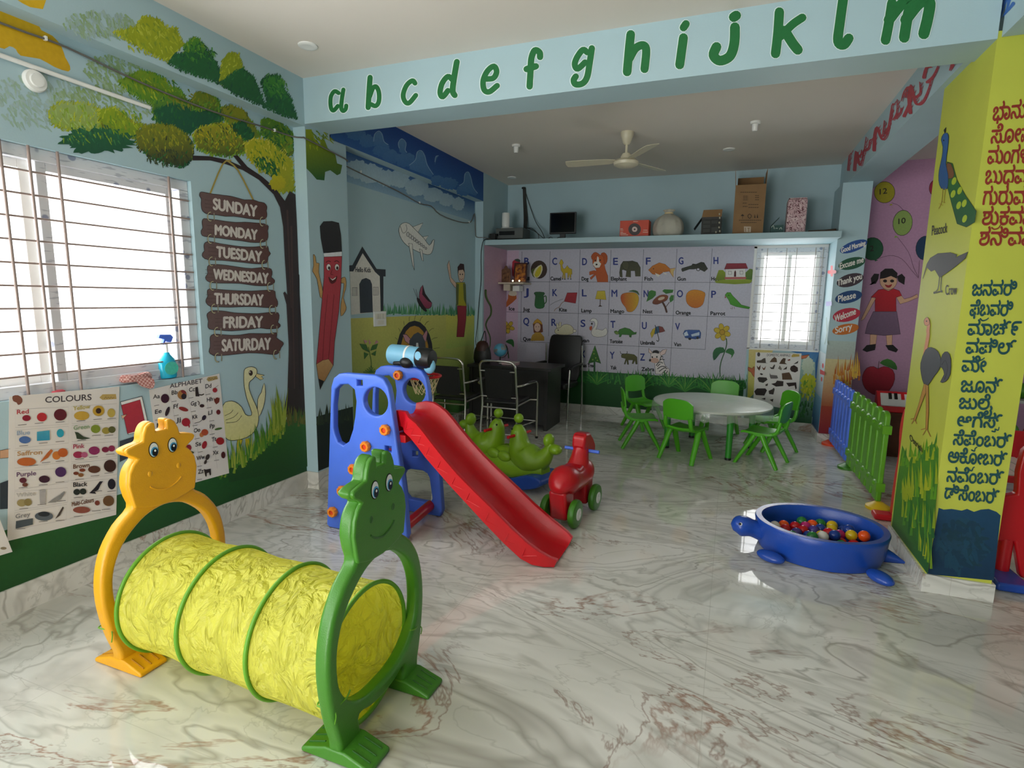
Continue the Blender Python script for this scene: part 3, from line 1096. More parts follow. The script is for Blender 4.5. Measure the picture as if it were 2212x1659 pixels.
P.o(ZF, '212,905 202,930 216,935', '6A1A22', 1.0, closed=False)
P.p(ZF, '190,945 213,962 240,940 232,975 210,988 196,975', '5A1418', sm=2)
P.p(ZF, '196,952 213,962 234,947 230,957 213,968', 'EFE8E0', sm=0)
P.build('pencil_mural', pillar_left, 'painted red pencil with a smiling face')

# --- far left wall: field, house, plane, boy
P = WP(0, XL, 1)
P.wrect(3.98, 2.52, 6.68, 2.77, '2E5A92', '8FB0C4')
for cx, cy, rx, ry in ((770, 365, 24, 20), (800, 375, 28, 22), (835, 385, 20, 18), (862, 385, 22, 20), (900, 405, 26, 18), (935, 420, 22, 16), (965, 432, 16, 14), (990, 440, 14, 14)):
    P.blob(cx, cy, rx, ry, '9DB6C6', 'A9C2CC', .12)
P.wrect(3.98, .12, 6.68, 1.36, 'C6C264', '4C8A46', 8)
P.wrect(5.9, .95, 6.68, 1.34, 'CFC95A', '9FB45A', 5)
P.grass(ZF('500,1160')[0], ZF('1050,1168')[0], 26, ['4F9468', '66A576', '3F8458', '7DAF7A'], 90, 4, .2, 4)
P.p(ZF, '490,925 512,940 512,1145 494,1150', '2B3239', sm=0)
P.p(ZF, '315,910 335,912 390,808 465,915 490,925 496,1150 322,1170', 'E3DED4', 'DAD5CC', sm=0)
P.p(ZF, '308,880 330,878 388,768 472,900 525,903 525,945 490,943 463,918 390,808 335,915 310,915', '2B3239', sm=0)
P.p(ZF, '375,1160 370,990 385,962 410,953 435,965 445,990 450,1155', '323B44', sm=1)
for b in ('330,1010 358,1010 358,1058 330,1058', '452,1008 482,1008 482,1055 452,1055'):
    P.o(ZF, b, '3A4048', .8, sm=0)
for a in (337, 345, 352, 460, 467, 474):
    P.o(ZF, '%d,1010 %d,1056' % (a, a), '3A4048', .6, closed=False, sm=0)
P.tx(ZF, 'Hello Kids', '347,918 437,920', 30, '20242A', bold=.25)
P.p(ZF, '680,655 745,630 712,692', 'E4E3DC', sm=0, out='4A4E50')
P.p(ZF, '728,715 776,705 757,738', 'E4E3DC', sm=0, out='4A4E50')
P.p(ZF, '603,680 610,645 635,628 665,635 700,670 750,720 782,762 800,735 812,730 802,790 785,815 750,812 700,792 650,762 618,725', 'E4E3DC', sm=2, out='4A4E50', w=1)
P.p(ZF, '660,750 682,752 694,908 684,880', 'E4E3DC', sm=0, out='4A4E50')
P.p(ZF, '724,782 740,790 747,855 738,848', 'E4E3DC', sm=0, out='4A4E50')
P.o(ZF, '612,650 628,690 650,672 645,640', '4A4E50', .9, closed=False)
for i in range(9):
    t = i / 8
    P.e(ZF, '%g,%g' % (656 + 106 * t, 697 + 82 * t), 8 - 3 * t, 13 - 6 * t, 'D3D4D0', out='33373A', w=.9)
P.p(ZF, '743,995 757,1050 797,1100 782,1133 750,1125 726,1085 724,1040', 'B45A74', '8E3450', sm=2, out='221418')
P.p(ZF, '743,995 758,1045 797,1100 775,1090 740,1050', '2A1C20', sm=1)
P.p(ZF, '708,1072 722,1075 745,1110 768,1145 755,1150 722,1115', '20181A', sm=2)
P.o(ZF, '712,1072 700,1045 688,1015', '333333', .7, closed=False)
P.o(ZF, '716,1072 708,1040 704,1020', '333333', .7, closed=False)
P.p(ZF, '945,1118 1000,1116 997,1200 985,1300 943,1300 950,1200', 'A12C3A', '8A2430', sm=0, out='4A141C')
P.p(ZF, '888,880 898,850 903,880 910,950 942,988 936,1012 905,972 893,910', 'DFC0A8', sm=1, out='6A5040', w=.7)
P.p(ZF, '940,980 990,980 1000,1118 942,1115', 'AEA41E', 'B4AA22', sm=0, out='3A3A18')
P.p(ZF, '942,985 956,990 952,1112 942,1112', '5F6A34', sm=0)
P.p(ZF, '980,985 996,990 1000,1116 985,1080', '5F6A34', sm=0)
P.p(ZF, '953,905 987,905 987,955 970,980 955,958', 'E0C4AC', sm=2, out='6A5040', w=.7)
P.p(ZF, '948,890 965,868 985,872 990,925 980,905 955,908 950,930', '36191C', sm=1)
P.e(ZF, '963,932', 3, 5, '222222')
P.e(ZF, '977,932', 3, 5, '222222')
P.o(ZF, '962,958 970,964 978,957', '8A3A3A', .9, closed=False)
P.e(ZF, '695,1400', 108, 196, '262A2E')
P.e(ZF, '695,1400', 84, 166, 'B98C34', 'A87828')
for i in range(11):
    t = PI * (1.05 + .9 * i / 10)
    x, y = 695 + 112 * math.cos(t), 1400 + 200 * math.sin(t)
    P.o(ZF, '%g,%g %g,%g %g,%g' % (x, y, x + 14 * math.cos(t) + 4, y + 20 * math.sin(t), x + 26 * math.cos(t) + 10, y + 28 * math.sin(t)), '4A4A30', .8, closed=False)
P.p(ZF, '625,1285 648,1285 672,1312 668,1345 640,1325', 'C08890', sm=1, out='3A3A3E', w=1.2)
P.p(ZF, '738,1300 765,1258 772,1272 762,1330', 'C08890', sm=1, out='3A3A3E', w=1.2)
P.p(ZF, '665,1320 690,1285 715,1272 740,1288 758,1330 765,1420 660,1420', '50555C', '3A3E44', sm=1)
P.p(ZF, '705,1335 716,1335 722,1395 702,1395', 'D6D6D6', sm=0)
P.o(ZF, '425,1360 440,1440 442,1480', '3F6A2C', 1.4, closed=False)
for q in ('430,1390 390,1370 372,1340 410,1345', '435,1380 470,1370 480,1340 448,1350', '425,1400 400,1430 398,1390', '440,1400 465,1410 470,1380'):
    P.p(ZF, q, '3E7034', sm=1, out='22401E', w=.6)
for q in ('405,1340 395,1315 420,1325', '428,1345 425,1312 440,1335', '458,1345 470,1318 485,1330'):
    P.p(ZF, q, 'C08A90', sm=1)
for i in range(9):
    P.o(ZF, '440,1510 %d,%d' % (395 + 11 * i, 1470 + abs(i - 4) * 9), '3E7034', 1.6, closed=False)
P.build('field_and_house_mural', wall_left, 'painted field with house, aeroplane, butterfly and pointing boy')

# --- far left beam: night blue sky with clouds
P = WP(0, XC, 1)
P.wrect(3.78, 2.772, 6.70, 3.118, '143F86', '2C5F9E')
for cx, cy, rx, ry in ((350, 110, 70, 40), (420, 150, 60, 50), (500, 200, 60, 50), (560, 240, 60, 46), (640, 260, 70, 50), (830, 380, 50, 40), (900, 400, 60, 44), (980, 440, 50, 36)):
    (x, y), = ZF('%d,%d' % (cx, cy))
    P.blob(x, y, rx * .3, ry * .3, '4A78A8', '3A6CA4', .16)
for c in ('455,150 460,110 485,90 505,110 515,150 540,170', '605,190 600,160 620,135 645,160 640,200 650,215', '665,290 700,260 710,215 735,205 755,235 770,290 805,345', '815,270 820,240 835,235', '958,410 985,390 990,345 1010,330 1025,360 1040,420 1065,455'):
    q = ZF(c)
    P.poly(q + [(q[-1][0] - 4, q[-1][1] + 6), (q[0][0], q[0][1] + 8)], '5C88B4', '3F70A6', sm=1)
    P.line(q, 1.3, '8FB0CC')
P.build('cloud_mural', beam_blue, 'dark blue painted sky with pale clouds')

# --- corner pillar side: lilac with a snake
P = WP(0, XC, 1)
P.wrect(6.74, .11, 7.53, 2.235, 'C7A2B6', 'BFA0B8')
P.line(ZI('105,595 108,660 132,720 168,790 168,880 125,950 108,1010 132,1080 158,1150 158,1250 138,1318 102,1308'), 5.2, '44602A', 1.6)
P.line(ZI('112,600 114,660 138,720 174,795 174,880 131,950'), 1.4, '6E8A44', .8)
P.build('snake_mural', pillar_corner)

# --- back wall: alphabet grid
P = WP(1, YB, -1)
LAV = 'BFBBC8'
P.wrect(XC + .001, .105, BX0 - .03, 2.234, LAV, LAV)
P.wrect(XC + .001, .105, -2.85, 2.23, 'C9AEC2', 'C4ACC2')
for a in ('538,130 525,1205', '875,130 857,1140', '1235,110 1205,1140', '1603,110 1560,1240', '1560,1240 1548,1590'):
    P.o(ZI, a, '3C444C', .75, closed=False, sm=0)
for a in ('335,105 262,1560', '733,98 648,1560', '1153,95 1068,1300'):
    P.o(ZJ, a, '3C444C', .75, closed=False, sm=0)
for a in ('1105,608.5 1627,610.5', '1069,673 1400,680.5 1621,685.5', '1125,738 1312,745 1523.5,755'):
    P.line(I1(a), .75, '3C444C', sm=0)
BL, BK = '26347E', '1E1C22'
for m, rows in ((ZI, (('A', 262, 290), ('B', 568, 285), ('C', 903, 286), ('D', 1260, 290), ('E', 1630, 287), ('I', 268, 648), ('J', 563, 652), ('K', 905, 660), ('L', 1257, 663), ('M', 1610, 668), ('Q', 557, 1003), ('R', 893, 1015), ('S', 1241, 1027), ('T', 1598, 1040), ('X', 1238, 1393), ('Y', 1590, 1408))),
                (ZJ, (('F', 362, 284), ('G', 753, 280), ('H', 1170, 277), ('N', 335, 673), ('O', 733, 673), ('P', 1143, 680), ('U', 315, 1053), ('V', 712, 1065), ('Z', 293, 1430)))):
    for ch, x, y in rows:
        w = {'I': 14, 'M': 66, 'W': 70, 'O': 68, 'Q': 66}.get(ch, 54)
        P.tx(m, ch, '%d,%d %d,%d' % (x, y, x + w, y), 86, BL, bold=.5)
for m, rows in ((ZI, (('Ball', 548, 473, 80), ('Camel', 880, 473, 125), ('Dog', 1253, 475, 80), ('Elephant', 1603, 475, 187), ('Ice', 385, 832, 65), ('Jug', 553, 840, 78), ('Kite', 985, 845, 88), ('Lamp', 1250, 855, 120), ('Mango', 1597, 862, 161), ('Queen', 553, 1195, 140), ('Swan', 1200, 1212, 140), ('Tortoise', 1590, 1223, 149), ('Xmas Tree', 1215, 1510, 190), ('Yak', 1597, 1535, 72))),
                (ZJ, (('Fish', 345, 475, 98), ('Gun', 737, 475, 100), ('House', 1143, 475, 145), ('Nest', 327, 865, 112), ('Orange', 717, 880, 178), ('Parrot', 1133, 888, 175), ('Umbrella', 297, 1240, 170), ('Van', 697, 1258, 82), ('Zebra', 310, 1555, 150)))):
    for t, x, y, w in rows:
        P.tx(m, t, '%d,%d %d,%d' % (x, y, x + w, y + 2), 46, BK, bold=.42)
O2 = '2A2622'
# apple, ball, camel, dog
P.p(ZI, '425,250 470,235 515,255 532,320 520,390 470,432 425,415', 'B02A3A', '9A2432', sm=2)
P.p(ZI, '450,225 490,215 520,235 510,255 470,245', '3A4A3E', sm=2)
P.e(ZI, '742,345', 96, 107, '3E2C22', out=O2)
P.p(ZI, '770,290 690,330 650,350 665,420 700,440 740,400 775,330', '4F5A24', sm=2)
P.p(ZI, '770,285 700,330 672,400 705,445 750,425 785,350', 'D9D0A8', sm=2)
P.p(ZI, '768,300 720,340 690,410 720,435 760,390', 'C9B928', sm=2)
P.p(ZI, '985,270 1000,235 1005,222 1020,230 1035,265 1020,290 1030,330 1050,335 1080,295 1105,330 1135,340 1138,405 1125,400 1125,445 1115,445 1105,400 1095,445 1085,445 1085,385 1055,385 1058,450 1045,455 1040,400 1030,450 1020,450 1030,390 1005,350 1000,290', 'C8AE22', 'BFA11E', sm=1, out='5A4A18', w=.6)
for c in ('1025,457', '1052,460', '1090,455', '1122,457'):
    P.e(ZI, c, 9, 6, O2)
P.p(ZI, '1400,300 1460,300 1520,260 1535,340 1565,420 1568,494 1440,494 1420,410 1365,465 1350,445 1400,400 1345,410 1345,370 1400,355 1430,360', 'C0581E', 'B5521C', sm=1, out='6A3012', w=.6)
P.p(ZI, '1390,200 1440,170 1510,180 1520,260 1470,320 1420,325 1385,285', 'C0581E', sm=2, out='6A3012', w=.6)
P.p(ZI, '1440,185 1455,200 1460,250 1485,275 1465,320 1420,325 1385,285 1405,250 1430,250', 'E6DED4', sm=1)
P.p(ZI, '1365,190 1395,145 1430,140 1475,175 1430,180 1390,235', 'B4511C', sm=2, out='6A3012', w=.6)
P.p(ZI, '1480,160 1520,140 1558,180 1555,250 1525,285 1515,200', 'B4511C', sm=2, out='6A3012', w=.6)
for c, r in (('1430,284', 12), ('1415,235', 10), ('1472,232', 10)):
    P.e(ZI, c, r, r * .9, '2A1A16')
# elephant, fish, pistol, house (J)
P.p(ZJ, '60,290 90,245 150,245 200,240 260,260 295,320 295,425 235,425 230,360 180,360 180,435 120,430 130,360 90,345 75,350 80,440 50,430 45,380', '3E3E28', '4A4A2E', sm=1, out='1E1E14', w=.7)
P.p(ZJ, '85,255 140,250 160,300 140,345 105,340 80,300', '4B4B30', sm=2, out='1E1E14', w=.6)
P.p(ZJ, '390,350 440,300 520,262 590,280 650,335 715,325 690,370 690,440 640,365 570,375 520,410 440,400', 'C4761E', 'B5621A', sm=1, out='6A3A14', w=.6)
P.p(ZJ, '650,340 712,328 690,370 690,435 655,380', 'D0B070', sm=1)
P.p(ZJ, '470,385 530,410 510,432 485,420', 'DCD6C8', sm=1)
P.p(ZJ, '560,370 615,395 590,405', 'DCD6C8', sm=1)
P.e(ZJ, '452,335', 7, 7, O2)
P.p(ZJ, '785,345 790,330 905,295 920,275 960,280 1020,255 1055,260 1100,335 1060,370 1010,345 985,330 930,340 880,340 795,370', '2B2D22', '33352A', sm=0, out='15160F', w=.6)
P.e(ZJ, '985,342', 20, 17, LAV, out='2B2D22', w=1.4)
P.p(ZJ, '1190,470 1205,420 1230,350 1280,350 1310,380 1310,470', '8A9A22', '6A7A22', sm=1)
P.p(ZJ, '1550,380 1600,335 1635,340 1645,420 1620,480 1550,470', '5E7A2A', '4A6A2A', sm=1)
P.p(ZJ, '1180,480 1300,465 1560,460 1645,470 1600,510 1420,520 1200,505', '8A9A2A', '7A8A22', sm=1)
P.p(ZJ, '1312,335 1550,330 1550,450 1315,450', 'DAD4D0', sm=0, out='4A4040', w=.6)
P.p(ZJ, '1298,340 1325,272 1555,270 1580,332', '8E2A38', '7A2230', sm=0, out='4A141C', w=.7)
P.p(ZJ, '1300,435 1560,432 1555,458 1302,460', 'B05A54', sm=0)
P.p(ZJ, '1412,430 1415,375 1428,350 1438,375 1438,430', '4A141C', sm=0)
for b in ('1345,365 1383,365 1383,403 1345,403', '1483,362 1520,362 1520,400 1483,400'):
    P.o(ZJ, b, '55504E', .9, sm=0)
# ice, jug, kite, lamp
P.p(ZI, '375,640 470,640 475,690 430,735 340,805 322,805 360,720 372,690', 'B5602A', 'A8521E', sm=1)
P.p(ZI, '380,640 390,605 430,590 465,600 480,640 450,660 400,655', 'D8CDB8', sm=2)
P.p(ZI, '683,632 705,612 800,616 808,640 795,660 810,760 790,805 720,808 690,770 700,660', '2F5A34', '2A6A38', sm=2, out='14301A', w=.6)
P.o(ZI, '800,670 825,660 828,730 800,755', '2F5A34', 2.2, closed=False)
P.p(ZI, '1080,622 1198,620 1180,748 1042,725', 'A82A34', '9A2430', sm=0, out='4A141C', w=.7)
P.o(ZI, '1042,725 1010,750 985,790 940,815 925,840', '8A6A50', 1.2, closed=False)
P.o(ZI, '875,770 930,735 1030,695', '4A4A50', .7, closed=False)
P.p(ZI, '1440,600 1530,598 1545,705 1415,695', 'CBB838', 'C0A82A', sm=0, out='6A5A20', w=.7)
P.o(ZI, '1475,705 1472,775', '3A2620', 1.6, closed=False, sm=0)
P.p(ZI, '1450,788 1470,765 1500,785', '3A2620', sm=0)
# mango, nest, orange, parrot
P.poly(ZJ('60,680 75,640 130,622 220,620 265,650 275,710 250,790 200,845 140,845 120,800 75,740'), 'B84A1E', 'C8A21C', sm=2, horiz=True)
P.o(ZJ, '60,680 75,640 130,622 220,620 265,650 275,710 250,790 200,845 140,845 120,800 75,740', '6A3A14', .6)
P.p(ZJ, '150,605 210,588 265,605 282,655 250,625 200,610', '3A5A2E', sm=2)
for q in ('395,605 430,590 480,605 480,650 440,690 365,730 380,680', '555,600 580,580 690,585 680,620 600,635', '640,690 660,650 695,650 690,710 650,740'):
    P.p(ZJ, q, '3A7A30', '2E6A2A', sm=1)
P.p(ZJ, '440,735 460,700 520,655 580,645 625,660 610,710 560,735 500,760 450,755', '8A4A2A', '6A3420', sm=2, out='3A1E12', w=.6)
P.e(ZJ, '545,690', 42, 18, 'CDB8A0', rot=-.3)
P.o(ZJ, '560,735 590,790 608,850', '4A2A1E', 4.2, closed=False)
P.o(ZJ, '600,790 640,735', '4A2A1E', 1.4, closed=False)
P.p(ZJ, '840,690 850,630 900,592 980,588 1065,620 1062,680 1040,760 980,800 910,795 855,750', 'D08A22', 'C0681C', sm=2, out='6A3A14', w=.6)
P.p(ZJ, '1305,650 1330,618 1370,618 1400,660 1450,710 1500,765 1610,795 1590,815 1500,800 1430,785 1370,760 1345,700', '4F9A28', '3E8A28', sm=1, out='1E4A1A', w=.6)
P.p(ZJ, '1305,655 1320,680 1302,688', '8A4A2A', sm=0)
P.e(ZJ, '1350,652', 6, 6, O2)
P.o(ZJ, '1390,790 1395,815 1370,805', '7A5A50', .9, closed=False)
P.o(ZJ, '1415,790 1420,812', '7A5A50', .9, closed=False)
# queen, rabbit, swan, tortoise, umbrella, van
P.p(ZI, '670,1000 690,960 725,930 765,965 785,1010 790,1090 760,1100 680,1100', '6A3A26', sm=1)
P.p(ZI, '640,1195 660,1130 700,1095 760,1095 805,1150 805,1195', 'B9923A', 'A8822E', sm=1)
P.e(ZI, '723,1035', 40, 55, 'D9B8A4', out='6A4030', w=.6)
P.p(ZI, '668,1000 690,958 725,930 768,965 785,1005 725,975', 'C8962A', sm=1, out='6A4A1A', w=.6)
P.e(ZI, '708,1028', 5, 5, O2)
P.e(ZI, '740,1028', 5, 5, O2)
P.p(ZI, '930,1085 945,1050 990,1040 1040,1000 1110,1005 1155,1050 1150,1105 1080,1125 990,1122 945,1110', 'D6CFB4', 'CAC2A0', sm=2, out='5A5040', w=.7)
P.p(ZI, '955,1045 950,985 975,995 980,1030 985,970 1008,975 1005,1035', 'D6CFB4', sm=1, out='5A5040', w=.7)
P.e(ZI, '972,1068', 7, 7, '3A2A2A')
P.e(ZI, '1168,1078', 20, 16, 'E0DCCC', out='5A5040')
P.p(ZI, '1350,960 1380,928 1420,932 1445,970 1435,1030 1420,1060 1445,1055 1500,1070 1540,1040 1560,1085 1540,1130 1480,1150 1400,1145 1365,1100 1385,1050 1410,1010 1400,965', 'E2E0DC', 'D6D2CA', sm=2, out='4A4846', w=.7)
P.p(ZI, '1345,1030 1372,1015 1380,1040 1365,1075 1345,1060', 'B0502A', sm=1)
P.e(ZI, '1374,992', 10, 13, O2)
P.p(ZI, '1640,1085 1670,1075 1690,1100 1660,1115', '4A7A2E', sm=2, out='1E3A1A', w=.6)
P.p(ZJ, '10,1110 45,1060 110,1038 170,1055 220,1095 250,1090 245,1115 190,1125 185,1155 165,1150 160,1125 75,1120 60,1150 40,1150 45,1118', '3A7A2A', '2E6A26', sm=1, out='14301A', w=.7)
P.p(ZJ, '-12,1095 10,1080 38,1095 30,1118 0,1115', '6A8A3A', sm=2, out='1E3A1A', w=.6)
P.p(ZJ, '415,1110 440,1060 475,1035 465,1100 430,1165', 'C2A82A', sm=1, out=O2, w=.6)
P.p(ZJ, '475,1030 520,1020 520,1095 465,1120', '2A5A7A', sm=1, out=O2, w=.6)
P.p(ZJ, '515,1020 560,1030 590,1080 560,1090 520,1100', '7A3A34', sm=1, out=O2, w=.6)
P.o(ZJ, '470,1010 500,1110 515,1180 505,1203 490,1190', '26262A', 1.5, closed=False)
P.p(ZJ, '805,1110 825,1070 870,1065 1000,1068 1018,1100 1012,1165 950,1175 830,1160', '3A5FA0', '2A4A86', sm=1, out='14203A', w=.7)
P.p(ZJ, '815,1105 850,1080 870,1130 820,1140', 'C5D2DE', sm=0)
P.p(ZJ, '900,1120 1000,1090 1000,1130 910,1145', 'B8C6D6', sm=0)
P.e(ZJ, '885,1172', 18, 14, '20242C')
P.e(ZJ, '978,1160', 15, 16, '20242C')
# christmas tree, yak, zebra
P.p(ZI, '1410,1250 1482,1468 1420,1445 1330,1465', '3F7A2C', '2E5E24', sm=0, out='1A3A16', w=.7)
P.o(ZI, '1405,1455 1405,1560', '2F5A38', 4, closed=False, sm=0)
for c in ('1400,1350', '1420,1400', '1385,1420', '1440,1430', '1395,1310'):
    P.e(ZI, c, 9, 9, '7A9A3A')
P.p(ZJ, '65,1370 80,1350 150,1350 220,1360 255,1390 258,1475 240,1475 230,1430 210,1470 195,1470 205,1425 150,1425 155,1478 140,1480 130,1430 115,1475 100,1475 120,1410 90,1400 70,1395', '5A5A2C', '46461E', sm=1, out='1E1E10', w=.7)
P.o(ZJ, '90,1358 60,1345 55,1322', '2A2A22', 1.2, closed=False)
P.o(ZJ, '120,1355 138,1340 135,1322', '2A2A22', 1.2, closed=False)
P.p(ZJ, '475,1590 465,1460 540,1370 570,1430 590,1490 640,1535 640,1600', 'DCD4D2', sm=1, out='2A2426', w=.7)
P.p(ZJ, '420,1340 470,1310 525,1320 545,1370 520,1440 480,1460 430,1445 405,1430 420,1385', 'DCD0CE', sm=2, out='2A2426', w=.7)
P.p(ZJ, '405,1425 440,1400 500,1405 515,1440 470,1462 425,1450', 'C9A090', sm=2)
P.p(ZJ, '395,1335 395,1285 430,1325 430,1350', 'DCC4BE', sm=1, out='2A2426')
P.p(ZJ, '525,1340 560,1305 612,1295 590,1350 540,1375', 'DCC4BE', sm=1, out='2A2426')
P.p(ZJ, '432,1345 450,1312 485,1305 522,1325 515,1350 470,1340', '1C1A1C', sm=1)
for c, r in (('437,1390', 9), ('492,1388', 9), ('410,1428', 13)):
    P.e(ZJ, c, r, r * 1.2, '1C1A1C')
for q in ('530,1420 545,1380 565,1390', '525,1430 550,1415 580,1420', '485,1490 520,1450 560,1460', '500,1530 550,1500 600,1510', '520,1560 580,1520 615,1530', '560,1580 600,1545', '600,1590 620,1555', '500,1500 530,1470'):
    P.o(ZJ, q, '1C1A1C', 1.6, closed=False)
# two daisies
for m, cx, cy, r, st, l1, l2 in ((ZI, 375, 1030, 75, '350,1100 330,1180 345,1240 370,1320 380,1400', '335,1215 290,1170 250,1190 250,1230 275,1300 290,1260', '345,1210 380,1180 430,1180 445,1230 438,1275 410,1240'),
                                 (ZJ, 1272, 1092, 100, '1322,1170 1325,1240 1300,1330 1260,1440 1245,1530 1248,1620', '1300,1330 1285,1275 1200,1280 1160,1340 1170,1430 1215,1390 1250,1345', '1310,1330 1340,1290 1395,1290 1418,1340 1370,1415 1385,1370 1340,1345')):
    P.o(m, st, '2F5A34', 2.2, closed=False)
    P.p(m, l1, '2C6A3A', '22583A', sm=2)
    P.p(m, l2, '2C6A3A', '3A7A3A', sm=2)
    n = 5 if m is ZI else 6
    for i in range(n):
        t = 2 * PI * i / n + .35
        P.e(m, '%g,%g' % (cx + r * .62 * math.cos(t), cy + r * .62 * math.sin(t)), r * .42, r * .3, 'C2A62E', rot=t, out='5A4A18', w=.7)
    P.e(m, '%g,%g' % (cx, cy), r * .32, r * .32, 'B48F22', out='5A4A18', w=.9)
# grass border
P.wrect(-2.2, .105, BX0 - .03, .58, '1F5E28', '164A20')
for k in range(2):
    P.grass((1245, 815), (1620, 832), 26, ['1F6A2C', '2A7A30', '3E8A34', '175A2A'], 100, 4, .35, 12)
for x, y, h in ((1385, 840, 44), (1445, 835, 36), (1480, 845, 42), (1540, 850, 52), (1290, 830, 34), (1580, 850, 34)):
    for i in range(11):
        t = -1.2 + 2.4 * i / 10
        P.line([(x, y), (x + h * .55 * math.sin(t), y - h * .6 * math.cos(t)), (x + h * math.sin(t), y - h * math.cos(t) * .9)], 3.6, ['2A7A30', '3E8A34', '5E9A3C'][i % 3], .5)
        P.k -= .8
# picture under the window
P.wrect(BX0, .105, 1.0, .96, '9CB6B0', '17502A', 8)
P.p(ZK, '165,1017 400,1022 330,1150 260,1400 150,1500', 'D0BC7A', 'A9A83C', sm=0)
P.p(ZK, '540,1035 830,1042 822,1250 790,1150 700,1090', '3A6EA4', '5C92AC', sm=1)
P.p(ZK, '790,1150 830,1045 815,1659 760,1659 790,1400', '2A5E90', '163E70', sm=1)
P.blob(690, 330, 1, 1, '9CB6B0')
(x, y), = ZK('725,1340')
P.blob(x, y, 16, 22, 'B5B01C', '8FA01E', .15)
P.dabs(x, y + 12, 18, 26, ['A8AC1E', '8FA01E', '5E8A28', 'BDB824'], 40, 8, 4, 1.5, .4)
P.dabs(x - 4, y + 60, 22, 16, ['1F5E28', '2E6A2A', '174A24'], 30, 8, 4, -1.5, .3)
(x, y), = ZK('720,1180')
P.blob(x, y, 14, 20, 'C3CBB8', 'A9B89C', .2)
P.p(ZK, '158,1190 195,1205 215,1185 218,1290 185,1240 160,1225', 'B5623A', sm=2, out='5A2A1A')
P.p(ZK, '655,1085 735,1073 705,1105 662,1115', 'C06A44', sm=1, out='4A2A1E')
P.build('alphabet_mural', wall_back, 'painted alphabet grid with a picture for each letter')

# --- far pillar: courtesy words on the front, sums on the side
P = WP(1, 7.0, -1)
P.wrect(1.006, .105, 1.279, 1.15, 'AFC0B8', '8E1A2A', 4)
P.wrect(1.006, .38, 1.279, .95, 'C9BE8C', 'A04A1E', 5)
P.wrect(1.006, .105, 1.279, .42, '9A3A22', '861828', 3)
P.grass((1800, 800), (1858, 790), 40, ['C48A2A', 'B5701E', 'C9A23C', 'A8581E'], 40, 4, .15, 40)
for m, c, rx, ry, rot, col, word, base, h in (
        (ZX, '862,600', 262, 92, -.36, '2A4F92', 'Good Morning', '640,715 1075,575', 95),
        (ZX, '830,905', 248, 104, -.24, '23543C', 'Excuse me', '615,1005 1040,880', 110),
        (ZX, '800,1205', 250, 112, -.28, '40343C', 'Thank you', '570,1310 1010,1180', 115),
        (ZX, '772,1505', 248, 108, -.22, '1F4272', 'Please', '585,1600 900,1520', 120),
        (ZN, '190,1605', 84, 40, -.2, 'B02A40', 'Welcome', '118,1648 245,1600', 42),
        (ZO, '178,30', 78, 30, -.18, 'C06A26', 'Sorry', '118,55 215,30', 40)):
    P.e(m, c, rx, ry, col, rot=rot)
    P.tx(m, word, base, h, 'DCD8D0', bold=.45)
P.build('courtesy_words', pillar_far, 'painted ovals reading polite words')
P = WP(0, 1.005, -1)
P.wrect(7.01, .105, 7.534, 1.0, 'D8E2E6', '2F6498', 6)
P.wrect(7.01, .105, 7.534, .5, '6FA0C0', '1F4E80', 4)
RD = 'D0545A'
P.o(ZX, '470,960 470,1120', RD, 5, closed=False, sm=0)
P.o(ZX, '425,1060 520,1055', RD, 8, closed=False, sm=0)
P.p(ZK, '893,575 945,570 945,612 890,617', '8C88B8', sm=0)
P.o(ZK, '925,735 880,975', '7A9A90', 1.5, closed=False, sm=0)
P.o(ZK, '895,725 905,980', '7A9A90', 1.5, closed=False, sm=0)
P.p(ZK, '835,1210 880,1235 878,1270 835,1255', RD, sm=0)
P.e(ZK, '862,1178', 8, 24, RD)
P.e(ZK, '850,1305', 8, 22, RD)
P.build('sums_mural', pillar_far)

# --- cross beam: small letters a to m
P = WP(1, 3.496, -1)
GR = '1E6B36'
LET = ((ZQ, (('970,745 905,715 850,790 838,900 855,1000 895,1020 955,950', 66), ('1045,690 1020,850 1010,980 1040,1030 1080,1000 1090,945', 66))),
       (ZQ, (('1470,495 1455,700 1440,975', 84), ('1465,800 1520,660 1575,650 1612,750 1608,880 1560,950 1490,925', 72))),
       (ZBC, (('205,530 180,505 125,550 92,640 110,705 150,718 213,645', 46),)),
       (ZBC, (('560,495 520,465 465,530 445,620 470,660 520,600', 52), ('605,325 580,470 565,600 585,645', 56))),
       (ZBC, (('890,490 955,480 985,420 960,368 900,410 858,500 865,590 915,612 990,553', 54),)),
       (ZBC, (('1400,280 1395,235 1350,215 1318,290 1310,400 1300,562', 60), ('1272,395 1360,368', 62))),
       (ZBC, (('1850,235 1810,210 1755,280 1732,350 1760,392 1830,330', 58), ('1895,195 1875,330 1850,470 1805,532 1740,540 1722,500 1742,465', 60))),
       (ZR, (('345,410 325,600 302,860', 104), ('330,700 400,580 490,540 530,600 510,825', 98))),
       (ZR, (('975,450 930,775', 108), ('1005,285 975,330', 92))),
       (ZR, (('1590,325 1582,520 1530,670 1410,725 1335,660 1370,560', 118), ('1605,185 1575,205', 118))),
       (ZS, (('615,78 605,220 590,350', 62), ('620,240 700,160 765,115', 54), ('650,200 700,280 735,325', 66))),
       (ZS, (('1035,-30 1010,150 998,270 1035,292 1068,250', 64),)),
       (ZS, (('1350,20 1330,150 1308,262', 64), ('1330,130 1420,20 1470,20 1450,120 1430,245', 70), ('1440,130 1530,20 1595,10 1585,110 1558,220', 74))))
for col, extra in (('DCEAE8', 3.5), (GR, 0)):
    for m, strokes in LET:
        s_ = m('0 0 0 1')[1][1] - m('0 0 0 1')[0][1]
        for q, w in strokes:
            P.line(m(q), w * s_ + extra, col, sm=5)
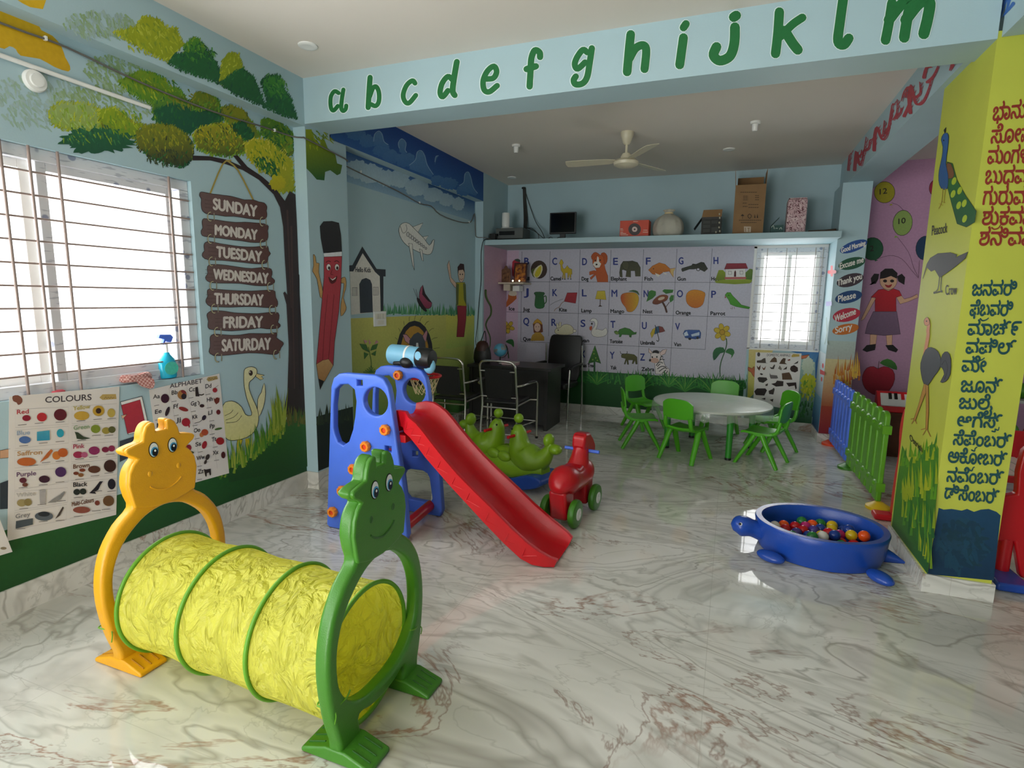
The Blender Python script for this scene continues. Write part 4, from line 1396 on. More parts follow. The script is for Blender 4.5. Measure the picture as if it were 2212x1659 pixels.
P.build('alphabet_lettering', beam_cross, 'green painted letters a to m')

# --- right beams: scrollwork
P = WP(0, 1.05, -1)
RR = 'B0404C'
for q, w in (('125,1450 138,1320 150,1310', 18), ('178,1450 195,1290 212,1380 235,1405 262,1290 280,1170', 24), ('262,1285 300,1260 310,1200 330,1190', 20), ('345,1280 352,1150 372,1085 395,1150 420,1190 455,1150 480,1040 500,930', 26), ('440,1140 470,1080 500,900 520,890', 18), ('510,1020 540,960 545,850', 14), ('530,1010 570,960 575,920', 16),
             ('600,990 640,900 655,830 640,740 600,790 580,860', 22), ('655,960 645,830 660,730 690,850 715,890 760,870 800,790 830,700 850,640', 30), ('700,830 740,790 735,700', 20), ('770,660 790,580 835,570', 26), ('800,700 850,650 890,565', 24), ('1015,550 990,600', 30), ('615,830 625,770', 12), ('420,1160 435,1030', 12), ('205,1330 230,1340 240,1280', 12)):
    P.line(ZT(q), w * .2532, RR, 2)
    P.k -= .5
    P.line([(x + 3.2, y + 1.5) for x, y in ZT(q)], w * .12, RR, 1)
    P.k -= .5
    m_ = ZT(q)
    for (x, y), (x2, y2) in zip(m_, m_[1:]):
        for t in (.25, .6):
            X, Y = x + (x2 - x) * t, y + (y2 - y) * t
            P.line([(X, Y), (X + 5, Y - 4), (X + 7, Y - 9)], 2.2, RR, .5)
            P.k -= .8
P.build('scrollwork', beam_right, 'red painted scroll border')
P = WP(0, 1.10, -1)
for q in ('1445,0 1450,60 1430,130 1400,235', '1500,0 1480,80 1440,150', '1535,30 1490,90 1450,140', '1470,0 1460,60'):
    P.line(ZT(q), 8, '3A68B0', 1)
P.build('scrollwork', beam_near, 'blue painted scroll border')

# --- lime pillar: birds on the side, words on the front
P = WP(0, 1.085, -1)
P.p(ZO, '505,700 520,730 545,800 560,760 590,790 640,720 665,700 700,690 716,720 712,900 690,1150 652,1445 445,1168 470,950', '4F8A1E', '1F5A26', sm=1)
P.grass((1945, 985), (2026, 960), 36, ['7A9E14', '5E9A1C', '9AAC1A', '3E7A22'], 26, 7, .18, 30)
P.grass((1945, 1060), (2024, 1040), 60, ['7A9E14', '5E9A1C', '9AAC1A', '3E7A22', 'A8B41E'], 30, 7, .12, 40)
P.grass((1950, 1110), (2018, 1130), 70, ['2F6E26', '4A8A22', '8AA41A', '246028'], 30, 7, .12, 50)
P.grass((1985, 1180), (2012, 1215), 70, ['A8B01A', '7A9E1C', '2F6E26'], 16, 6, .1, 20)
P.p(ZN, '790,690 822,700 850,800 900,890 965,985 955,1050 905,1080 850,1060 820,950 795,850 788,760', '2F7030', '1F5430', sm=1, out='16301A')
for c in ('832,805', '866,862', '826,882', '860,950', '893,938', '895,1030'):
    P.e(ZN, c, 13, 24, 'A9BE2A', rot=.35)
P.p(ZN, '768,745 790,700 815,705 833,765 815,790 780,782', '7A5030', sm=2, out='3A2414')
P.p(ZN, '755,560 768,525 790,518 800,545 793,620 783,700 797,770 792,850 755,848 740,800 743,740 760,660 765,600', '2F62A0', '2A5688', sm=2, out='16243A')
P.p(ZN, '755,590 738,625 752,600', 'B0A030', sm=0)
P.p(ZN, '775,520 770,500 785,482 783,510', '1A2420', sm=1)
P.e(ZN, '770,562', 4, 5, '111111')
for q in ('765,848 758,925 740,970', '780,848 772,920 778,935', '758,925 775,935', '745,940 765,950'):
    P.o(ZN, q, 'A8922A', 1.3, closed=False)
P.tx(ZN, 'Peacock', '698,1130 790,1112', 62, '26241C', bold=.2, slant=.05)
P.p(ZN, '690,1265 735,1238 810,1232 850,1246 840,1262 915,1228 900,1265 840,1315 790,1352 745,1382 718,1335 695,1345 668,1320 645,1388 670,1300', '4A4A4A', '3A3A3A', sm=1, out='1A1A1A')
P.o(ZN, '745,1378 735,1450 710,1470', '222222', 1.5, closed=False)
P.o(ZN, '757,1375 752,1450 760,1470', '222222', 1.5, closed=False)
P.o(ZN, '712,1475 760,1462', '222222', 2.5, closed=False)
P.tx(ZN, 'Crow', '780,1485 848,1482', 62, '26241C', bold=.2)
P.line(ZN('668,1640 680,1660 675,1700') + ZO('655,60 645,120 632,200'), 6.5, 'D0885C', 7.5)
P.p(ZN, '652,1640 670,1618 685,1640 682,1662 660,1668', 'D0885C', sm=2, out='6A4028')
P.e(ZN, '668,1642', 4, 4, '111111')
P.p(ZO, '720,240 738,175 765,160 785,200 782,290 755,332 725,335 748,290 735,252', '3A3C42', '4A4C52', sm=2, out='1A1A1E')
P.o(ZO, '735,235 755,210 768,260 750,320', '16181C', 1.2, closed=False)
P.p(ZO, '612,225 640,150 672,135 712,160 728,215 718,262 690,300 652,355 630,345 615,290', '3F4247', '4A4D52', sm=2, out='1A1A1E')
P.p(ZO, '632,345 652,352 640,400 605,490 580,560 570,555 598,470', 'B5843A', sm=1, out='5A3A1A', w=.7)
P.p(ZO, '640,350 656,355 658,500 652,610 640,605 643,500', 'B5843A', sm=1, out='5A3A1A', w=.7)
for q in ('575,550 560,575', '578,555 588,575', '570,545 555,550', '645,605 625,640', '648,608 668,650', '642,603 615,610'):
    P.o(ZO, q, 'A8743A', 1.6, closed=False)
P.tx(ZO, 'Ostrich', '548,668 620,742', 36, '26241C', bold=.2)
P.build('bird_mural', pillar_lime, 'painted peacock, crow and ostrich over grass')

P = WP(1, 3.5, -1)
P.p(ZO, '716,1062 745,1072 790,1068 850,1078 880,1068 920,1085 960,1072 1005,1068 1050,1085 1074,1106 1034,1482 652,1445', '16405E', '12324E', sm=1)
P.dabs(2075, 1170, 48, 50, ['164058', '13364C', '184258', '153848', '183C52'], 160, 22, 12, 1.0, 1.2)
KN, KM = '8A2E22', '1B4A4E'
for m, col, h, rows in ((ZU, KN, 185, (('ಭಾನು', '310,247 655,212'), ('ವಾರ', '665,212 835,196'), ('ಸೋ', '292,487 600,470'), ('ಮವಾರ', '610,470 835,455'), ('ಮಂಗಳ', '256,702 690,690'), ('ವಾರ', '700,690 835,684'), ('ಬುಧವಾರ', '230,915 835,902'), ('ಗುರುವಾರ', '208,1132 820,1128'), ('ಶುಕವಾರ', '200,1345 815,1342'), ('ಶನಿವಾರ', '170,1560 805,1560'))),
                        (ZV, KM, 200, (('ಜನವರಿ', '440,245 1045,242'), ('ಫೆಬವರಿ', '410,522 990,525'), ('ಮಾಚ್೯', '380,788 1105,792'), ('ವಪಿಲ್', '355,1042 1035,1052'), ('ಮೇ', '300,1290 625,1302'), ('ಜೂನ್', '285,1570 845,1590'))),
                        (ZW, KM, 160, (('ಜುಲೈ', '378,388 765,402'), ('ಆಗೆಸ್', '358,600 868,612'), ('ಸೆಪೆಂಬರ್', '312,805 975,845'), ('ಅಕೋಬರ್', '252,1008 925,1055'), ('ನವೆಂಬರ್', '238,1232 885,1270'), ('ಡಿಸೆಂಬರ್', '213,1425 832,1490')))):
    for t, base in rows:
        P.tx(m, t, base, h, col, bold=1.0, slant=.12)
for m, q, col in ((ZU, '305,1375 330,1392 375,1378 400,1340', KN), (ZV, '560,565 590,592 640,580 672,555', KM), (ZV, '490,1110 530,1142 580,1130 615,1105', KM), (ZW, '765,650 800,655 800,625 835,640 845,605', KM), (ZW, '530,868 560,880 570,850 590,835', KM), (ZW, '500,1095 530,1108 545,1075 560,1065', KM)):
    P.line(m(q), 3.4, col, 2.2)
P.build('weekday_and_month_lettering', pillar_lime, 'painted Kannada names of the weekdays in red and the months in green')

# --- lilac wall of the side room
P = WP(1, YB, -1)
P.wrect(1.28, .105, 5.39, 3.119, 'BE8FB0', 'A9839C', 4)
for c, rx, ry, col, t, b in ((('417,872'), 62, 64, 'A59A22', '12', '388,885 432,878'), (('525,1055'), 58, 76, '8FA858', '10', '500,1062 542,1055'), (('345,1210'), 64, 68, '1F5638', '2', '330,1225 352,1222'), (('660,1205'), 56, 72, '1C3A5A', '', ''), (('720,845'), 36, 48, 'A02A44', '', '')):
    P.e(ZN, c, rx, ry, col, rot=.15, out='2A2226', w=1)
    if t: P.tx(ZN, t, b, 34, '2A2622', bold=.25)
for q in ('460,935 500,950 530,980', '490,1135 560,1230 590,1320 620,1380', '375,1270 450,1250 520,1270 580,1340 620,1385', '625,1280 620,1380'):
    P.o(ZN, q, '5A3A48', .8, closed=False)
P.p(ZN, '455,940 445,952 468,948', 'A59A22', sm=0)
P.p(ZN, '480,1130 475,1145 500,1140', '8FA858', sm=0)
P.p(ZN, '355,1270 360,1285 380,1278', '1F5638', sm=0)
P.p(ZN, '385,1360 355,1358 335,1385 340,1425 325,1425 365,1418 380,1390', '1C1618', sm=1)
P.p(ZN, '490,1375 520,1358 540,1380 535,1425 500,1405', '1C1618', sm=1)
P.p(ZN, '412,1440 468,1440 470,1460 410,1460', 'D8AA8A', sm=0)
P.e(ZN, '440,1400', 52, 54, 'D8AA8A', out='5A3A30')
P.p(ZN, '388,1390 392,1350 420,1328 465,1328 495,1355 490,1388 455,1372 420,1385', '1A1416', sm=1)
P.e(ZN, '420,1402', 12, 9, '2A1A1A')
P.e(ZN, '462,1402', 12, 9, '2A1A1A')
P.p(ZN, '418,1422 440,1428 462,1420 452,1440 430,1440', 'A02A2E', sm=2)
P.p(ZN, '380,1455 410,1450 440,1462 470,1448 505,1460 520,1490 485,1500 487,1590 360,1590 360,1500 335,1500', 'C0202E', 'A81A28', sm=1, out='4A1014')
P.p(ZN, '340,1500 365,1505 330,1570 295,1630 275,1640 280,1625', 'D8AA8A', sm=1, out='5A3A30', w=.7)
P.p(ZN, '488,1500 518,1490 535,1510 580,1498 612,1480 618,1500 560,1525 510,1540', 'D8AA8A', sm=1, out='5A3A30', w=.7)
P.p(ZO, '320,60 360,60 350,140 318,140', 'D8AA8A', sm=0, out='5A3A30', w=.7)
P.p(ZO, '412,62 448,60 446,130 418,130', 'D8AA8A', sm=0, out='5A3A30', w=.7)
P.p(ZO, '275,150 300,122 352,115 348,150 300,162', '141214', sm=1)
P.p(ZO, '408,122 452,120 482,148 470,164 425,150', '141214', sm=1)
q = ZN('350,1585 490,1585') + ZO('485,0 495,58 400,66 290,55 305,0')
P.poly(q, '7A6078', '6E566E', sm=1)
P.line(q, .9, '3A2A38', sm=1, closed=True)
P.p(ZO, '275,300 300,255 340,245 365,258 400,245 450,265 462,320 430,385 365,412 310,390 280,350', 'A81F34', '7E1626', sm=2, out='4A0E18')
P.p(ZO, '375,225 420,200 465,225 475,265 430,250', '3F7A2E', '2C5A26', sm=2)
P.o(ZO, '366,258 372,215', '3A2A1E', 1.2, closed=False)
P.build('balloon_girl_mural', wall_back, 'painted girl with balloons above an apple on lilac wall')


# ================================================================ toys on the floor
def plastic(name, col, rough=.38, var=.05):
    return mat(name, col, rough, var=var, vscale=6, bump=.12, bscale=240)


M_YEL = plastic('amber_plastic', 'E0A010')
M_GRN = plastic('leaf_green_plastic', '3C7A1A')
M_BLU = plastic('cobalt_plastic', '4C74E2')
M_NAVY = plastic('royal_blue_plastic', '1F4AA8', .24)
M_RED = plastic('scarlet_plastic', 'CE1420', .3)
M_CRIM = plastic('crimson_plastic', 'B8141E', .28)
M_ORG = plastic('orange_plastic', 'F08A1C', .4)
M_ORD = plastic('orange_red_plastic', 'E8481C', .4)
M_LIMEP = plastic('lime_plastic', '7FA81C', .3)
M_WH = mat('white_gloss', 'E8E8E4', .25, var=0)
M_IRIS = mat('eye_blue', '4A9AC8', .3, var=0)
M_INK = mat('gloss_black', '0C0C0C', .25, var=0)
M_GROOVE = mat('groove_shade_green', '245A16', .5, var=0)  # darker green puts the shade of slots and dimples into the colour
M_GROOVEY = mat('groove_shade_amber', 'A87208', .5, var=0)  # darker amber puts the shade of the foot slots into the colour


def fabric_material():
    """Thin crinkled nylon that lets the light through."""
    m = bpy.data.materials.new('translucent_yellow_nylon')
    m.use_nodes = True
    nt = m.node_tree
    b = nt.nodes['Principled BSDF']
    tc = nt.nodes.new('ShaderNodeTexCoord')
    mp = nt.nodes.new('ShaderNodeMapping')
    mp.inputs['Scale'].default_value = (1, 1, .6)
    nt.links.new(tc.outputs['Object'], mp.inputs['Vector'])
    v = nt.nodes.new('ShaderNodeTexVoronoi')
    v.feature = 'DISTANCE_TO_EDGE'
    v.inputs['Scale'].default_value = 13
    n = nt.nodes.new('ShaderNodeTexNoise')
    n.inputs['Scale'].default_value = 9
    n.inputs['Detail'].default_value = 5
    n.inputs['Distortion'].default_value = 1.5
    ad = nt.nodes.new('ShaderNodeVectorMath')
    ad.operation = 'ADD'
    nt.links.new(mp.outputs['Vector'], n.inputs['Vector'])
    sc = nt.nodes.new('ShaderNodeVectorMath')
    sc.operation = 'SCALE'
    sc.inputs['Scale'].default_value = .12
    nt.links.new(n.outputs['Color'], sc.inputs[0])
    nt.links.new(mp.outputs['Vector'], ad.inputs[0])
    nt.links.new(sc.outputs['Vector'], ad.inputs[1])
    nt.links.new(ad.outputs['Vector'], v.inputs['Vector'])
    mm = nt.nodes.new('ShaderNodeMath')
    mm.operation = 'MINIMUM'
    mm.inputs[1].default_value = .22
    nt.links.new(v.outputs['Distance'], mm.inputs[0])
    m2 = nt.nodes.new('ShaderNodeMath')
    m2.operation = 'ADD'
    nt.links.new(mm.outputs[0], m2.inputs[0])
    nt.links.new(n.outputs['Fac'], m2.inputs[1])
    bp = nt.nodes.new('ShaderNodeBump')
    bp.inputs['Strength'].default_value = 1
    bp.inputs['Distance'].default_value = .05
    nt.links.new(m2.outputs[0], bp.inputs['Height'])
    b.inputs['Base Color'].default_value = tuple(hexc('F2EE68')) + (1,)
    b.inputs['Roughness'].default_value = .38
    nt.links.new(bp.outputs['Normal'], b.inputs['Normal'])
    t = nt.nodes.new('ShaderNodeBsdfTranslucent')
    t.inputs['Color'].default_value = tuple(hexc('FAF650')) + (1,)
    nt.links.new(bp.outputs['Normal'], t.inputs['Normal'])
    mx = nt.nodes.new('ShaderNodeMixShader')
    mx.inputs[0].default_value = .5
    nt.links.new(b.outputs[0], mx.inputs[1])
    nt.links.new(t.outputs[0], mx.inputs[2])
    nt.links.new(mx.outputs[0], nt.nodes['Material Output'].inputs[0])
    return m


# ---- crawl-through tunnel between two cow-faced arches
def mirror(half):
    return half + [(-a, b) for a, b in reversed(half) if abs(a) > 1e-6]


RING = .928
ARCH_OUT = mirror([(a * (RING if b < .64 else 1), b) for a, b in [(0, .085), (.08, .092), (.13, .108), (.155, .10), (.152, .03), (.255, .03), (.268, .08), (.29, .15), (.307, .225), (.32, .33), (.314, .43), (.283, .53), (.22, .615), (.142, .668),
                   (.152, .72), (.16, .77), (.152, .82), (.134, .852), (.114, .872), (.13, .885), (.152, .898), (.162, .915), (.15, .926), (.118, .934), (.087, .94), (.08, .97), (.066, 1.0), (.047, 1.014), (.027, 1.012), (.0245, .972)]])
ARCH_IN = mirror([(0, .142), (.08, .147), (.15, .172), (.205, .22), (.238, .285), (.245, .37), (.232, .45), (.192, .53), (.13, .59), (.07, .624), (0, .637)])
HEAD = [p for p in ARCH_OUT if p[1] > .66]


ARCH_S = smooth_pts(ARCH_OUT, True, 3)


def arch(name_parent, xf, yc, m, mg, nose_in):
    T = .058
    P3 = lambda q, x: [(x, yc + a, z) for a, z in q]
    a = plate('end_arch', ARCH_S, [smooth_pts(ARCH_IN, True, 3)], M_YZ(xf - T / 2, yc), T, .017, m, name_parent, 5)
    right = [p for p in HEAD if p[0] > 0]
    left = [p for p in HEAD if p[0] < 0]
    chin = [(-.127, .667), (-.09, .655), (-.045, .647), (0, .644), (.045, .647), (.09, .655), (.127, .667)]
    hd = [(x * .985, z) for x, z in right + left] + [(x, z) for x, z in chin]
    MB().prism(P3(hd, xf - .01), (.02, 0, 0)).build('face', m, a, bevel=.008, seg=3)
    for s in (-1, 1):
        e = MB()
        for mi, (rx, rz, dz, dx, du) in enumerate(((.0215, .033, 0, 0, 0), (.0185, .0295, 0, .0012, 0), (.0165, .020, -.008, .0022, .002), (.0125, .0165, -.011, .0032, .003), (.004, .005, -.004, .0042, .003))):
            e.cur = (2, 0, 1, 2, 0)[mi]
            e.prism([(xf + .01 + dx, yc + s * .043 + du + rx * math.cos(t), .897 + dz + rz * math.sin(t)) for t in [2 * PI * i / 24 for i in range(24)]], (.002, 0, 0))
        e.build('eye', [M_WH, M_IRIS, M_INK], a)
    for s in (-1, 1):
        MB().sph((xf + .0095, yc + s * .066, .798), (.004, .011, .013), 14, 8).build('nostril', mg if nose_in else m, a, smooth=60)
    MB().tube(smooth_pts([(xf + .0105, yc - .072, .744), (xf + .0105, yc - .045, .724), (xf + .0105, yc, .712), (xf + .0105, yc + .045, .724), (xf + .0105, yc + .072, .744)], False, 4), .0035, 8).build('mouth', m if not nose_in else mg, a, smooth=60)
    xm = xf - T / 2
    for s in (-1, 1):
        y0 = yc + s * .19
        f = MB()
        prof = [(-.142, 0), (.142, 0), (.142, .017), (.04, .05), (-.04, .05), (-.142, .017)]
        f.prism([(xm + px, y0 - .06, pz) for px, pz in prof], (0, .12, 0))
        q = f.build('foot', m, a, bevel=.01, seg=3)
        for sx in (-1, 1):
            for k in (-1, 0, 1):
                yy = y0 + k * .033
                p0, p1 = Vector((xm + sx * .055, yy, .0464)), Vector((xm + sx * .125, yy, .0238))
                MB().tube([p0, p1], .0028, 6).build('groove', mg, a)  # slot drawn as a rod in the darker shade colour
    return a


TUN = thing('crawl_tunnel', 'yellow fabric crawl tunnel with green hoops between yellow and green cow-faced arches', 'play tunnel', (-1.7, 1.59, 0))
TUN_PARTS = []
TUN_PARTS.append(arch(None, -2.25, 1.63, M_YEL, M_GROOVEY, False))
TUN_PARTS.append(arch(None, -1.108, 1.585, M_GRN, M_GROOVE, True))
TUN_PARTS[0]['label'] = 'amber yellow cow-faced arch'
TUN_PARTS[1]['label'] = 'leaf green cow-faced arch'
HOOPX = (-2.205, -1.855, -1.50, -1.16)
NX, NA = 84, 96
r2 = random.Random(3)
ph = [(r2.uniform(3, 9), r2.randint(2, 9), r2.uniform(0, 6.3)) for _ in range(10)]
rings = []
for i in range(NX + 1):
    x = HOOPX[0] + (HOOPX[3] - HOOPX[0]) * i / NX
    dmin = min(abs(x - h) for h in HOOPX)
    sag = min(dmin / .17, 1)
    yc = 1.602 + (x + 2.205) * -.038
    ring = []
    for j in range(NA):
        t = 2 * PI * j / NA
        w = sum(math.sin(a * x * 3 + b * t + c) for a, b, c in ph) * .0009
        r = .245 - .009 * sag ** .7 + w * sag
        ring.append((x, yc + r * math.cos(t), .262 + r * math.sin(t)))
    rings.append(ring)
TUN_PARTS.append(MB().rings(rings, cap=False).build('fabric_tube', fabric_material(), smooth=80))
M_HOOP = mat('green_hoop_binding', '5E9A1E', .5)
for x in HOOPX:
    yc = 1.602 + (x + 2.205) * -.038
    TUN_PARTS.append(MB().tube([(x, yc + .249 * math.cos(t), .262 + .249 * math.sin(t)) for t in [2 * PI * i / 64 for i in range(64)]], .0085, 8, closed=True).build('hoop', M_HOOP, smooth=60))
for x, y, z, s in ((-1.14, 1.335, .225, -1), (-1.14, 1.835, .22, 1), (-2.28, 1.375, .20, -1)):
    q = [(x - .045, y + .015, z), (x - .03, y - s * -.03, z + .004), (x + .02, y + s * .012, z), (x + .034, y - s * .03, z + .004), (x + .03, y - s * .06, z + .015)]
    TUN_PARTS.append(MB().tube(smooth_pts(q, False, 4), .0028, 6).tube(smooth_pts([q[2], (x + .035, y + s * .02, z - .02), (x + .03, y + s * .022, z - .05)], False, 3), .0022, 6).build('tie_cord', M_HOOP, smooth=60))
for o in TUN_PARTS:
    o.parent = TUN
    o.location = Vector(o.location) - TUN.location

# ---- slide with two blue side panels
SL = thing('toddler_slide', 'blue and red plastic slide with orange bolt caps and basketball hoop', 'slide', (-1.9, 3.15, 0))
SP = []
PANEL = [(-2.46, .02), (-2.425, .47), (-2.407, .70), (-2.385, .97), (-2.362, 1.03), (-2.32, 1.06), (-2.28, 1.068), (-2.04, 1.068), (-1.985, 1.05), (-1.95, 1.0), (-1.938, .95), (-1.915, .79), (-1.88, .55), (-1.845, .30), (-1.826, .05), (-1.845, .004), (-2.44, .004)]
TEAR = [(-2.375, .70), (-2.367, .66), (-2.345, .605), (-2.304, .588), (-2.258, .62), (-2.225, .70), (-2.205, .79), (-2.192, .89), (-2.203, .965), (-2.25, .997), (-2.31, .99), (-2.352, .955), (-2.37, .85)]
CIRC = [(-2.045 + .09 * math.cos(t), .90 + .092 * math.sin(t)) for t in [2 * PI * i / 28 for i in range(28)]]
OPEN = [(-2.147, .27), (-2.125, .31), (-2.08, .326), (-1.985, .327), (-1.945, .31), (-1.928, .28), (-1.905, .13), (-1.925, .095), (-2.10, .1), (-2.13, .13)]
SQ1 = [(-2.182, .993), (-2.141, .993), (-2.141, 1.03), (-2.182, 1.03)]
SQ2 = [(-1.982, .583), (-1.936, .583), (-1.936, .622), (-1.982, .622)]
SQ3 = [(-2.061, .425), (-2.02, .425), (-2.02, .464), (-2.061, .464)]
for y, holes in ((2.90, (TEAR, CIRC, OPEN, SQ1, SQ2)), (3.36, (TEAR, CIRC, OPEN, SQ3))):
    SP.append(plate('side_panel', PANEL, holes, M_XZ(y + .0275), .055, .011, M_BLU))
# chute
RIM = [(-2.0, .825), (-1.93, .842), (-1.87, .838), (-1.82, .815), (-1.77, .783), (-1.72, .735), (-1.66, .672), (-1.58, .592), (-1.48, .50), (-1.38, .42), (-1.25, .322), (-1.12, .218), (-1.015, .145), (-.945, .105), (-.885, .075), (-.845, .055)]
BED = [(-2.0, .74), (-1.95, .742), (-1.9, .735), (-1.86, .715), (-1.82, .685), (-1.77, .635), (-1.71, .572), (-1.63, .50), (-1.53, .41), (-1.43, .327), (-1.30, .216), (-1.17, .112), (-1.06, .036), (-.99, .012), (-.92, .006), (-.865, .004)]
rings = []
for i, ((rx, rz), (bx, bz)) in enumerate(zip(RIM, BED)):
    k = max(0, i - 12)
    ins = (0, .006, .02, .05)[k]
    ya, yb = 2.925 - .0035 * max(0, i - 5) + ins, 3.345 - ins
    if i < 3: ya, yb = 2.97, 3.345
    L = lambda t, y: (rx + (bx - rx) * t, y, rz + (bz - rz) * t)
    up = .30 if k < 2 else .1
    rings.append([L(1, ya + .012), L(0, ya - .004), L(-.03, ya + .012), L(0, ya + .03), L(.45, ya + .04), L(.72, ya + .065), L(.78, ya + .11), L(.79, (ya + yb) / 2), L(.78, yb - .11), L(.72, yb - .065), L(.45, yb - .04), L(0, yb - .03), L(-.03, yb - .012), L(0, yb + .004), L(1, yb - .012)])
ch = MB().rings(rings)
o = ch.build('chute', M_RED, smooth=50)
SP.append(o)
zz = MB()
for i in range(3, 13):
    (ax, az), (bx, bz) = RIM[i], BED[i]
    (cx, cz), (dx, dz) = RIM[min(i + 1, 14)], BED[min(i + 1, 14)]
    m_ = lambda p, q, t: (p[0] + (q[0] - p[0]) * t, 2.9235 - .0035 * max(0, i - 5) + .012 * t, p[1] + (q[1] - p[1]) * t)
    zz.tube([m_((ax, az), (bx, bz), .28), m_((ax, az), (bx, bz), .82)], .0035, 6)
    zz.tube([m_((ax, az), (bx, bz), .82), m_((cx, cz), (dx, dz), .28)], .0028, 6)
SP.append(zz.build('zigzag_ribs', M_RED, smooth=60))
SP.append(MB().cyl((-1.885, 2.95, .075), (-1.925, 3.37, .075), .036, n=18).build('crossbar', M_RED, smooth=50))
for x, z in ((-2.393, .125), (-2.310, .284), (-2.216, .444), (-2.116, .607)):
    SP.append(MB().box(x - .05, 2.95, z - .02, x + .05, 3.365, z + .02).build('step', M_RED, bevel=.008))
SP.append(MB().box(-2.20, 2.95, .70, -1.93, 3.365, .735).build('platform', M_RED, bevel=.006))
SP.append(MB().box(-1.94, 2.95, .64, -1.86, 3.365, .69).build('platform_edge', M_RED, bevel=.006))


def cap(x, y, z):
    b = MB()
    n = 36
    rings = []
    for dy, k, lobe in ((0, .9, .05), (-.006, 1, .08), (-.026, 1, .08), (-.034, .85, .04), (-.034, .5, 0), (-.012, .45, 0)):
        rings.append([(x + .034 * k * (1 + lobe * math.cos(9 * t)) * math.cos(t), y + dy, z + .034 * k * (1 + lobe * math.cos(9 * t)) * math.sin(t)) for t in [2 * PI * i / n for i in range(n)]])
    b.rings(rings)
    o = b.build('bolt_cap', M_ORG, smooth=40)
    MB().cyl((x, y - .006, z), (x, y - .024, z), .015, n=18).build('bolt_head', M_ORD, o, smooth=40)
    return o


for x, y, z in ((-1.967, 2.90, .73), (-2.116, 2.90, .607), (-2.216, 2.90, .444), (-2.310, 2.90, .284), (-2.393, 2.90, .125), (-2.163, 3.36, 1.007)):
    SP.append(cap(x, y, z))
hp = MB()
HC = (-2.07, 3.55, .985)
hp.tube([(HC[0] + .12 * math.cos(t), HC[1] + .11 * math.sin(t), HC[2]) for t in [2 * PI * i / 40 for i in range(40)]], .011, 8, closed=True)
hp.box(HC[0] - .03, 3.415, HC[2] - .015, HC[0] + .03, 3.445, HC[2] + .015)
hoop = hp.build('basketball_ring', M_RED, smooth=50)
nt_ = MB()
for i in range(14):
    for s in (-1, 1):
        t0 = 2 * PI * i / 14
        q = []
        for k in range(5):
            t = t0 + s * k * .22
            r = .115 - .012 * k
            q.append((HC[0] + r * math.cos(t), HC[1] + r * .92 * math.sin(t), HC[2] - .005 - .032 * k))
        nt_.tube(q, .0022, 5)
nt_.build('net', mat('cream_cord', 'E3CF9A', .7), hoop)
SP.append(hoop)
for o in SP:
    o.parent = SL
    o.location = Vector(o.location) - SL.location

# light blue toy lying on top of the far panel
M_SKY = mat('light_blue_vinyl', '7DBAD8', .45, var=.04)
TB = thing('toy_bag', 'light blue cylindrical toy bag with black ends lying on the slide panel top', 'bag', (-2.09, 3.40, 1.071))
b = MB().tube([(-.17, .02, .075), (-.165, .02, .075), (-.08, .01, .073), (.02, 0, .068), (.075, -.005, .065)], [.066, .072, .073, .072, .071], 28)
b.build('body', M_SKY, TB, smooth=50)
MB().tube([(.075, -.005, .065), (.10, -.007, .064), (.155, -.012, .06), (.18, -.014, .058), (.185, -.014, .058)], [.0725, .074, .073, .062, .03], 28).build('end_cap', M_BLACK, TB, smooth=50)
MB().prism([(.105 + .025 * math.cos(t), -.082, .085 + .03 * math.sin(t)) for t in [2 * PI * i / 16 for i in range(16)]], (0, .004, 0)).build('patch', M_SKY, TB)
MB().sph((.0, -.055, .03), (.055, .04, .04)).build('pouch', M_BLACK, TB, smooth=60)
MB().tube([(-.1, -.06, .02), (-.05, -.07, .025), (0, -.07, .02)], .014, 8).build('strap', M_BLACK, TB, smooth=60)
MB().sph((.155, -.01, .01), (.045, .035, .055)).build('side_pocket', M_SKY, TB, smooth=60)
MB().tube([(-.02, .005, .0735 + .0715 - .0735), (-.005, .004, .071)], .0745, 28).build('band', M_WH, TB, smooth=60)

# ---- two-seat seal rocker
RK = thing('seal_rocker', 'lime green double seal rocker with balls on noses and blue base', 'rocker', (-1.73, 4.32, 0), math.atan2(-.31, .95))
RK.rotation_euler = (0, math.radians(3), math.atan2(-.31, .95))
bd = MB()
for s in (-1, 1):
    sp = smooth_pts([(.455, 0, .44), (.44, 0, .38), (.405, 0, .315), (.345, 0, .265), (.26, 0, .255), (.18, 0, .285), (.14, 0, .35), (.125, 0, .42), (.118, 0, .475), (.112, 0, .52)], False, 4)
    rr = smooth_pts([(.03, 0, 0), (.045, 0, 0), (.068, 0, 0), (.10, 0, 0), (.125, 0, 0), (.12, 0, 0), (.092, 0, 0), (.074, 0, 0), (.06, 0, 0), (.03, 0, 0)], False, 4)
    bd.tube([(s * p[0], p[1], p[2]) for p in sp], [q[0] for q in rr], 20, side=(0, 1, 0))
    bd.sph((s * .432, 0, .455), (.042, .055, .058), 16, 10)
    bd.sph((s * .50, 0, .395), (.058, .055, .042), 16, 10)
    bd.sph((s * .06, .1, .25), (.07, .03, .045), 14, 8)
    bd.sph((s * .06, -.1, .25), (.07, .03, .045), 14, 8)
bd.tube([(-.42, 0, .20), (-.3, 0, .17), (-.15, 0, .16), (0, 0, .17), (.15, 0, .16), (.3, 0, .17), (.42, 0, .20)], [.06, .095, .12, .125, .12, .095, .06], 20, side=(0, 1, 0))
bd.sph((0, 0, .22), (.16, .10, .09), 20, 10)
bd.build('body', M_LIMEP, RK, smooth=60)
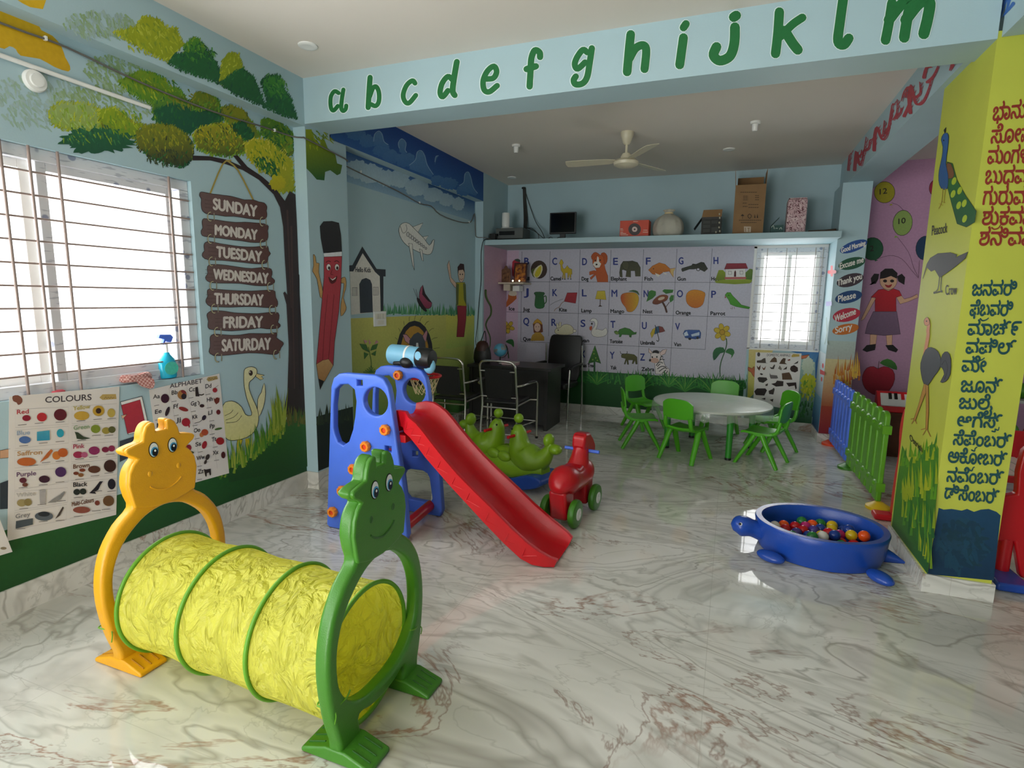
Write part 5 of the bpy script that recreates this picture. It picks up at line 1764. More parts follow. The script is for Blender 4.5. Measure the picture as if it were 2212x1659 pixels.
for s in (-1, 1):
    MB().sph((s * .112, 0, .575), .041, 20, 12).build('nose_ball', M_LIMEP, RK, smooth=60)
    MB().cyl((s * .128, -.15, .44), (s * .128, .15, .44), .0125, n=14).build('handle', M_RED, RK, smooth=50)
    for t in (-1, 1):
        MB().sph((s * .085, t * .048, .485), .0085, 10, 8).build('eye', M_INK, RK, smooth=60)
top = [(-.5, .15), (-.44, .175), (-.34, .17), (-.22, .12), (-.1, .075), (0, .065), (.1, .075), (.22, .12), (.34, .17), (.44, .175), (.5, .15)]
bot = [(.47, .105), (.38, .06), (.25, .02), (.1, .004), (0, .002), (-.1, .004), (-.25, .02), (-.38, .06), (-.47, .105)]
MB().prism([(x, -.16, z) for x, z in smooth_pts(top + bot, True, 2)], (0, .32, 0)).build('rocking_base', M_NAVY, RK, bevel=.02, seg=3)

# ---- red ride-on horse seen from behind
HS = thing('ride_on_horse', 'glossy red ride-on horse with green wheels and blue handlebar', 'ride-on toy', (-.985, 3.77, 0), math.radians(-7.5))
hb = MB()
hb.tube(smooth_pts([(0, -.235, .24), (0, -.22, .275), (0, -.15, .305), (0, -.04, .285), (0, .06, .285), (0, .14, .30), (0, .205, .285), (0, .23, .25)], False, 4), [q[0] for q in smooth_pts([(.045, 0, 0), (.085, 0, 0), (.108, 0, 0), (.098, 0, 0), (.10, 0, 0), (.108, 0, 0), (.085, 0, 0), (.04, 0, 0)], False, 4)], 22, side=(1, 0, 0))
hb.tube(smooth_pts([(0, .10, .33), (0, .125, .40), (0, .145, .46), (0, .155, .52)], False, 3), [q[0] for q in smooth_pts([(.09, 0, 0), (.068, 0, 0), (.058, 0, 0), (.052, 0, 0)], False, 3)], 20, side=(1, 0, 0))
hb.build('body', M_CRIM, HS, smooth=60)
hd = MB().prism([(-.052, y, z) for y, z in [(.085, .50), (.09, .565), (.12, .59), (.2, .585), (.27, .53), (.32, .47), (.315, .42), (.27, .41), (.2, .44), (.13, .43)]], (.104, 0, 0))
hd.build('head', M_CRIM, HS, bevel=.028, seg=4)
for y in (-.185, .19):
    MB().prism([(-.062, y - .065, .05), (-.062, y + .06, .05), (-.07, y + .085, .26), (-.07, y - .085, .26)], (.13, 0, 0)).build('leg', M_CRIM, HS, bevel=.025, seg=3)
MB().prism([(-.075, y, z) for y, z in [(-.09, .395), (-.02, .375), (.05, .385), (.07, .33), (.02, .27), (-.06, .27), (-.1, .33)]], (.15, 0, 0)).build('saddle', M_CRIM, HS, bevel=.03, seg=3)
MB().cyl((-.135, .165, .455), (.135, .165, .455), .0125, n=14).build('handlebar', M_BLU, HS, smooth=50)
for x in (-1, 1):
    for y in (-.19, .195):
        w = MB().lathe([(.035, -.026), (.075, -.026), (.093, -.02), (.099, -.008), (.099, .008), (.093, .02), (.075, .026), (.035, .026)], 32, M=Matrix.Translation((x * .105, y, .0995)) @ Matrix.Rotation(PI / 2, 4, 'Y'))
        wh = w.build('wheel', M_GRN, HS, smooth=40)
        h = MB().lathe([(.001, -.002), (.042, -.002), (.042, .003), (.030, .006), (.026, .001), (.012, .001), (.010, .007), (.001, .007)], 24, M=Matrix.Translation((x * .131, y, .0995)) @ Matrix.Rotation(x * PI / 2, 4, 'Y'))
        for k in range(5):
            t = 2 * PI * k / 5
            h.box(.010, -.004, .002, .03, .004, .0055, M=Matrix.Translation((x * .131, y, .0995)) @ Matrix.Rotation(x * PI / 2, 4, 'Y') @ Matrix.Rotation(t, 4, 'Z'))
        h.build('hub', M_WH, wh, smooth=40)

# ---- turtle ball pool
TU = thing('ball_pool', 'royal blue turtle-shaped plastic ball pool beside the lime pillar', 'ball pool', (.61, 3.83, 0))
n = 64
rings = []
for rx, ry, z in ((.30, .26, .0), (.345, .305, .005), (.362, .318, .06), (.372, .325, .15), (.377, .33, .183), (.372, .325, .192), (.338, .291, .192), (.332, .285, .184), (.328, .28, .12), (.32, .275, .05), (.29, .25, .03)):
    rings.append([(rx * math.cos(t), ry * math.sin(t), z) for t in [2 * PI * i / n for i in range(n)]])
MB().rings(rings).build('shell', M_NAVY, TU, smooth=50)
hd = MB().tube(smooth_pts([(-.34, -.07, .10), (-.39, -.08, .115), (-.44, -.09, .125), (-.48, -.095, .122), (-.513, -.098, .11)], False, 4), [q[0] for q in smooth_pts([(.06, 0, 0), (.055, 0, 0), (.065, 0, 0), (.06, 0, 0), (.022, 0, 0)], False, 4)], 18)
head = hd.build('head', M_NAVY, TU, smooth=60)
for s in (-1, 1):
    e = MB().sph((-.463, -.092 + s * .048, .152), .014, 12, 8)
    e.cur = 1
    e.sph((-.468, -.092 + s * .058, .157), .008, 10, 8)
    e.build('eye', [M_WH, M_INK], head, smooth=60)
for x, y, r in ((-.29, -.29, -.55), (.27, -.33, -1.0), (-.30, .26, .6), (.27, .3, 1.0)):
    M = Matrix.Translation((x, y, .034)) @ Matrix.Rotation(r + (0 if x > 0 else PI), 4, 'Z')
    MB().sph((.0, 0, 0), (.085, .05, .032), 20, 12, M=M).build('flipper', M_NAVY, TU, smooth=60)
MB().tube([(.34, -.02, .05), (.40, -.035, .04), (.455, -.05, .028)], [.05, .03, .006], 14).build('tail', M_NAVY, TU, smooth=60)

BALLC = {'g': ('green', '2A7A3A'), 'o': ('orange', 'F0581C'), 'm': ('magenta', 'B81E6A'), 'r': ('red', 'C01420'), 'y': ('yellow', 'D8B41A'), 'p': ('purple', '4A3A8A'), 'n': ('dark blue', '1C3A8A'), 'w': ('white', 'DAD4CC')}
BM = {k: mat(v[0].replace(' ', '_') + '_ball_plastic', v[1], .16, var=0) for k, v in BALLC.items()}
balls = []
for q in '940 455 g,1055 485 o,1168 492 g,955 520 m,680 515 o,760 552 r,850 525 r,1058 570 p,1140 545 n,1240 538 y,1325 530 y,1225 605 r,1340 600 m,1135 640 w,1465 620 y,1425 668 r,1615 650 o,1625 700 r,1500 706 y,1375 695 g,1690 706 m,1320 650 n,940 606 n,850 592 p,1025 632 g,955 580 r,1430 545 n,1520 570 n,1245 672 r,1545 672 r,612 500 w,1150 600 y,1560 610 n,790 600 g,1280 690 p,700 590 n,1090 690 r,960 670 y,1200 740 m,1000 740 g,1440 750 o,1320 770 n'.split(','):
    x, y, c = q.split()
    p = ZM('%s %s' % (x, y))[0]
    w = at(p, 2, .105)
    balls.append([w.x, w.y, .105 if float(y) < 660 else .085, c])
for it in range(60):
    for i in range(len(balls)):
        a = balls[i]
        dx, dy = (a[0] - .61) / .255, (a[1] - 3.83) / .21
        d = math.hypot(dx, dy)
        if d > 1:
            a[0] = .61 + dx / d * .255
            a[1] = 3.83 + dy / d * .21
        for j in range(i):
            b = balls[j]
            v = Vector((a[0] - b[0], a[1] - b[1], a[2] - b[2]))
            if v.length < .0685:
                v = (v.normalized() if v.length > 1e-5 else Vector((1, 0, 0))) * (.0685 - v.length) * .5
                a[0] += v.x; a[1] += v.y; a[2] = max(.065, a[2] + v.z * .6)
                b[0] -= v.x; b[1] -= v.y; b[2] = max(.065, b[2] - v.z * .6)
bmesh_ball = {}
count = {}
for x, y, z, c in balls:
    if c not in bmesh_ball:
        o = MB().sph((0, 0, 0), .034, 24, 16).build('pool_ball', BM[c], smooth=60)
        bmesh_ball[c] = o
    else:
        o = bmesh_ball[c].copy()
        COL.objects.link(o)
    o.location = (x, y, z)
    tag(o, '%s plastic ball among the others in the blue turtle pool' % BALLC[c][0], 'ball', BALLC[c][0] + ' balls in the turtle pool')

# ---- picket fences closing off the side room
def fence(label, m, pts, n, foot_m, fx, grp='toy picket fence panels'):
    (x0, y0), (x1, y1) = pts
    L = math.hypot(x1 - x0, y1 - y0)
    t = thing('toy_fence_panel', label, 'fence', (x0, y0, 0), math.atan2(y1 - y0, x1 - x0), grp)
    w = L / n
    for i in range(n):
        c = w * (i + .5)
        b = MB()
        hw = w * .36
        pr = [(c - hw, .05), (c + hw, .05), (c + hw, .71)] + [(c + hw * math.cos(q), .71 + hw * .62 * math.sin(q)) for q in [PI * k / 8 for k in range(1, 8)]] + [(c - hw, .71)]
        b.prism([(px, -.02, pz) for px, pz in pr], (0, .04, 0))
        b.build('picket', m, t, bevel=.012, seg=2)
    for z in (.17, .62):
        b = MB().box(.01, -.03, z - .035, L - .01, .03, z + .03)
        for i in range(n):
            b.sph((w * (i + .5), 0, z + .012), (w * .3, .042, .03), 12, 8)
        b.build('rail', m, t, smooth=40)
    for f, fm in zip(fx, foot_m):
        MB().lathe([(.001, 0), (.085, 0), (.085, .022), (.06, .035), (.03, .055), (.001, .055)], 24, c=(f * L, 0, 0)).build('foot', fm, t, smooth=50)
    return t


fence('blue picket fence panel next to the courtesy words pillar', M_BLU, ((1.12, 6.92), (1.13, 6.03)), 6, (M_ORD,), (.0,))
fence('green picket fence panel between the blue fence and the lime pillar', plastic('fence_green_plastic', '5A9A1C'), ((1.13, 5.99), (1.15, 4.83)), 6, (M_GRN, plastic('yellow_plastic', 'E8C21C')), (.02, .985))
M_FR = plastic('fence_red_plastic', 'D01C2A')
t = thing('toy_gate', 'red rounded toy gate panel half hidden behind the lime pillar', 'fence', (1.2, 4.66, 0), -PI / 2)
MB().prism([(x, -.02, z) for x, z in smooth_pts([(0, .02), (.0, .3), (.03, .5), (-.01, .66), (.02, .80), (.10, .84), (.2, .80), (.3, .84), (.4, .78), (.41, .5), (.40, .02), (.3, .06), (.1, .06)], True, 3)], (0, .04, 0)).build('panel', M_FR, t, bevel=.012)
MB().prism([(-.03, -.13, 0), (.09, -.13, 0), (.09, .13, 0), (-.03, .13, 0)], (0, 0, .045)).build('foot', M_FR, t, bevel=.015)

t = thing('play_panel', 'red plastic play panel on blue foot at the right of the lime pillar', 'play panel', (1.56, 3.85, 0))
f = lambda q, y=3.83: [tuple(at(p, 1, y) - Vector((1.56, 3.85, 0))) for p in I1(q)]
MB().prism(f('2153,1075 2197,1068 2200,1020 2212,975 2235,955 2290,950 2296,1255 2205,1250 2192,1172 2150,1170'), (0, .06, 0)).build('panel', M_RED, t, bevel=.014)
MB().cyl((-.005, .01, .03), (-.005, .01, .24), .034, n=18).build('post', M_RED, t, smooth=50)
MB().prism([(-.10, -.20, 0), (.07, -.20, 0), (.05, .12, 0), (-.08, .12, 0)], (0, 0, .05)).build('foot', M_NAVY, t, bevel=.018)


# ================================================================ furniture
M_CHAIR = plastic('bright_green_plastic', '4FA81E', .33)
M_TLEG = plastic('green_table_leg_plastic', '2F8A2A')
M_TOP = mat('table_top_laminate', 'EDEFE6', .25, var=.03)
M_CHROME = mat('chrome_tube', 'C8C4BC', .22, metal=1, var=0)
M_DESK = mat('black_wood_laminate', '1A1817', .38, var=.15, vscale=20)
M_LEATHER = mat('black_leatherette', '121212', .45, var=.1, bump=.2, bscale=90)
M_MESH = mat('black_seat_mesh', '151514', .7, var=.2, vscale=90)

# ---- round table under clear film
TX, TY, TZ = -.135, 6.24, .50
RT = thing('kids_round_table', 'round grey-white nursery table on green legs ringed by green chairs', 'table', (TX, TY, 0))
MB().lathe([(.001, TZ - .035), (.57, TZ - .035), (.595, TZ - .02), (.60, TZ - .005), (.592, TZ), (.001, TZ)], 64).build('tabletop', M_TOP, RT, smooth=40)
for x, y in ((.20, -.44), (-.42, -.21), (-.20, .38), (.42, .15)):
    b = MB().tube([(x, y, .02), (x, y, .3), (x * .98, y * .98, TZ - .035)], [.029, .031, .036], 20)
    l = b.build('leg', M_TLEG, RT, smooth=50)
    MB().cyl((x, y, 0), (x, y, .024), .03, n=20).build('foot_cap', M_BLACK, l, smooth=50)


def film_sheet():
    m = bpy.data.materials.new('clear_plastic_sheet')
    m.use_nodes = True
    nt = m.node_tree
    nt.nodes.remove(nt.nodes['Principled BSDF'])
    t = nt.nodes.new('ShaderNodeBsdfTransparent')
    t.inputs[0].default_value = (.93, .95, .93, 1)
    g = nt.nodes.new('ShaderNodeBsdfGlossy')
    g.inputs['Roughness'].default_value = .12
    d = nt.nodes.new('ShaderNodeBsdfDiffuse')
    d.inputs[0].default_value = (.8, .84, .8, 1)
    n = nt.nodes.new('ShaderNodeTexNoise')
    n.inputs['Scale'].default_value = 7
    n.inputs['Detail'].default_value = 4
    n.inputs['Distortion'].default_value = 2
    tc = nt.nodes.new('ShaderNodeTexCoord')
    nt.links.new(tc.outputs['Object'], n.inputs['Vector'])
    bp = nt.nodes.new('ShaderNodeBump')
    bp.inputs['Strength'].default_value = .6
    bp.inputs['Distance'].default_value = .02
    nt.links.new(n.outputs['Fac'], bp.inputs['Height'])
    nt.links.new(bp.outputs['Normal'], g.inputs['Normal'])
    m1 = nt.nodes.new('ShaderNodeMixShader')
    m1.inputs[0].default_value = .22
    nt.links.new(t.outputs[0], m1.inputs[1])
    nt.links.new(d.outputs[0], m1.inputs[2])
    m2 = nt.nodes.new('ShaderNodeMixShader')
    m2.inputs[0].default_value = .12
    nt.links.new(m1.outputs[0], m2.inputs[1])
    nt.links.new(g.outputs[0], m2.inputs[2])
    nt.links.new(m2.outputs[0], nt.nodes['Material Output'].inputs[0])
    return m


M_SHEET = film_sheet()
rc = random.Random(11)
rings = []
N = 96
fl = [rc.uniform(-1, 1) for _ in range(N)]
for r, z in ((.01, .002), (.3, .002), (.55, .002), (.598, .001), (.608, -.01), (.612, -.04), (.612, -.075), (.608, -.11)):
    k = max(0, -z) / .11
    rings.append([((r + .012 * k * fl[i]) * math.cos(2 * PI * i / N), (r + .012 * k * fl[i]) * math.sin(2 * PI * i / N), z - .05 * k * (max(0, math.sin(2 * PI * i / N * 2 + .6)) + .3 * fl[(i * 7) % N])) for i in range(N)])
cl = MB().rings(rings, cap=False).build('table_cover', M_SHEET, smooth=70, loc=(TX, TY, TZ + .001))
tag(cl, 'clear plastic sheet draped over the round nursery table', 'table cover')

# ---- kids' chairs
def make_kids_chair(label, loc, f):
    t = thing('kids_chair', label, 'chair', loc, math.atan2(f[1], f[0]) - PI / 2, 'green chairs around the round table')
    rings = []
    for y, z, w in ((-.16, .345, .14), (-.14, .325, .15), (-.08, .312, .158), (0, .312, .16), (.08, .316, .16), (.14, .318, .155), (.17, .306, .14)):
        rings.append([(-w, y, z + .012), (-w * .9, y, z + .008), (-w * .5, y, z), (0, y, z - .002), (w * .5, y, z), (w * .9, y, z + .008), (w, y, z + .012), (w, y, z - .012), (0, y, z - .026), (-w, y, z - .012)])
    MB().rings(rings).build('seat', M_CHAIR, t, smooth=40, bevel=.004)
    prof = [(-.155, .445), (-.165, .50), (-.16, .575), (-.135, .607), (-.08, .622), (0, .627), (.08, .622), (.135, .607), (.16, .575), (.165, .50), (.155, .445), (.08, .43), (0, .425), (-.08, .43)]
    b = MB()
    vs = []
    for x, z in prof:
        y = -.175 - .1 * (z - .43) + .35 * x * x
        vs.append((x, y, z))
    # thick shell: front and back skins of the same curved outline, filled from a centre line
    n = len(vs)
    k = 14
    cols = []
    for i in range(k + 1):
        x = -.16 + .32 * i / k
        ax = abs(x) / .165
        zt = .627 - .05 * ax ** 4 - .005 * ax ** 2
        zb = .425 + .02 * ax ** 2
        cols.append((x, zb, zt))
    rings = []
    for x, zb, zt in cols:
        ring = []
        for side in (0, 1):
            seq = [zb, zb + (zt - zb) * .33, zb + (zt - zb) * .66, zt]
            if side: seq = seq[::-1]
            for z in seq:
                ring.append((x, -.175 - .14 * (z - .43) + .5 * x * x - .018 * side, z))
        rings.append(ring)
    b.rings(rings)
    b.build('backrest', M_CHAIR, t, smooth=40, bevel=.005)
    for s in (-1, 1):
        MB().tube(smooth_pts([(s * .13, -.10, .315), (s * .135, -.15, .335), (s * .135, -.172, .38), (s * .13, -.185, .45)], False, 3), .021, 10, squash=.8).build('back_support', M_CHAIR, t, smooth=50)
        for q in (-1, 1):
            MB().tube([(s * .148, q * .035, .30), (s * .158, q * .075, .22), (s * .17, q * .15, .085), (s * .178, q * .195, .0)], [.032, .029, .026, .022], 10, squash=.75).build('leg', M_CHAIR, t, smooth=50)
        MB().box(s * .148 - .016, -.06, .288, s * .148 + .016, .06, .312).build('side_rail', M_CHAIR, t, bevel=.006)
    return t


kc = make_kids_chair('green kids chair with its back to us in front of the table', (-.34, 5.675, 0), (.42, .91))
for lab, c, f in (('green kids chair left of the table in profile, ahead of the one by the grass', (-.843, 6.01), (.96, .27)),
                  ('green kids chair behind the left of the table against the painted grass', (-.93, 6.93), (.77, -.63)),
                  ('green kids chair in front at the right of the table, seen in profile', (.37, 5.846), (-.93, .35)),
                  ('green kids chair behind the right of the table before the animal poster', (.486, 6.49), (-.89, -.45)),
                  ('green kids chair behind the middle of the table, only its backrest showing', (-.05, 6.88), (-.2, -.98))):
    dup(kc, (c[0], c[1], 0), math.atan2(f[1], f[0]) - PI / 2, lab)

# ---- office desk
D = thing('office_desk', 'black office desk with side panels in front of the alphabet wall', 'desk', (-2.5, 6.47, 0))
MB().box(-.50, -.29, .715, .585, .31, .75).build('desktop', M_DESK, D, bevel=.004)
MB().box(.50, -.27, 0, .545, .28, .715).build('side_panel', M_DESK, D, bevel=.003)
MB().box(-.48, -.27, 0, -.44, .28, .715).build('side_panel', M_DESK, D, bevel=.003)
MB().box(-.44, -.25, .06, .50, -.225, .715).build('front_panel', M_DESK, D, bevel=.003)
MB().box(.12, -.22, .25, .49, .25, .71).build('drawer_unit', M_DESK, D, bevel=.003)


# ---- chrome visitor chairs (local: sitter faces +y)
def visitor_chair(label, loc, rz):
    t = thing('visitor_chair', label, 'chair', loc, rz, 'chrome visitor chairs at the desk')
    b = MB()
    w = .20
    b.tube(smooth_pts([(-w - .01, -.24, .0), (-w - .005, -.22, .25), (-w, -.20, .45), (-w, -.235, .66), (-w, -.27, .84), (-w + .02, -.278, .885), (-w + .06, -.282, .905), (0, -.285, .912), (w - .06, -.282, .905), (w - .02, -.278, .885), (w, -.27, .84), (w, -.235, .66), (w, -.20, .45), (w + .005, -.22, .25), (w + .01, -.24, 0)], False, 3), .0125, 12)
    b.build('back_frame', M_CHROME, t, smooth=60)
    b = MB()
    for s in (-1, 1):
        b.tube(smooth_pts([(s * w, -.235, .645), (s * (w + .05), -.19, .655), (s * (w + .075), -.05, .66), (s * (w + .08), .12, .655), (s * (w + .08), .2, .64), (s * (w + .08), .225, .58), (s * (w + .08), .225, .3), (s * (w + .08), .225, .0)], False, 3), .0115, 10)
        b.tube([(s * w, -.2, .43), (s * w, .2, .44), (s * (w + .08), .225, .44)], .010, 8)
        b.tube([(s * w, -.2, .2), (s * (w + .07), .22, .2)], .008, 8)
    b.tube([(-w, -.2, .40), (w, -.2, .40)], .010, 8)
    b.tube([(-w - .08, .225, .2), (w + .08, .225, .2)], .008, 8)
    b.tube([(-w, -.215, .12), (w, -.215, .12)], .008, 8)
    b.build('leg_frame', M_CHROME, t, smooth=60)
    for s in (-1, 1):
        for y in (-.24, .225):
            MB().cyl((s * (w + (.08 if y > 0 else .01)), y, 0), (s * (w + (.08 if y > 0 else .01)), y, .022), .016, n=12).build('foot_tip', M_BLACK, t, smooth=50)
        MB().tube([(s * (w + .075), -.05, .672), (s * (w + .08), .12, .668)], .018, 10, squash=.6).build('armrest', M_BLACK, t, smooth=50)
    b = MB().prism([(-.15, -.215, .50), (.15, -.215, .50), (.15, -.275, .82), (-.15, -.275, .82)], (0, .02, .004))
    b.build('back_pad', M_MESH, t, bevel=.006)
    b = MB()
    for z, y in ((.52, -.215), (.80, -.268)):
        for s in (-1, 1):
            b.tube([(s * .14, y, z), (s * w, y - .003, z + .0)], .008, 8)
    b.build('pad_bracket', M_CHROME, t, smooth=60)
    MB().box(-.19, -.19, .435, .19, .22, .475).build('seat', M_LEATHER, t, bevel=.018, seg=3)
    return t


v1 = visitor_chair('chrome visitor chair nearest the desk corner with its mesh back towards us', (-2.24, 5.61, 0), 0)
v2 = dup(v1, (-2.84, 5.60, 0), 0, 'chrome visitor chair beside the field mural, half hidden by the slide')

# ---- executive chair behind the desk
E_ = thing('executive_chair', 'black high-back office chair with chrome legs against the alphabet wall', 'chair', (-2.13, 7.12, 0), math.radians(172))
b = MB()
rings = []
for z, y, w in ((.47, -.20, .21), (.55, -.225, .235), (.7, -.235, .245), (.85, -.25, .245), (1.0, -.275, .24), (1.055, -.285, .225), (1.075, -.285, .19)):
    rings.append([(-w, y, z), (-w * .6, y + .022, z), (0, y + .03, z), (w * .6, y + .022, z), (w, y, z), (w, y - .04, z), (0, y - .05, z), (-w, y - .04, z)])
b.rings(rings)
b.build('backrest', M_LEATHER, E_, bevel=.012, seg=3)
MB().box(-.24, -.2, .40, .24, .24, .48).build('seat', M_LEATHER, E_, bevel=.03, seg=3)
for s in (-1, 1):
    MB().tube(smooth_pts([(s * .265, -.2, .70), (s * .275, -.05, .70), (s * .275, .12, .69), (s * .275, .2, .66)], False, 3), .03, 12, squash=.6).build('armrest', M_LEATHER, E_, smooth=60)
    b = MB()
    b.tube(smooth_pts([(s * .275, .19, .66), (s * .275, .215, .4), (s * .275, .23, .0)], False, 3), .0135, 10)
    b.tube(smooth_pts([(s * .265, -.22, .95), (s * .27, -.235, .66), (s * .275, -.25, .3), (s * .275, -.26, 0)], False, 3), .0135, 10)
    b.build('side_frame', M_CHROME, E_, smooth=60)
    MB().tube([(s * .275, .22, .42), (s * .23, .2, .42)], .012, 8).build('bracket', M_CHROME, E_, smooth=60)

# ---- things on the desk
G = thing('globe', 'blue desk globe on black stand by the lilac pillar', 'globe', (-2.72, 6.57, .75))
gb = MB().sph((0, 0, .155), .085, 28, 18)


def globe_mat():
    m = mat('globe_print', '4A9AC0', .35, var=0)
    nt = m.node_tree
    b = nt.nodes['Principled BSDF']
    tc = nt.nodes.new('ShaderNodeTexCoord')
    n = nt.nodes.new('ShaderNodeTexNoise')
    n.inputs['Scale'].default_value = 13
    nt.links.new(tc.outputs['Object'], n.inputs['Vector'])
    r = nt.nodes.new('ShaderNodeValToRGB')
    r.color_ramp.interpolation = 'CONSTANT'
    r.color_ramp.elements[0].color = tuple(hexc('5AA6C6')) + (1,)
    r.color_ramp.elements[1].position = .56
    r.color_ramp.elements[1].color = tuple(hexc('8A8A84')) + (1,)
    nt.links.new(n.outputs['Fac'], r.inputs['Fac'])
    nt.links.new(r.outputs['Color'], b.inputs['Base Color'])
    return m


gb.build('sphere', globe_mat(), G, smooth=60)
MB().lathe([(.001, 0), (.06, 0), (.055, .012), (.012, .02), (.01, .07), (.001, .07)], 24).tube([(.105 * math.cos(t), 0, .155 + .1 * math.sin(t)) for t in [-1.6 + .3 * i for i in range(9)]], .005, 6).build('stand', M_BLACK, G, smooth=50)
B_ = thing('shoulder_bag', 'black shoulder bag with raised strap standing on the desk', 'bag', (-2.9, 6.42, .75))
MB().rings([[(w * math.cos(t), d * math.sin(t), z) for t in [2 * PI * i / 20 for i in range(20)]] for z, w, d in ((0, .105, .06), (.05, .12, .07), (.12, .115, .065), (.18, .10, .055), (.215, .08, .04), (.225, .05, .02))]).build('body', M_LEATHER, B_, smooth=60)
MB().rings([[(w * math.cos(t) + .0, d * math.sin(t), z) for t in [2 * PI * i / 20 for i in range(20)]] for z, w, d in ((.15, .085, .07), (.2, .088, .06), (.25, .07, .045), (.275, .035, .02))]).build('flap', mat('dark_brown_leather', '3A1A16', .5), B_, smooth=60)
MB().tube(smooth_pts([(-.03, 0, .25), (.0, 0, .33), (.03, 0, .40), (.045, 0, .33), (.05, 0, .25)], False, 4), .006, 6).build('strap', M_LEATHER, B_, smooth=60)
pf = MB().box(-.05, -.008, 0, .05, .0, .15)
o = pf.build('picture_frame', mat('pale_grey_card', 'A9AA9C', .5), bevel=.002, loc=(-3.03, 6.55, .752))
tag(o, 'small pale framed card standing on the desk beside the black bag', 'picture frame')
pr = random.Random(2)
for i in range(4):
    o = MB().box(-.10, -.07, 0, .10, .07, .008).build('booklet', M_PAPER if i % 2 else mat('pink_paper', 'C8A0A8', .5, var=0), loc=(-2.52 + pr.uniform(-.015, .015), 6.40, .7505 + .0085 * i))
    o.rotation_euler.z = pr.uniform(-.2, .2)
    tag(o, ['lowest pink booklet', 'second booklet from the bottom, white', 'third booklet from the bottom, pink', 'topmost white booklet'][i] + ' of the pile on the desk', 'booklet', 'booklets on the desk')

# ---- side room: low cabinet with toy keyboard, shelf with toys
c_ = thing('low_cabinet', 'brown wooden low cabinet under the toy keyboard', 'cabinet', (1.75, 6.85, 0))
M_BROWN = mat('brown_wood', '5A3018', .5, var=.25, vscale=12)
MB().box(-.36, -.22, 0, .36, .22, .46).build('body', M_BROWN, c_, bevel=.005)
for s in (-1, 1):
    d_ = MB().box(s * .175 - .165, -.232, .04, s * .175 + .165, -.22, .42).build('door', M_BROWN, c_, bevel=.003)
    MB().sph((s * .03, -.24, .25), .012, 10, 8).build('knob', M_CHROME, d_, smooth=60)
k_ = thing('toy_keyboard', 'red toy keyboard with dark keys below the painted apple', 'toy', (1.66, 6.70, .46))
MB().prism([(-.19, -.06, 0), (-.19, .11, 0), (-.19, .11, .20), (-.19, .06, .20), (-.19, -.05, .05)], (.38, 0, 0)).build('body', M_RED, k_, bevel=.01)
b = MB().prism([(-.16, -.042, .062), (.16, -.042, .062), (.16, .05, .175), (-.16, .05, .175)], (0, -.008, .008))
kb = b.build('key_plate', M_WH, k_)
b = MB()
for x, w in ((-.09, .028), (-.04, .028)):
    b.prism([(x, .0, .128), (x + w, .0, .128), (x + w, .045, .182), (x, .045, .182)], (0, -.008, .008))
b.cur = 1
b.prism([(.02, .0, .128), (.048, .0, .128), (.048, .045, .182), (.02, .045, .182)], (0, -.008, .008))
b.build('keys', [M_INK, M_RED], k_)

s_ = thing('toy_table', 'white slatted tabletop with red rim behind the lime pillar', 'table', (2.05, 4.95, 0))
b = MB()
for i in range(9):
    b.box(-.42 + i * .093, -.28, .40, -.34 + i * .093, .28, .42)
b.build('slatted_top', M_WH, s_, bevel=.004)
b = MB()
b.box(-.44, .28, .36, .44, .32, .62)
b.build('back_rail', M_RED, s_, bevel=.008)
MB().box(-.44, -.30, .36, .44, -.28, .41).build('front_rail', M_RED, s_, bevel=.008)
for x in (-.38, .38):
    for y in (-.24, .24):
        MB().cyl((x, y, 0), (x, y, .40), .022, n=12).build('leg', M_RED, s_, smooth=50)
h_ = thing('open_shelf', 'grey open shelf unit with toys beyond the lime pillar', 'shelf', (2.75, 6.2, 0))
for z in (.35, .72, 1.1):
    MB().box(-.5, -.16, z, .5, .16, z + .025).build('shelf_board', mat('grey_laminate', '9A9A96', .5), h_)
for x in (-.525, .5):
    MB().box(x, -.16, 0, x + .025, .16, 1.25).build('side_panel', mat('grey_laminate', '9A9A96', .5), h_)
for x, z, r, m, lab in ((-.36, .375, .075, M_GRN, 'green toy ball on the lower board of the grey shelf'), (-.18, .375, .07, M_ORD, 'orange-red toy ball on the lower board of the grey shelf'), (-.3, .745, .07, M_GRN, 'green toy ball on the middle board of the grey shelf')):
    o = MB().sph((0, 0, r), r, 20, 12).build('toy_ball', m, smooth=60, loc=(2.75 + x, 6.2, z))
    tag(o, lab, 'ball')
o = MB().box(-.09, -.1, 0, .09, .1, .22).build('toy_box', M_ORD, bevel=.01, loc=(2.45, 6.2, 1.125))
tag(o, 'orange-red box on the top board of the grey shelf', 'box')


# ================================================================ small things
# ---- posters taped below the windows
def poster(name, label, corners, ax, val, sgn, z_lift=.004):
    """corners: TL TR BR BL in photo pixels; returns the thing and a painter for its print."""
    c = [at(p, ax, val + sgn * z_lift) for p in I1(corners)]
    n = Vector((sgn, 0, 0)) if ax == 0 else Vector((0, sgn, 0))
    o = MB().prism(c, -n * .0015).build(name, M_PAPER)
    tag(o, label, 'poster')
    return o, WP(ax, val + sgn * z_lift, sgn)


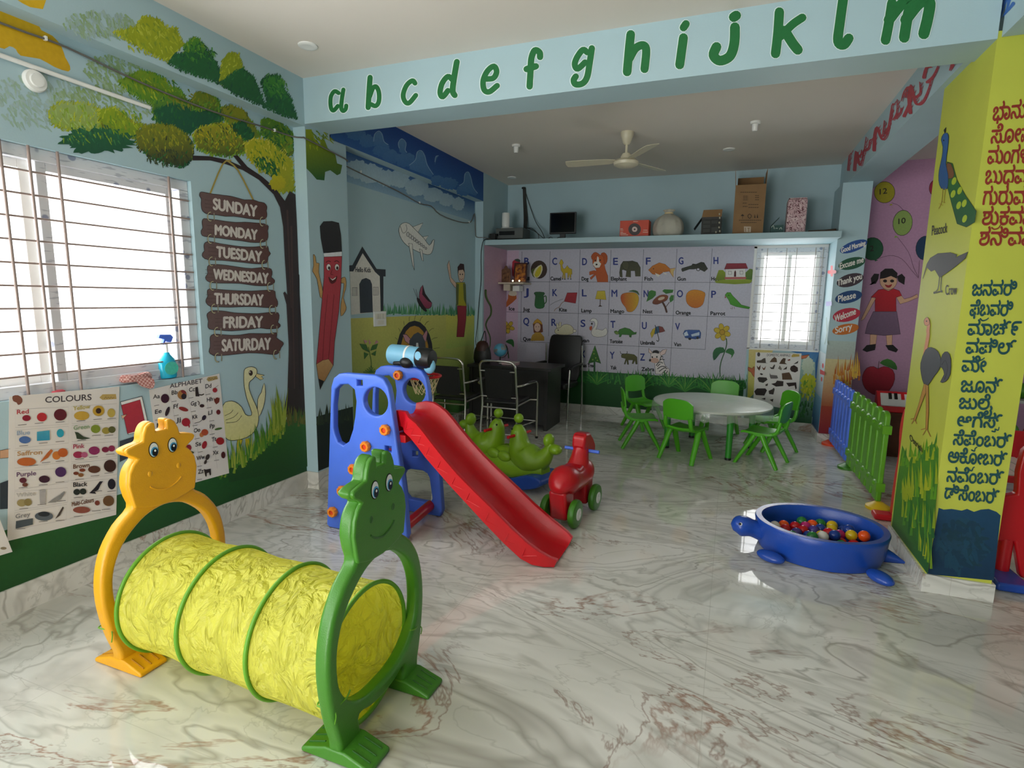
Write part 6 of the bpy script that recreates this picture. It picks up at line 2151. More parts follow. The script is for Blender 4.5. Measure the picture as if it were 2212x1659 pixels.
po, P = poster('colours_poster', 'large COLOURS wall chart taped under the window, nearest us', '20,857 258,835 251,1112 16,1169', 0, XL, 1)
P.tx(ZCO, 'COLOURS', '325,232 655,212', 44, '4A4446', bold=.35)
P.p(ZCO, '90,185 130,178 160,205 155,235 130,248 118,230 95,220', '7A4A3A', sm=2)
P.p(ZCO, '712,195 735,172 830,170 835,205 735,212', 'B59A5A', sm=1)
P.o(ZCO, '748,203 758,190 766,203 776,192 786,202 796,190 806,200 818,192', '6A5030', .8, closed=False)
for q in ('110,280 490,262 492,385 110,410', '110,430 490,400 492,520 110,560', '105,575 490,560 490,655 105,700', '105,720 488,700 488,800 105,860', '105,870 485,840 485,945 105,1005', '105,1020 478,960 475,1070 105,1140', '515,258 838,238 838,352 515,382', '515,395 838,370 838,482 515,512', '515,530 838,510 838,612 512,655', '512,668 838,630 836,745 510,790', '510,805 836,772 832,880 508,930', '505,945 830,895 826,1000 500,1060'):
    P.o(ZCO, q, 'A8A29E', .5, sm=0)
for t, b, col in (('Red', '122,314 205,308', 'B23A44'), ('Blue', '122,465 215,458', '9AA8B8'), ('Saffron', '125,612 302,600', 'B58A5A'), ('Purple', '120,762 258,750', '6A4A6A'), ('White', '118,910 255,895', 'B9B4AE'), ('Grey', '112,1062 215,1045', '8A8888'),
                  ('Yellow', '525,288 645,272', 'B5A55A'), ('Green', '528,428 640,415', '8AA07A'), ('Pink', '525,562 605,555', 'A8405A'), ('Brown', '525,705 640,692', '6A4A3A'), ('Black', '525,835 625,828', '2E2A2C'), ('Multi-Colours', '515,975 672,942', '6A4A3A')):
    P.tx(ZCO, t, b, 32, col, bold=.3)
for c, rx, ry, col in (('190,342', 30, 22, '8A1E30'), ('300,335', 36, 32, 'B02A30'), ('432,318', 46, 42, '5A1822'), ('585,325', 55, 32, 'C09A3A'), ('706,290', 42, 38, 'B8922E'), ('706,290', 20, 20, '3A2418'), ('797,305', 28, 32, 'B8A04A'),
                       ('178,498', 42, 26, '4A6AA0'), ('432,450', 26, 30, '2A9AB0'), ('685,420', 34, 30, '7A8A2A'), ('760,432', 30, 24, '9A8A3A'), ('802,425', 26, 24, '5A5A2A'), ('190,655', 68, 30, 'B8602A'), ('405,610', 30, 30, 'C8742A'), ('450,590', 36, 32, 'B85A22'),
                       ('560,605', 36, 24, '9A2A4A'), ('605,605', 24, 20, 'B05A7A'), ('675,575', 40, 30, '8A2A5A'), ('755,568', 26, 20, '7A1E3A'), ('800,560', 24, 22, '8A2A4A'), ('165,788', 26, 20, '5A2430'), ('318,780', 40, 26, '3A1A2A'), ('435,728', 40, 36, '4A2A5A'), ('180,820', 20, 14, '6A3A2A'),
                       ('545,738', 20, 12, '6A3018'), ('590,715', 22, 12, '7A3A1E'), ('580,750', 20, 14, '8A5A30'), ('675,710', 44, 26, '5A3420'), ('788,685', 44, 44, '3A2014'), ('800,815', 28, 38, '1E1A22'), ('155,950', 34, 26, 'A09060'), ('200,945', 28, 26, '8A7A4A'),
                       ('550,872', 24, 22, '222A22'), ('595,868', 24, 22, '222A22'), ('585,1000', 62, 24, '8A4A3A'), ('697,950', 18, 18, '7A3A2A'), ('778,935', 40, 38, '6A4A2A'), ('315,1045', 66, 32, '5A6268'), ('315,1030', 42, 18, '2A3034')):
    P.e(ZCO, c, rx, ry, col)
P.p(ZCO, '265,440 355,430 357,500 265,506', '4AA0B8', '2A8AA8', sm=0)
P.p(ZCO, '115,1080 235,1060 235,1105 113,1135', '4A5258', sm=0)
P.p(ZCO, '415,475 432,480 445,475 432,460', '2A9AB0', sm=0)
P.p(ZCO, '535,440 560,445 600,475 650,488 590,495 550,490 545,465', '34402A', sm=1)
P.p(ZCO, '285,660 340,590 365,565 380,575 345,625', 'B8622A', sm=1)
P.p(ZCO, '640,880 680,840 715,795 738,795 720,820 705,855 680,870 690,885', '1E1A20', sm=1)
P.p(ZCO, '340,950 390,915 430,890 460,865 467,875 440,920 400,945', '8A8884', sm=1)
P.p(ZCO, '395,1065 425,1015 450,975 458,985 430,1040', '4A4038', sm=1)
P.p(ZCO, '283,855 328,855 325,955 288,960', 'A8A4A0', sm=0)
P.p(ZCO, '150,885 165,800 195,815 170,835', '4A4A2A', sm=0) if False else None
for c in ('160,390', '280,378', '430,370', '580,362', '700,350', '800,345', '170,540', '310,520', '430,510', '585,500', '690,465', '780,465', '240,680', '330,660', '430,650', '570,635', '670,620', '790,600', '165,840', '310,820', '430,800', '570,780', '680,755', '780,735', '560,910', '700,865', '800,865', '170,990', '300,960', '440,935', '150,1135', '310,1082', '430,1075', '560,1045', '690,1005', '760,995'):
    (x, y), = ZCO(c)
    P.line([(x - 9, y + 1), (x + 9, y - .6)], 1.1, '6A6460', sm=0)
P.build('printed_pattern', po)

po, P = poster('alphabet_poster', 'ALPHABET wall chart taped under the window corner behind the yellow arch', '322,842 474,807 495,1022 352,1062', 0, XL, 1)
P.tx(ZAL, 'ALPHABET', '445,322 910,245', 66, '5A5254', bold=.3)
P.p(ZAL, '970,200 990,165 1120,145 1135,190 1000,228', 'A8905A', sm=1)
P.o(ZAL, '1000,205 1015,180 1030,202 1050,178 1070,198 1090,174 1120,190', '6A5030', .8, closed=False)
for t, b in (('Aa', '205,475 300,462'), ('Bb', '470,418 552,405'), ('Cc', '720,375 800,362'), ('Dd', '955,325 1038,312'), ('Ee', '232,692 325,672'), ('Ff', '497,618 565,600'), ('Gg', '745,575 825,560'), ('Hh', '975,522 1060,500'), ('Ii', '258,885 330,870'), ('Jj', '535,812 600,795'), ('Kk', '768,770 842,750'), ('Ll', '995,710 1050,692'), ('Nn', '560,1010 640,995'), ('Oo', '790,962 878,942'), ('Pp', '1018,900 1085,880'), ('Ss', '812,1160 890,1142'), ('Tt', '1045,1090 1108,1072'), ('Ww', '828,1358 945,1330'), ('Xx', '1060,1282 1140,1262'), ('Zz', '850,1552 925,1535')):
    P.tx(ZAL, t, b, 62, '3A3638', bold=.25)
for c, rx, ry, col, ro in (('375,470', 60, 66, '3A1424', 0), ('620,415', 66, 68, 'A0703A', .3), ('645,440', 38, 42, '2A2024', .3), ('640,375', 40, 24, '7A2A24', .5), ('1090,350', 34, 34, 'A02A30', 0), ('1120,500', 34, 46, '6A2A1A', .3), ('410,655', 26, 72, '2E1C1E', .35), ('640,622', 70, 28, '8A2A22', .3), ('905,575', 34, 24, '3A2620', 0), ('1140,665', 30, 36, '6A2024', 0), ('675,810', 62, 60, 'A01E2A', 0), ('935,745', 28, 40, '2A2230', .5), ('900,990', 30, 34, 'B8723A', 0), ('945,955', 50, 46, 'A84A28', 0), ('1140,905', 56, 16, '4A6A2A', -.2), ('940,1135', 34, 58, '9A1E26', .3), ('1165,1080', 58, 54, '9A1A1C', 0), ('985,1310', 28, 44, '3A3028', .4), ('955,1380', 18, 34, '3A3028', .4), ('1210,1280', 30, 48, '4A1A1A', 0), ('715,1175', 40, 44, '8A1A26', 0), ('740,1245', 50, 22, '4A5A2A', 0)):
    P.e(ZAL, c, rx, ry, col, rot=ro)
P.p(ZAL, '812,440 808,310 845,300 855,380 870,440', '2E2420', sm=1)
P.o(ZAL, '865,415 900,420 928,408', '2E2420', 2.4, closed=False)
P.o(ZAL, '860,560 865,525 845,508', '3A2620', 1.6, closed=False)
P.p(ZAL, '1070,455 1100,490 1160,460 1150,520 1110,555 1085,520', '6A2A1A', sm=1)
P.p(ZAL, '930,1480 960,1490 1030,1475 1035,1560 1020,1580 1005,1530 975,1540 970,1590 955,1585', '2A2220', sm=1)
P.o(ZAL, '800,825 870,805 910,770', '3A3638', 1, closed=False)
P.o(ZAL, '1085,320 1140,280', '5A5254', .7, closed=False)
P.o(ZAL, '710,800 722,880', 'A01E2A', 2.4, closed=False)
for c in ('255,568', '505,510', '745,460', '990,410', '270,775', '535,712', '780,655', '1005,602', '805,855', '1045,790', '835,1045', '1050,980', '880,1235', '1095,1165', '870,1440', '1115,1355', '870,1630'):
    (x, y), = ZAL(c)
    P.line([(x - 5, y + 1), (x + 5, y - .8)], 1.0, '6A6460', sm=0)
for k in range(1, 4):
    P.o(ZAL, '%d,%d %d,%d' % (180 + 250 * k, 385 - 62 * k, 420 + 235 * k, 1500 - 10 * k), 'B4AEAA', .5, closed=False, sm=0)
P.build('printed_pattern', po)

po, P = poster('wall_chart', 'pale wall chart with curling corner at the left edge of the photo', '-40,1118 0,1122 27,1192 -60,1218', 0, XL, 1, .03)
P.e(ZCO, '25,1275', 22, 10, '8A7A60')
P.build('printed_pattern', po)

po, P = poster('animals_poster', 'domestic animals wall chart under the small window behind the round table', '1632.5,761 1731.5,763.5 1722,888 1627,870', 1, YB, -1)
P.tx(ZK, 'DOMESTIC ANIMALS', '335,1088 555,1092', 24, '6A6468', bold=.1)
P.p(ZK, '565,1085 580,1068 640,1070 640,1092 570,1098', 'B89A4A', sm=1)
P.e(ZK, '257,1072', 14, 20, '4A4446')
for q, col in (('240,1150 240,1130 280,1125 300,1110 320,1105 325,1150 345,1155', '4A4038'), ('360,1145 380,1115 405,1095 425,1110 430,1145', '5A4430'), ('450,1160 470,1125 490,1105 512,1110 505,1150 525,1165', '4A3420'), ('525,1125 550,1115 558,1125 540,1132', '7A2A1E'), ('585,1165 610,1145 632,1132 625,1155', '3A342E'),
               ('238,1175 255,1195 275,1170 272,1205 262,1225 245,1205', '4A2A1C'), ('285,1185 305,1205 325,1180 315,1215 300,1218', '6A3A22'), ('360,1190 385,1195 405,1165 412,1175 400,1210 375,1210', '4A4440'), ('440,1205 455,1175 475,1205 470,1222', '7A746A'), ('485,1215 510,1195 525,1185 520,1212', '3A2E28'), ('560,1185 590,1172 625,1195 628,1228 600,1242 565,1232 552,1210', '2E1A12'),
               ('265,1255 280,1248 300,1258 285,1268', '2A201E'), ('360,1245 370,1265 430,1270 440,1295 425,1300 370,1300 362,1280', '6A6460'), ('475,1250 545,1240 560,1265 575,1310 480,1310', '5A4028'), ('245,1295 260,1285 330,1290 340,1310 300,1340 260,1330', '2E2822'), ('375,1350 415,1340 430,1318 490,1325 488,1370 420,1375', '2E2018'), ('515,1340 610,1335 615,1390 605,1405 595,1365 540,1375', '2A1A14'),
               ('215,1420 240,1392 320,1392 335,1410 310,1460 230,1455', '2A201C'), ('350,1415 385,1400 400,1385 408,1400 395,1450 355,1445', '3A302A'), ('320,1355 345,1345 340,1368 322,1370', '3A302A'), ('280,1490 320,1480 318,1500', '3A302A'), ('360,1500 395,1490 390,1520', '3A302A')):
    P.p(ZK, q, col, sm=1)
P.build('printed_pattern', po)

# ---- window sill things
sp = thing('spray_bottle', 'turquoise spray bottle with blue trigger on the window sill', 'spray bottle', (-3.175, 2.38, 1.045))
MC = mat('turquoise_liquid_plastic', '22B4D8', .2, var=.03)
MB().rings([[(d * math.cos(t), w * math.sin(t), z) for t in [2 * PI * i / 20 for i in range(20)]] for z, w, d in ((0, .05, .03), (.01, .055, .033), (.09, .055, .033), (.115, .045, .03), (.14, .022, .018), (.155, .014, .014))]).build('bottle', MC, sp, smooth=60, loc=(0, 0, 0))
MB().prism([(.0345, .045 * math.cos(t), .06 + .04 * math.sin(t)) for t in [2 * PI * i / 20 for i in range(20)]], (.001, 0, 0)).build('label', mat('mint_label', '4AC0A8', .4, var=.1, vscale=60), sp)
MB().cyl((0, 0, .15), (0, 0, .215), .011, n=12).build('neck', M_WH, sp, smooth=50)
MB().prism([(-.012, y, z) for y, z in ((-.05, .245), (-.04, .265), (.03, .262), (.045, .245), (.03, .215), (.012, .215), (-.005, .225), (-.02, .20), (-.028, .205), (-.015, .235))], (.024, 0, 0)).build('trigger', M_BLU, sp, bevel=.003)
ck = random.Random(4)
rings = []
for r, z in ((.095, .002), (.09, .03), (.075, .055), (.05, .045), (.03, .03), (.012, .028)):
    rings.append([(.4 * r * math.cos(t) * (1 + ck.uniform(-.15, .15)), r * math.sin(t) * (1 + ck.uniform(-.15, .15)), max(.002, z + ck.uniform(-.008, .008))) for t in [2 * PI * i / 22 for i in range(22)]])


def checked_cloth():
    m = mat('checked_cloth', 'A8706A', .85, var=0)
    nt = m.node_tree
    tc = nt.nodes.new('ShaderNodeTexCoord')
    c = nt.nodes.new('ShaderNodeTexChecker')
    c.inputs['Scale'].default_value = 90
    c.inputs['Color1'].default_value = tuple(hexc('A86A64')) + (1,)
    c.inputs['Color2'].default_value = tuple(hexc('D0A8A0')) + (1,)
    nt.links.new(tc.outputs['Object'], c.inputs['Vector'])
    nt.links.new(c.outputs['Color'], nt.nodes['Principled BSDF'].inputs['Base Color'])
    return m


MCK = checked_cloth()
o = MB().rings(rings).add([(.035, .02, .03), (.045, .09, .025), (.048, .075, -.055), (.044, .02, -.03), (.046, -.02, -.01), (.03, -.03, .03)], [(0, 1, 2, 3), (0, 3, 4, 5)]).build('cleaning_cloth', MCK, smooth=70, sub=1, loc=(-3.155, 2.165, 1.045))
tag(o, 'crumpled pink checked cloth hanging over the window sill edge', 'cloth')
o = MB().rings([[(.5 * r * math.cos(t), r * math.sin(t), z) for t in [2 * PI * i / 12 for i in range(12)]] for r, z in ((.03, 0), (.032, .012), (.02, .02))]).build('red_rag', mat('red_cloth', 'B84450', .8), smooth=60, loc=(-3.152, 1.765, 1.041))
tag(o, 'tiny red rag at the foot of the window grille', 'cloth')

# ---- electrics on the left walls
o = MB().tube([(XL + .012, y, z) for y, z in ((0.0, 2.60), (.9, 2.602), (1.66, 2.595), (2.36, 2.584))], .011, 10).build('conduit', M_WH, smooth=50)
tag(o, 'straight white plastic conduit on the left wall above the window', 'conduit')
d = thing('wall_rose', 'round white electrical cover on the wall above the window', 'junction box', (XL, 1.797, 2.533))
MB().lathe([(.001, 0), (.05, 0), (.05, .012), (.044, .02), (.001, .022)], 28, M=Matrix.Rotation(PI / 2, 4, 'Y')).build('cover', M_WH, d, smooth=40)
MB().lathe([(.001, .02), (.03, .02), (.028, .03), (.001, .031)], 24, M=Matrix.Rotation(PI / 2, 4, 'Y')).build('cap', M_WH, d, smooth=40)
cb = thing('wall_cable', 'grey cable clipped along the left wall beneath the beams to the loft', 'cable', (XL, 3.0, 2.7))
pts = [(XL + .01, 0, 2.75), (XL + .01, 1.0, 2.745), (XL + .01, 1.66, 2.735), (XL + .01, 1.95, 2.74), (XL + .01, 2.3, 2.705), (XL + .01, 2.75, 2.69), (XL + .01, 3.2, 2.712), (XL + .01, 3.47, 2.72), (XC - .02, 3.488, 2.71), (XC + .008, 3.51, 2.70), (XC + .008, 3.95, 2.66), (XC - .03, 3.985, 2.655), (XL + .008, 4.05, 2.65), (XL + .008, 4.9, 2.58), (XL + .008, 5.3, 2.53), (XL + .008, 5.55, 2.54), (XL + .008, 5.75, 2.48), (XL + .008, 6.2, 2.46), (XL + .008, 6.55, 2.50), (XL + .008, 6.66, 2.62), (XL + .012, 6.68, 2.4), (XL + .03, 6.68, 2.33), (XC + .02, 6.72, 2.325), (XC + .06, 6.85, 2.31)]
MB().tube([Vector(p) - Vector((XL, 3.0, 2.7)) for p in smooth_pts(pts, False, 3)], .0055, 6).build('sheath', mat('grey_cable', '6A6660', .6, var=0), cb, smooth=60)
for y, z in ((1.86, 2.742), (3.3, 2.716), (4.3, 2.64), (5.3, 2.536), (6.5, 2.49)):
    MB().box(-.0, y - 3.006, z - 2.7 - .008, .018, y - 2.994, z - 2.7 + .012).build('clip', M_WH, cb, bevel=.002)
o = MB().tube(smooth_pts([(XC + .05, 6.85, 2.31), (XC + .03, 6.74, 2.308), (XC + .0, 6.69, 2.26), (XC - .02, 6.685, 2.1), (XC - .015, 6.68, 1.8), (XC - .04, 6.675, 1.5), (XC - .06, 6.67, 1.2), (XC - .05, 6.6, 1.0), (-3.0, 6.5, .9)], False, 4), .005, 6).build('power_lead', M_BLACK, smooth=60)
tag(o, 'black cord hanging from the loft corner down to the desk', 'cord')
sb = thing('switch_board', 'white switch board on the field mural by the painted house', 'switch', (XL, 4.545, 1.345))
MB().box(0, -.10, -.072, .016, .10, .072).build('plate', M_WH, sb, bevel=.006)
for i in range(4):
    MB().box(.016, -.08 + i * .042, -.0, .022, -.045 + i * .042, .05).build('switch', mat('switch_ivory', 'D8D4C4', .3, var=0), sb, bevel=.002)
MB().box(.016, -.05, -.055, .02, .05, -.012).build('socket', mat('switch_ivory', 'D8D4C4', .3, var=0), sb, bevel=.002)

# ---- prayer shelf
ps = thing('prayer_shelf', 'cream wall shelf holding framed pictures on the lilac corner', 'shelf', (-2.86, 7.33, 1.765))
MB().box(-.165, -.13, -.012, .205, .2, .012).build('board', mat('cream_laminate', 'C9BDA8', .45), ps, bevel=.003)
MB().box(-.13, -.02, -.10, -.03, .16, -.012).build('bracket', mat('cream_laminate', 'C9BDA8', .45), ps, bevel=.004)
MB().box(.0, .0, -.105, .10, .16, -.03).build('socket_box', M_WH, ps, bevel=.004)


def picture_mat(name, a, b):
    m = mat(name, a, .4, var=0)
    nt = m.node_tree
    tc = nt.nodes.new('ShaderNodeTexCoord')
    n = nt.nodes.new('ShaderNodeTexNoise')
    n.inputs['Scale'].default_value = 22
    n.inputs['Detail'].default_value = 5
    nt.links.new(tc.outputs['Object'], n.inputs['Vector'])
    r = nt.nodes.new('ShaderNodeValToRGB')
    r.color_ramp.elements[0].position = .4
    r.color_ramp.elements[1].position = .65
    r.color_ramp.elements[0].color = tuple(hexc(a)) + (1,)
    r.color_ramp.elements[1].color = tuple(hexc(b)) + (1,)
    nt.links.new(n.outputs['Fac'], r.inputs['Fac'])
    nt.links.new(r.outputs['Color'], nt.nodes['Principled BSDF'].inputs['Base Color'])
    return m


fr = thing('framed_picture', 'dark red framed devotional picture with two lights, on the cream shelf', 'framed picture', (-2.755, 7.34, 1.777))
w, h = .095, .27
b = MB()
for x0, z0, x1, z1 in ((-w, 0, w, .018), (-w, h - .018, w, h), (-w, .018, -w + .018, h - .018), (w - .018, .018, w, h - .018)):
    b.box(x0, -.01, z0, x1, .008, z1)
b.build('frame', mat('dark_red_wood', '3A120E', .4), fr, bevel=.003)
MB().box(-w + .016, -.002, .016, w - .016, .004, h - .016).build('picture', picture_mat('devotional_print', '4A1408', 'B8741E'), fr)
fr.rotation_euler = (math.radians(-6), 0, 0)
fr2 = thing('carved_plaque', 'carved wooden plaque with pointed top at the left end of the cream shelf', 'plaque', (-2.965, 7.33, 1.777), math.radians(-8))
MB().prism([(x, 0, z) for x, z in ((-.07, 0), (.07, 0), (.07, .17), (.05, .19), (.03, .19), (.015, .225), (0, .235), (-.015, .225), (-.03, .19), (-.05, .19), (-.07, .17))], (0, .018, 0)).build('board', mat('carved_wood', '6A4A34', .55, var=.2, vscale=30), fr2, bevel=.004)
MB().prism([(.055 * math.cos(t), -.004, .095 + .075 * math.sin(t)) for t in [2 * PI * i / 20 for i in range(20)]], (0, .004, 0)).build('picture', picture_mat('brown_relief', '4A3020', '8A6444'), fr2)
ML = bpy.data.materials.new('oil_lamp_glow')
ML.use_nodes = True
pb = ML.node_tree.nodes['Principled BSDF']
pb.inputs['Base Color'].default_value = (1, .85, .55, 1)
pb.inputs['Emission Color'].default_value = (1, .82, .5, 1)
pb.inputs['Emission Strength'].default_value = 9
for x, lab in ((-2.83, 'small glowing light at the left foot of the red framed picture'), (-2.735, 'small glowing light at the right foot of the red framed picture')):
    o = thing('shelf_light', lab, 'light', (x, 7.26, 1.777), 0, 'little lights on the prayer shelf')
    MB().lathe([(.001, 0), (.011, 0), (.006, .006), (.006, .012), (.001, .012)], 14).build('holder', M_CHROME, o, smooth=50)
    MB().sph((0, 0, .022), .0115, 14, 8).build('bulb', ML, o, smooth=60)

# ---- on the loft
LZ = 2.30
dv = thing('video_recorder', 'grey video recorder box with dark display at the left of the loft', 'recorder', (-2.77, 7.08, LZ))
M_GREY = mat('grey_metal', '5E625F', .45, metal=.4)
MB().box(-.19, -.13, .03, .19, .15, .165).build('case', M_GREY, dv, bevel=.005)
MB().box(-.14, -.134, .075, .075, -.128, .125).build('display', M_INK, dv)
MB().box(-.17, -.134, .07, -.15, -.128, .10).build('button', M_INK, dv)
MB().box(-.30, -.17, 0, .28, .16, .012).build('tray', mat('dark_board', '2A2220', .6), dv, bevel=.002)
for x in (-.15, .15):
    MB().box(x - .03, -.1, .012, x + .03, .1, .03).build('foot', M_BLACK, dv)
wc = thing('white_camera_unit', 'white cylindrical camera unit standing on the grey recorder', 'camera', (-2.86, 7.05, LZ + .165))
MB().lathe([(.001, .02), (.048, .02), (.052, .06), (.05, .20), (.046, .205), (.001, .205)], 28).build('body', M_WH, wc, smooth=40)
MB().lathe([(.001, 0), (.062, 0), (.062, .012), (.05, .022), (.001, .022)], 28).build('base', M_WH, wc, smooth=40)
MB().box(.045, -.02, 0, .11, .03, .018).build('plug', M_WH, wc, bevel=.004)
o = MB().box(-.04, -.035, 0, .04, .035, .075).build('power_adapter', M_BLACK, bevel=.006, loc=(-2.995 + .03, 6.88, LZ + .012))
tag(o, 'black power adapter at the left end of the loft shelf', 'adapter')
ct = thing('cable_bundle', 'bundle of dark cables rising up the loft wall behind the recorder', 'cable', (-2.74, 7.40, LZ))
b = MB()
for i, dx in enumerate((-.012, 0, .012)):
    b.tube(smooth_pts([(.05 + dx, -.05, .0), (.03 + dx, -.02, .15), (dx * 1.5, .08, .35), (-.03 + dx, .11, .6), (-.04 + dx, .115, .76)], False, 4), .011, 6)
b.build('trunk_cables', mat('dark_grey_cable', '2E2E2A', .6, var=0), ct, smooth=60)
b = MB()
for q in ([(-.04, .11, .76), (.06, .1, .5), (.16, .05, .3), (.3, -.1, .15), (.42, -.3, .012)], [(.02, 0, .2), (.15, -.1, .2), (.3, -.25, .1), (.36, -.4, .012)], [(.1, -.15, .2), (.25, -.25, .14), (.38, -.3, .05), (.45, -.35, .012), (.5, -.33, .05), (.56, -.35, .012), (.62, -.36, .04), (.68, -.3, .012)]):
    b.tube(smooth_pts(q, False, 4), .0045, 6)
b.build('loose_wires', mat('dark_grey_cable', '2E2E2A', .6, var=0), ct, smooth=60)
MB().sph((-.045, .10, .765), (.03, .015, .015), 10, 6).build('tape', M_BLACK, ct, smooth=60)
mo = thing('monitor', 'black computer monitor standing on the loft shelf', 'monitor', (-2.06, 7.0, LZ))
MB().box(-.172, -.02, .075, .172, .02, .338).build('bezel', M_BLACK, mo, bevel=.006)
MB().box(-.155, -.0215, .095, .155, -.0195, .325).build('screen', mat('dark_screen', '050505', .12, var=0), mo)
MB().box(-.035, -.01, .01, .035, .02, .08).build('neck', M_BLACK, mo, bevel=.004)
MB().lathe([(.001, 0), (.09, 0), (.085, .012), (.001, .014)], 28).build('base', M_BLACK, mo, smooth=40)

ob = thing('orange_box', 'orange carton printed with a round tool disc beside the white sack', 'box', (-1.145, 6.98, LZ))
M_ORB = mat('orange_card', 'C8401E', .5)
MB().box(-.175, -.08, 0, .165, .10, .198).build('carton', M_ORB, ob, bevel=.003)
P = WP(1, 6.90 - .002, -1)
ZG2 = zm(1020, 360, .20498)
P.e(ZG2, '1712,660', 66, 64, '4A4444')
P.e(ZG2, '1712,660', 28, 28, 'D8C0B8')
P.e(ZG2, '1712,660', 9, 9, '1E1A1A')
for q in ('1565,655 1585,655', '1565,670 1590,670', '1565,690 1588,690', '1565,705 1620,705', '1565,720 1640,720', '1800,690 1850,690', '1805,670 1845,670', '1700,578 1745,578'):
    P.o(ZG2, q, 'E8C8B8', 1.3, closed=False, sm=0)
q = P.build('printed_pattern', ob)
q.location = -Vector(ob.location)

sk_ = random.Random(9)
rings = []
for r, z in ((.12, 0), (.16, .02), (.182, .07), (.184, .13), (.165, .19), (.125, .235), (.075, .262), (.04, .28), (.038, .292), (.06, .31), (.075, .325), (.05, .328), (.012, .31)):
    rings.append([(r * (1 + (.03 + .35 * max(0, z - .16)) * math.sin(11 * t + z * 6) + sk_.uniform(-.035, .035)) * math.cos(t), .85 * r * (1 + (.03 + .35 * max(0, z - .16)) * math.sin(11 * t + z * 6) + sk_.uniform(-.035, .035)) * math.sin(t), z + sk_.uniform(-.004, .004) * (z > 0)) for t in [2 * PI * i / 36 for i in range(36)]])
sa = thing('white_sack', 'white cloth sack tied at the top on the loft shelf', 'sack', (-.775, 7.06, LZ))
MB().rings(rings).build('cloth', mat('white_sackcloth', 'B5B2A4', .8, var=.08, bump=.4, bscale=25), sa, smooth=70, sub=1)
MB().tube([(.046 * math.cos(t), .04 * math.sin(t), .286) for t in [2 * PI * i / 24 for i in range(24)]], .006, 6, closed=True).build('tie', mat('cream_cord', 'E3CF9A', .7), sa, smooth=60)


def open_carton(name, label, x0, x1, y, d, h, m, flaps, inside=None):
    t = thing(name, label, 'box', ((x0 + x1) / 2, y, LZ))
    w = (x1 - x0) / 2
    th = .006
    b = MB().box(-w, 0, 0, w, th, h).box(-w, d - th, 0, w, d, h).box(-w, th, 0, -w + th, d - th, h).box(w - th, th, 0, w, d - th, h).box(-w + th, th, 0, w - th, d - th, th)
    b.build('carton', m, t)
    for pts, vec in flaps:
        MB().prism(pts, vec).build('flap', m, t)
    return t


M_CARD = mat('brown_cardboard', '8A6A45', .75, var=.06)
M_CARDG = mat('printed_dark_card', '23231F', .5, var=.2, vscale=30)
t = open_carton('tall_carton', 'tall open brown cardboard carton on the loft, the largest box', -.055, .262, 6.98, .30, .55, M_CARD,
                [([(-.1585, .02, .55), (-.1585, .29, .55), (-.172, .29, .71), (-.172, .02, .71)], (.004, 0, 0)), ([(.1545, .02, .55), (.1545, .29, .55), (.150, .22, .70), (.158, .02, .71)], (.004, 0, 0)), ([(-.14, .298, .55), (.14, .298, .55), (.14, .345, .69), (-.14, .345, .69)], (0, .004, 0))])
P = WP(1, 6.978, -1)
ZH2 = zm(1400, 360, .20494)
for yy, a, b_ in ((270, 975, 1150), (312, 1005, 1050), (330, 1005, 1050), (350, 1005, 1050), (385, 1000, 1040), (420, 1000, 1045), (305, 1130, 1165), (325, 1130, 1165), (350, 1130, 1165), (400, 1060, 1160), (430, 1060, 1170), (565, 960, 1190), (590, 980, 1140)):
    x = a
    while x < b_:
        P.line(ZH2('%d,%d %d,%d' % (x, yy, min(x + 14, b_), yy - 1)), 1.3, '4A3A28', sm=0)
        x += 22
P.p(ZH2, '975,520 995,500 1015,520', '2E241A', sm=1)
P.o(ZH2, '995,518 995,548', '2E241A', .8, closed=False, sm=0)
P.o(ZH2, '1070,500 1050,520 1070,545 1090,520', '2E241A', 1.2)
P.p(ZH2, '1118,540 1125,500 1132,540', '2E241A', sm=0)
P.p(ZH2, '1145,540 1152,495 1160,540', '2E241A', sm=0)
P.p(ZH2, '1010,630 1085,632 1082,692 1012,690', 'C0AE98', sm=0)
for q in ('1025,645 1027,685', '1050,650 1070,648', '1060,650 1062,686'):
    P.o(ZH2, q, '8A6A45', 1.3, closed=False, sm=0)
q = P.build('printed_pattern', t)
q.location = -Vector(t.location)

t = open_carton('small_open_box', 'small open carton with dark printed front left of the tall brown carton', -.395, -.18, 6.98, .22, .215, M_CARDG,
                [([(-.107, .0, .215), (.107, .0, .215), (.11, .03, .30), (-.095, .03, .30)], (0, .003, 0)), ([(-.107, .0, .215), (-.107, .2, .215), (-.19, .2, .09), (-.19, .0, .09)], (.002, 0, .003))])
for o in t.children:
    if o.name.startswith('flap'):
        o.data = o.data.copy()
        o.data.materials[0] = M_CARD
        break
P = WP(1, 6.978, -1)
P.p(ZH2, '568,556 772,552 772,706 568,708', '262823', sm=0)
for q in ('580,570 655,568 655,600 580,602', '668,568 735,565 735,598 668,600', '580,612 655,610 655,645 580,648', '580,660 650,655 650,690 580,695', '668,640 735,635 740,690 668,695'):
    P.p(ZH2, q, '3A3C38', sm=0)
for c in ('752,500', '755,540', '750,590', '748,640', '755,680', '715,690'):
    P.e(ZH2, c, 8, 11, 'A8A48C')
q = P.build('printed_pattern', t)
q.location = -Vector(t.location)

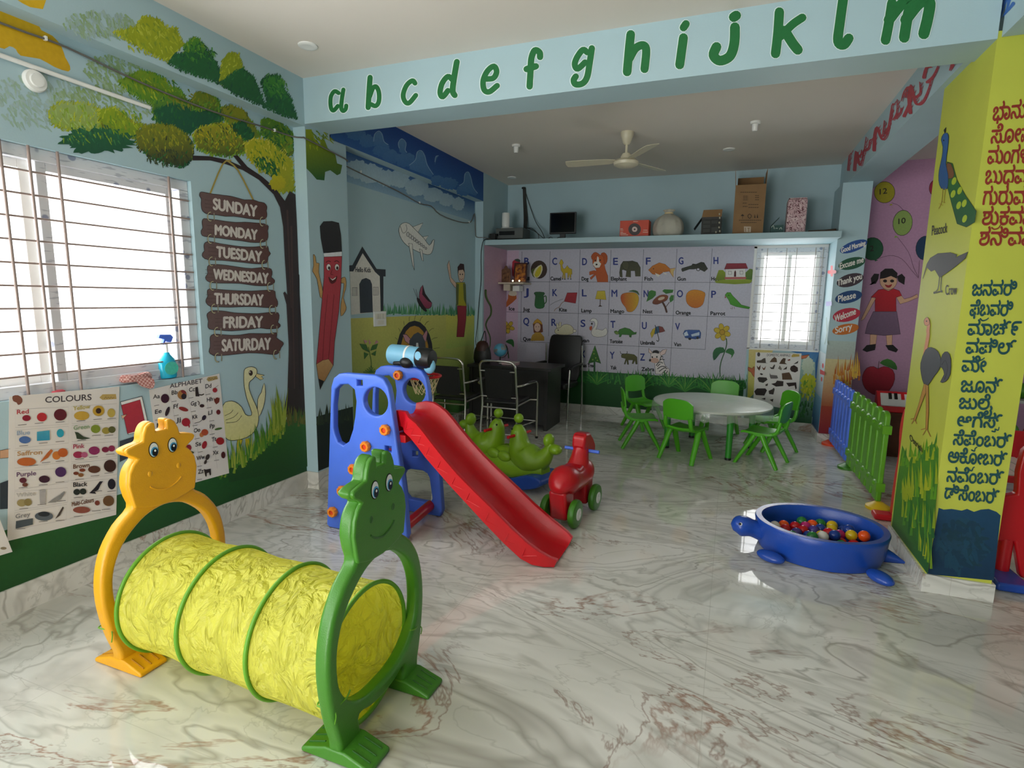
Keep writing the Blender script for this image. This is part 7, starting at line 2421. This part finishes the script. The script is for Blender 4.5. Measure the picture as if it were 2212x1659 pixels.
t = open_carton('teal_box', 'little teal open box between the tall carton and the patterned tin', .34, .465, 6.96, .14, .10, mat('teal_card', '1E4A46', .5),
                [([(-.0625, 0, .10), (-.0625, .14, .10), (.015, .14, .185), (.015, 0, .185)], (.003, 0, 0))])
P = WP(1, 6.958, -1)
for q in ('1300,640 1320,620 1330,655', '1345,650 1365,650', '1385,660 1400,640 1410,660'):
    P.o(ZH2, q, 'B8C4B8', 1.2, closed=False)
q = P.build('printed_pattern', t)
q.location = -Vector(t.location)
tn = thing('patterned_tin', 'tall tin covered in pink and dark squiggles on the loft', 'tin', (.588, 7.06, LZ))


def squiggle():
    m = mat('squiggle_print', 'D0B0B0', .4, var=0)
    nt = m.node_tree
    tc = nt.nodes.new('ShaderNodeTexCoord')
    n = nt.nodes.new('ShaderNodeTexNoise')
    n.inputs['Scale'].default_value = 26
    n.inputs['Detail'].default_value = 1
    n.inputs['Distortion'].default_value = 1.2
    nt.links.new(tc.outputs['Object'], n.inputs['Vector'])
    r = nt.nodes.new('ShaderNodeValToRGB')
    r.color_ramp.interpolation = 'CONSTANT'
    e = r.color_ramp.elements
    e[0].color = tuple(hexc('C9A6AA')) + (1,)
    e[1].position, e[1].color = .47, tuple(hexc('5A1E2C')) + (1,)
    x = e.new(.53)
    x.color = tuple(hexc('D6BCBC')) + (1,)
    nt.links.new(n.outputs['Fac'], r.inputs['Fac'])
    nt.links.new(r.outputs['Color'], nt.nodes['Principled BSDF'].inputs['Base Color'])
    return m


MB().box(-.098, -.09, 0, .098, .09, .375).build('body', squiggle(), tn, bevel=.022, seg=4)
MB().box(-.09, -.082, .375, .09, .082, .385).build('lid', squiggle(), tn, bevel=.004)
o = MB().prism([(-.15, -.03, 0), (.12, -.03, 0), (.12, -.03, .055), (.0, -.03, .045), (-.15, -.03, .042)], (0, .25, 0)).build('folded_carton', mat('dark_cardboard', '4A3A2C', .7), bevel=.008, loc=(.87, 7.06, LZ))
tag(o, 'flattened brown carton at the right end of the loft shelf', 'carton')

# ---- ceiling
FX, FY = -1.03, 5.55
fz = at((1351, 352), 1, FY).z
fan = thing('ceiling_fan', 'cream three-bladed ceiling fan hanging over the inner room', 'ceiling fan', (FX, FY, ZCEIL))
M_FAN = mat('cream_enamel', 'CFC8AE', .35, var=.02)
dz = fz - ZCEIL
MB().lathe([(.001, 0), (.062, 0), (.06, -.03), (.035, -.10), (.02, -.115), (.001, -.115)], 28).build('canopy', M_FAN, fan, smooth=40)
MB().cyl((0, 0, -.10), (0, 0, dz + .07), .012, n=14).build('rod', M_FAN, fan, smooth=50)
MB().lathe([(.001, dz + .09), (.035, dz + .085), (.05, dz + .06), (.055, dz + .035), (.10, dz + .025), (.118, dz + .005), (.112, dz - .02), (.07, dz - .04), (.001, dz - .045)], 36).build('motor_housing', M_FAN, fan, smooth=40)
for px in ((1408, 312), (1440, 372), (1240, 360)):
    w = at(px, 2, ZCEIL + dz + .02)
    a = math.atan2(w.y - FY, w.x - FX)
    if px[0] == 1440: a0 = a
base = a0
for k in range(3):
    a = base + 2 * PI * k / 3
    M = Matrix.Rotation(a, 4, 'Z') @ Matrix.Translation((0, 0, dz + .018)) @ Matrix.Rotation(math.radians(11), 4, 'X')
    b = MB().prism([(.09, -.03, 0), (.18, -.055, 0), (.5, -.068, 0), (.575, -.06, 0), (.585, 0, 0), (.575, .06, 0), (.5, .068, 0), (.18, .055, 0), (.09, .03, 0)], (0, 0, .005), M=M)
    b.build('blade', M_FAN, fan, bevel=.002)
for px, lab, grp in (((1115, 313), 'small white ceiling sensor left of the fan', 1), ((1632, 263), 'small white ceiling sensor right of the fan', 1)):
    w = at(px, 2, ZCEIL)
    t = thing('ceiling_sensor', lab, 'sensor', (w.x, w.y, ZCEIL))
    MB().lathe([(.001, 0), (.045, 0), (.042, -.018), (.028, -.022), (.001, -.022)], 24).build('base', M_WH, t, smooth=40)
    MB().lathe([(.001, -.02), (.026, -.022), (.024, -.07), (.018, -.078), (.001, -.08)], 24).build('head', M_WH, t, smooth=40)
for px, lab in (((665, 98), 'round recessed downlight in the ceiling before the letter beam'), ((1575, 322), 'round recessed downlight in the inner ceiling right of the fan'), ((1106, 383), 'round recessed downlight in the inner ceiling above the loft')):
    w = at(px, 2, ZCEIL)
    t = thing('downlight', lab, 'ceiling light', (w.x, w.y, ZCEIL))
    MB().lathe([(.035, 0), (.06, 0), (.06, -.006), (.05, -.012), (.035, -.01)], 32).build('rim', M_WH, t, smooth=40)
    MB().lathe([(.001, -.001), (.036, -.001), (.036, -.005), (.001, -.006)], 28).build('lens', mat('unlit_lens', '9A968C', .3, var=0), t, smooth=40)
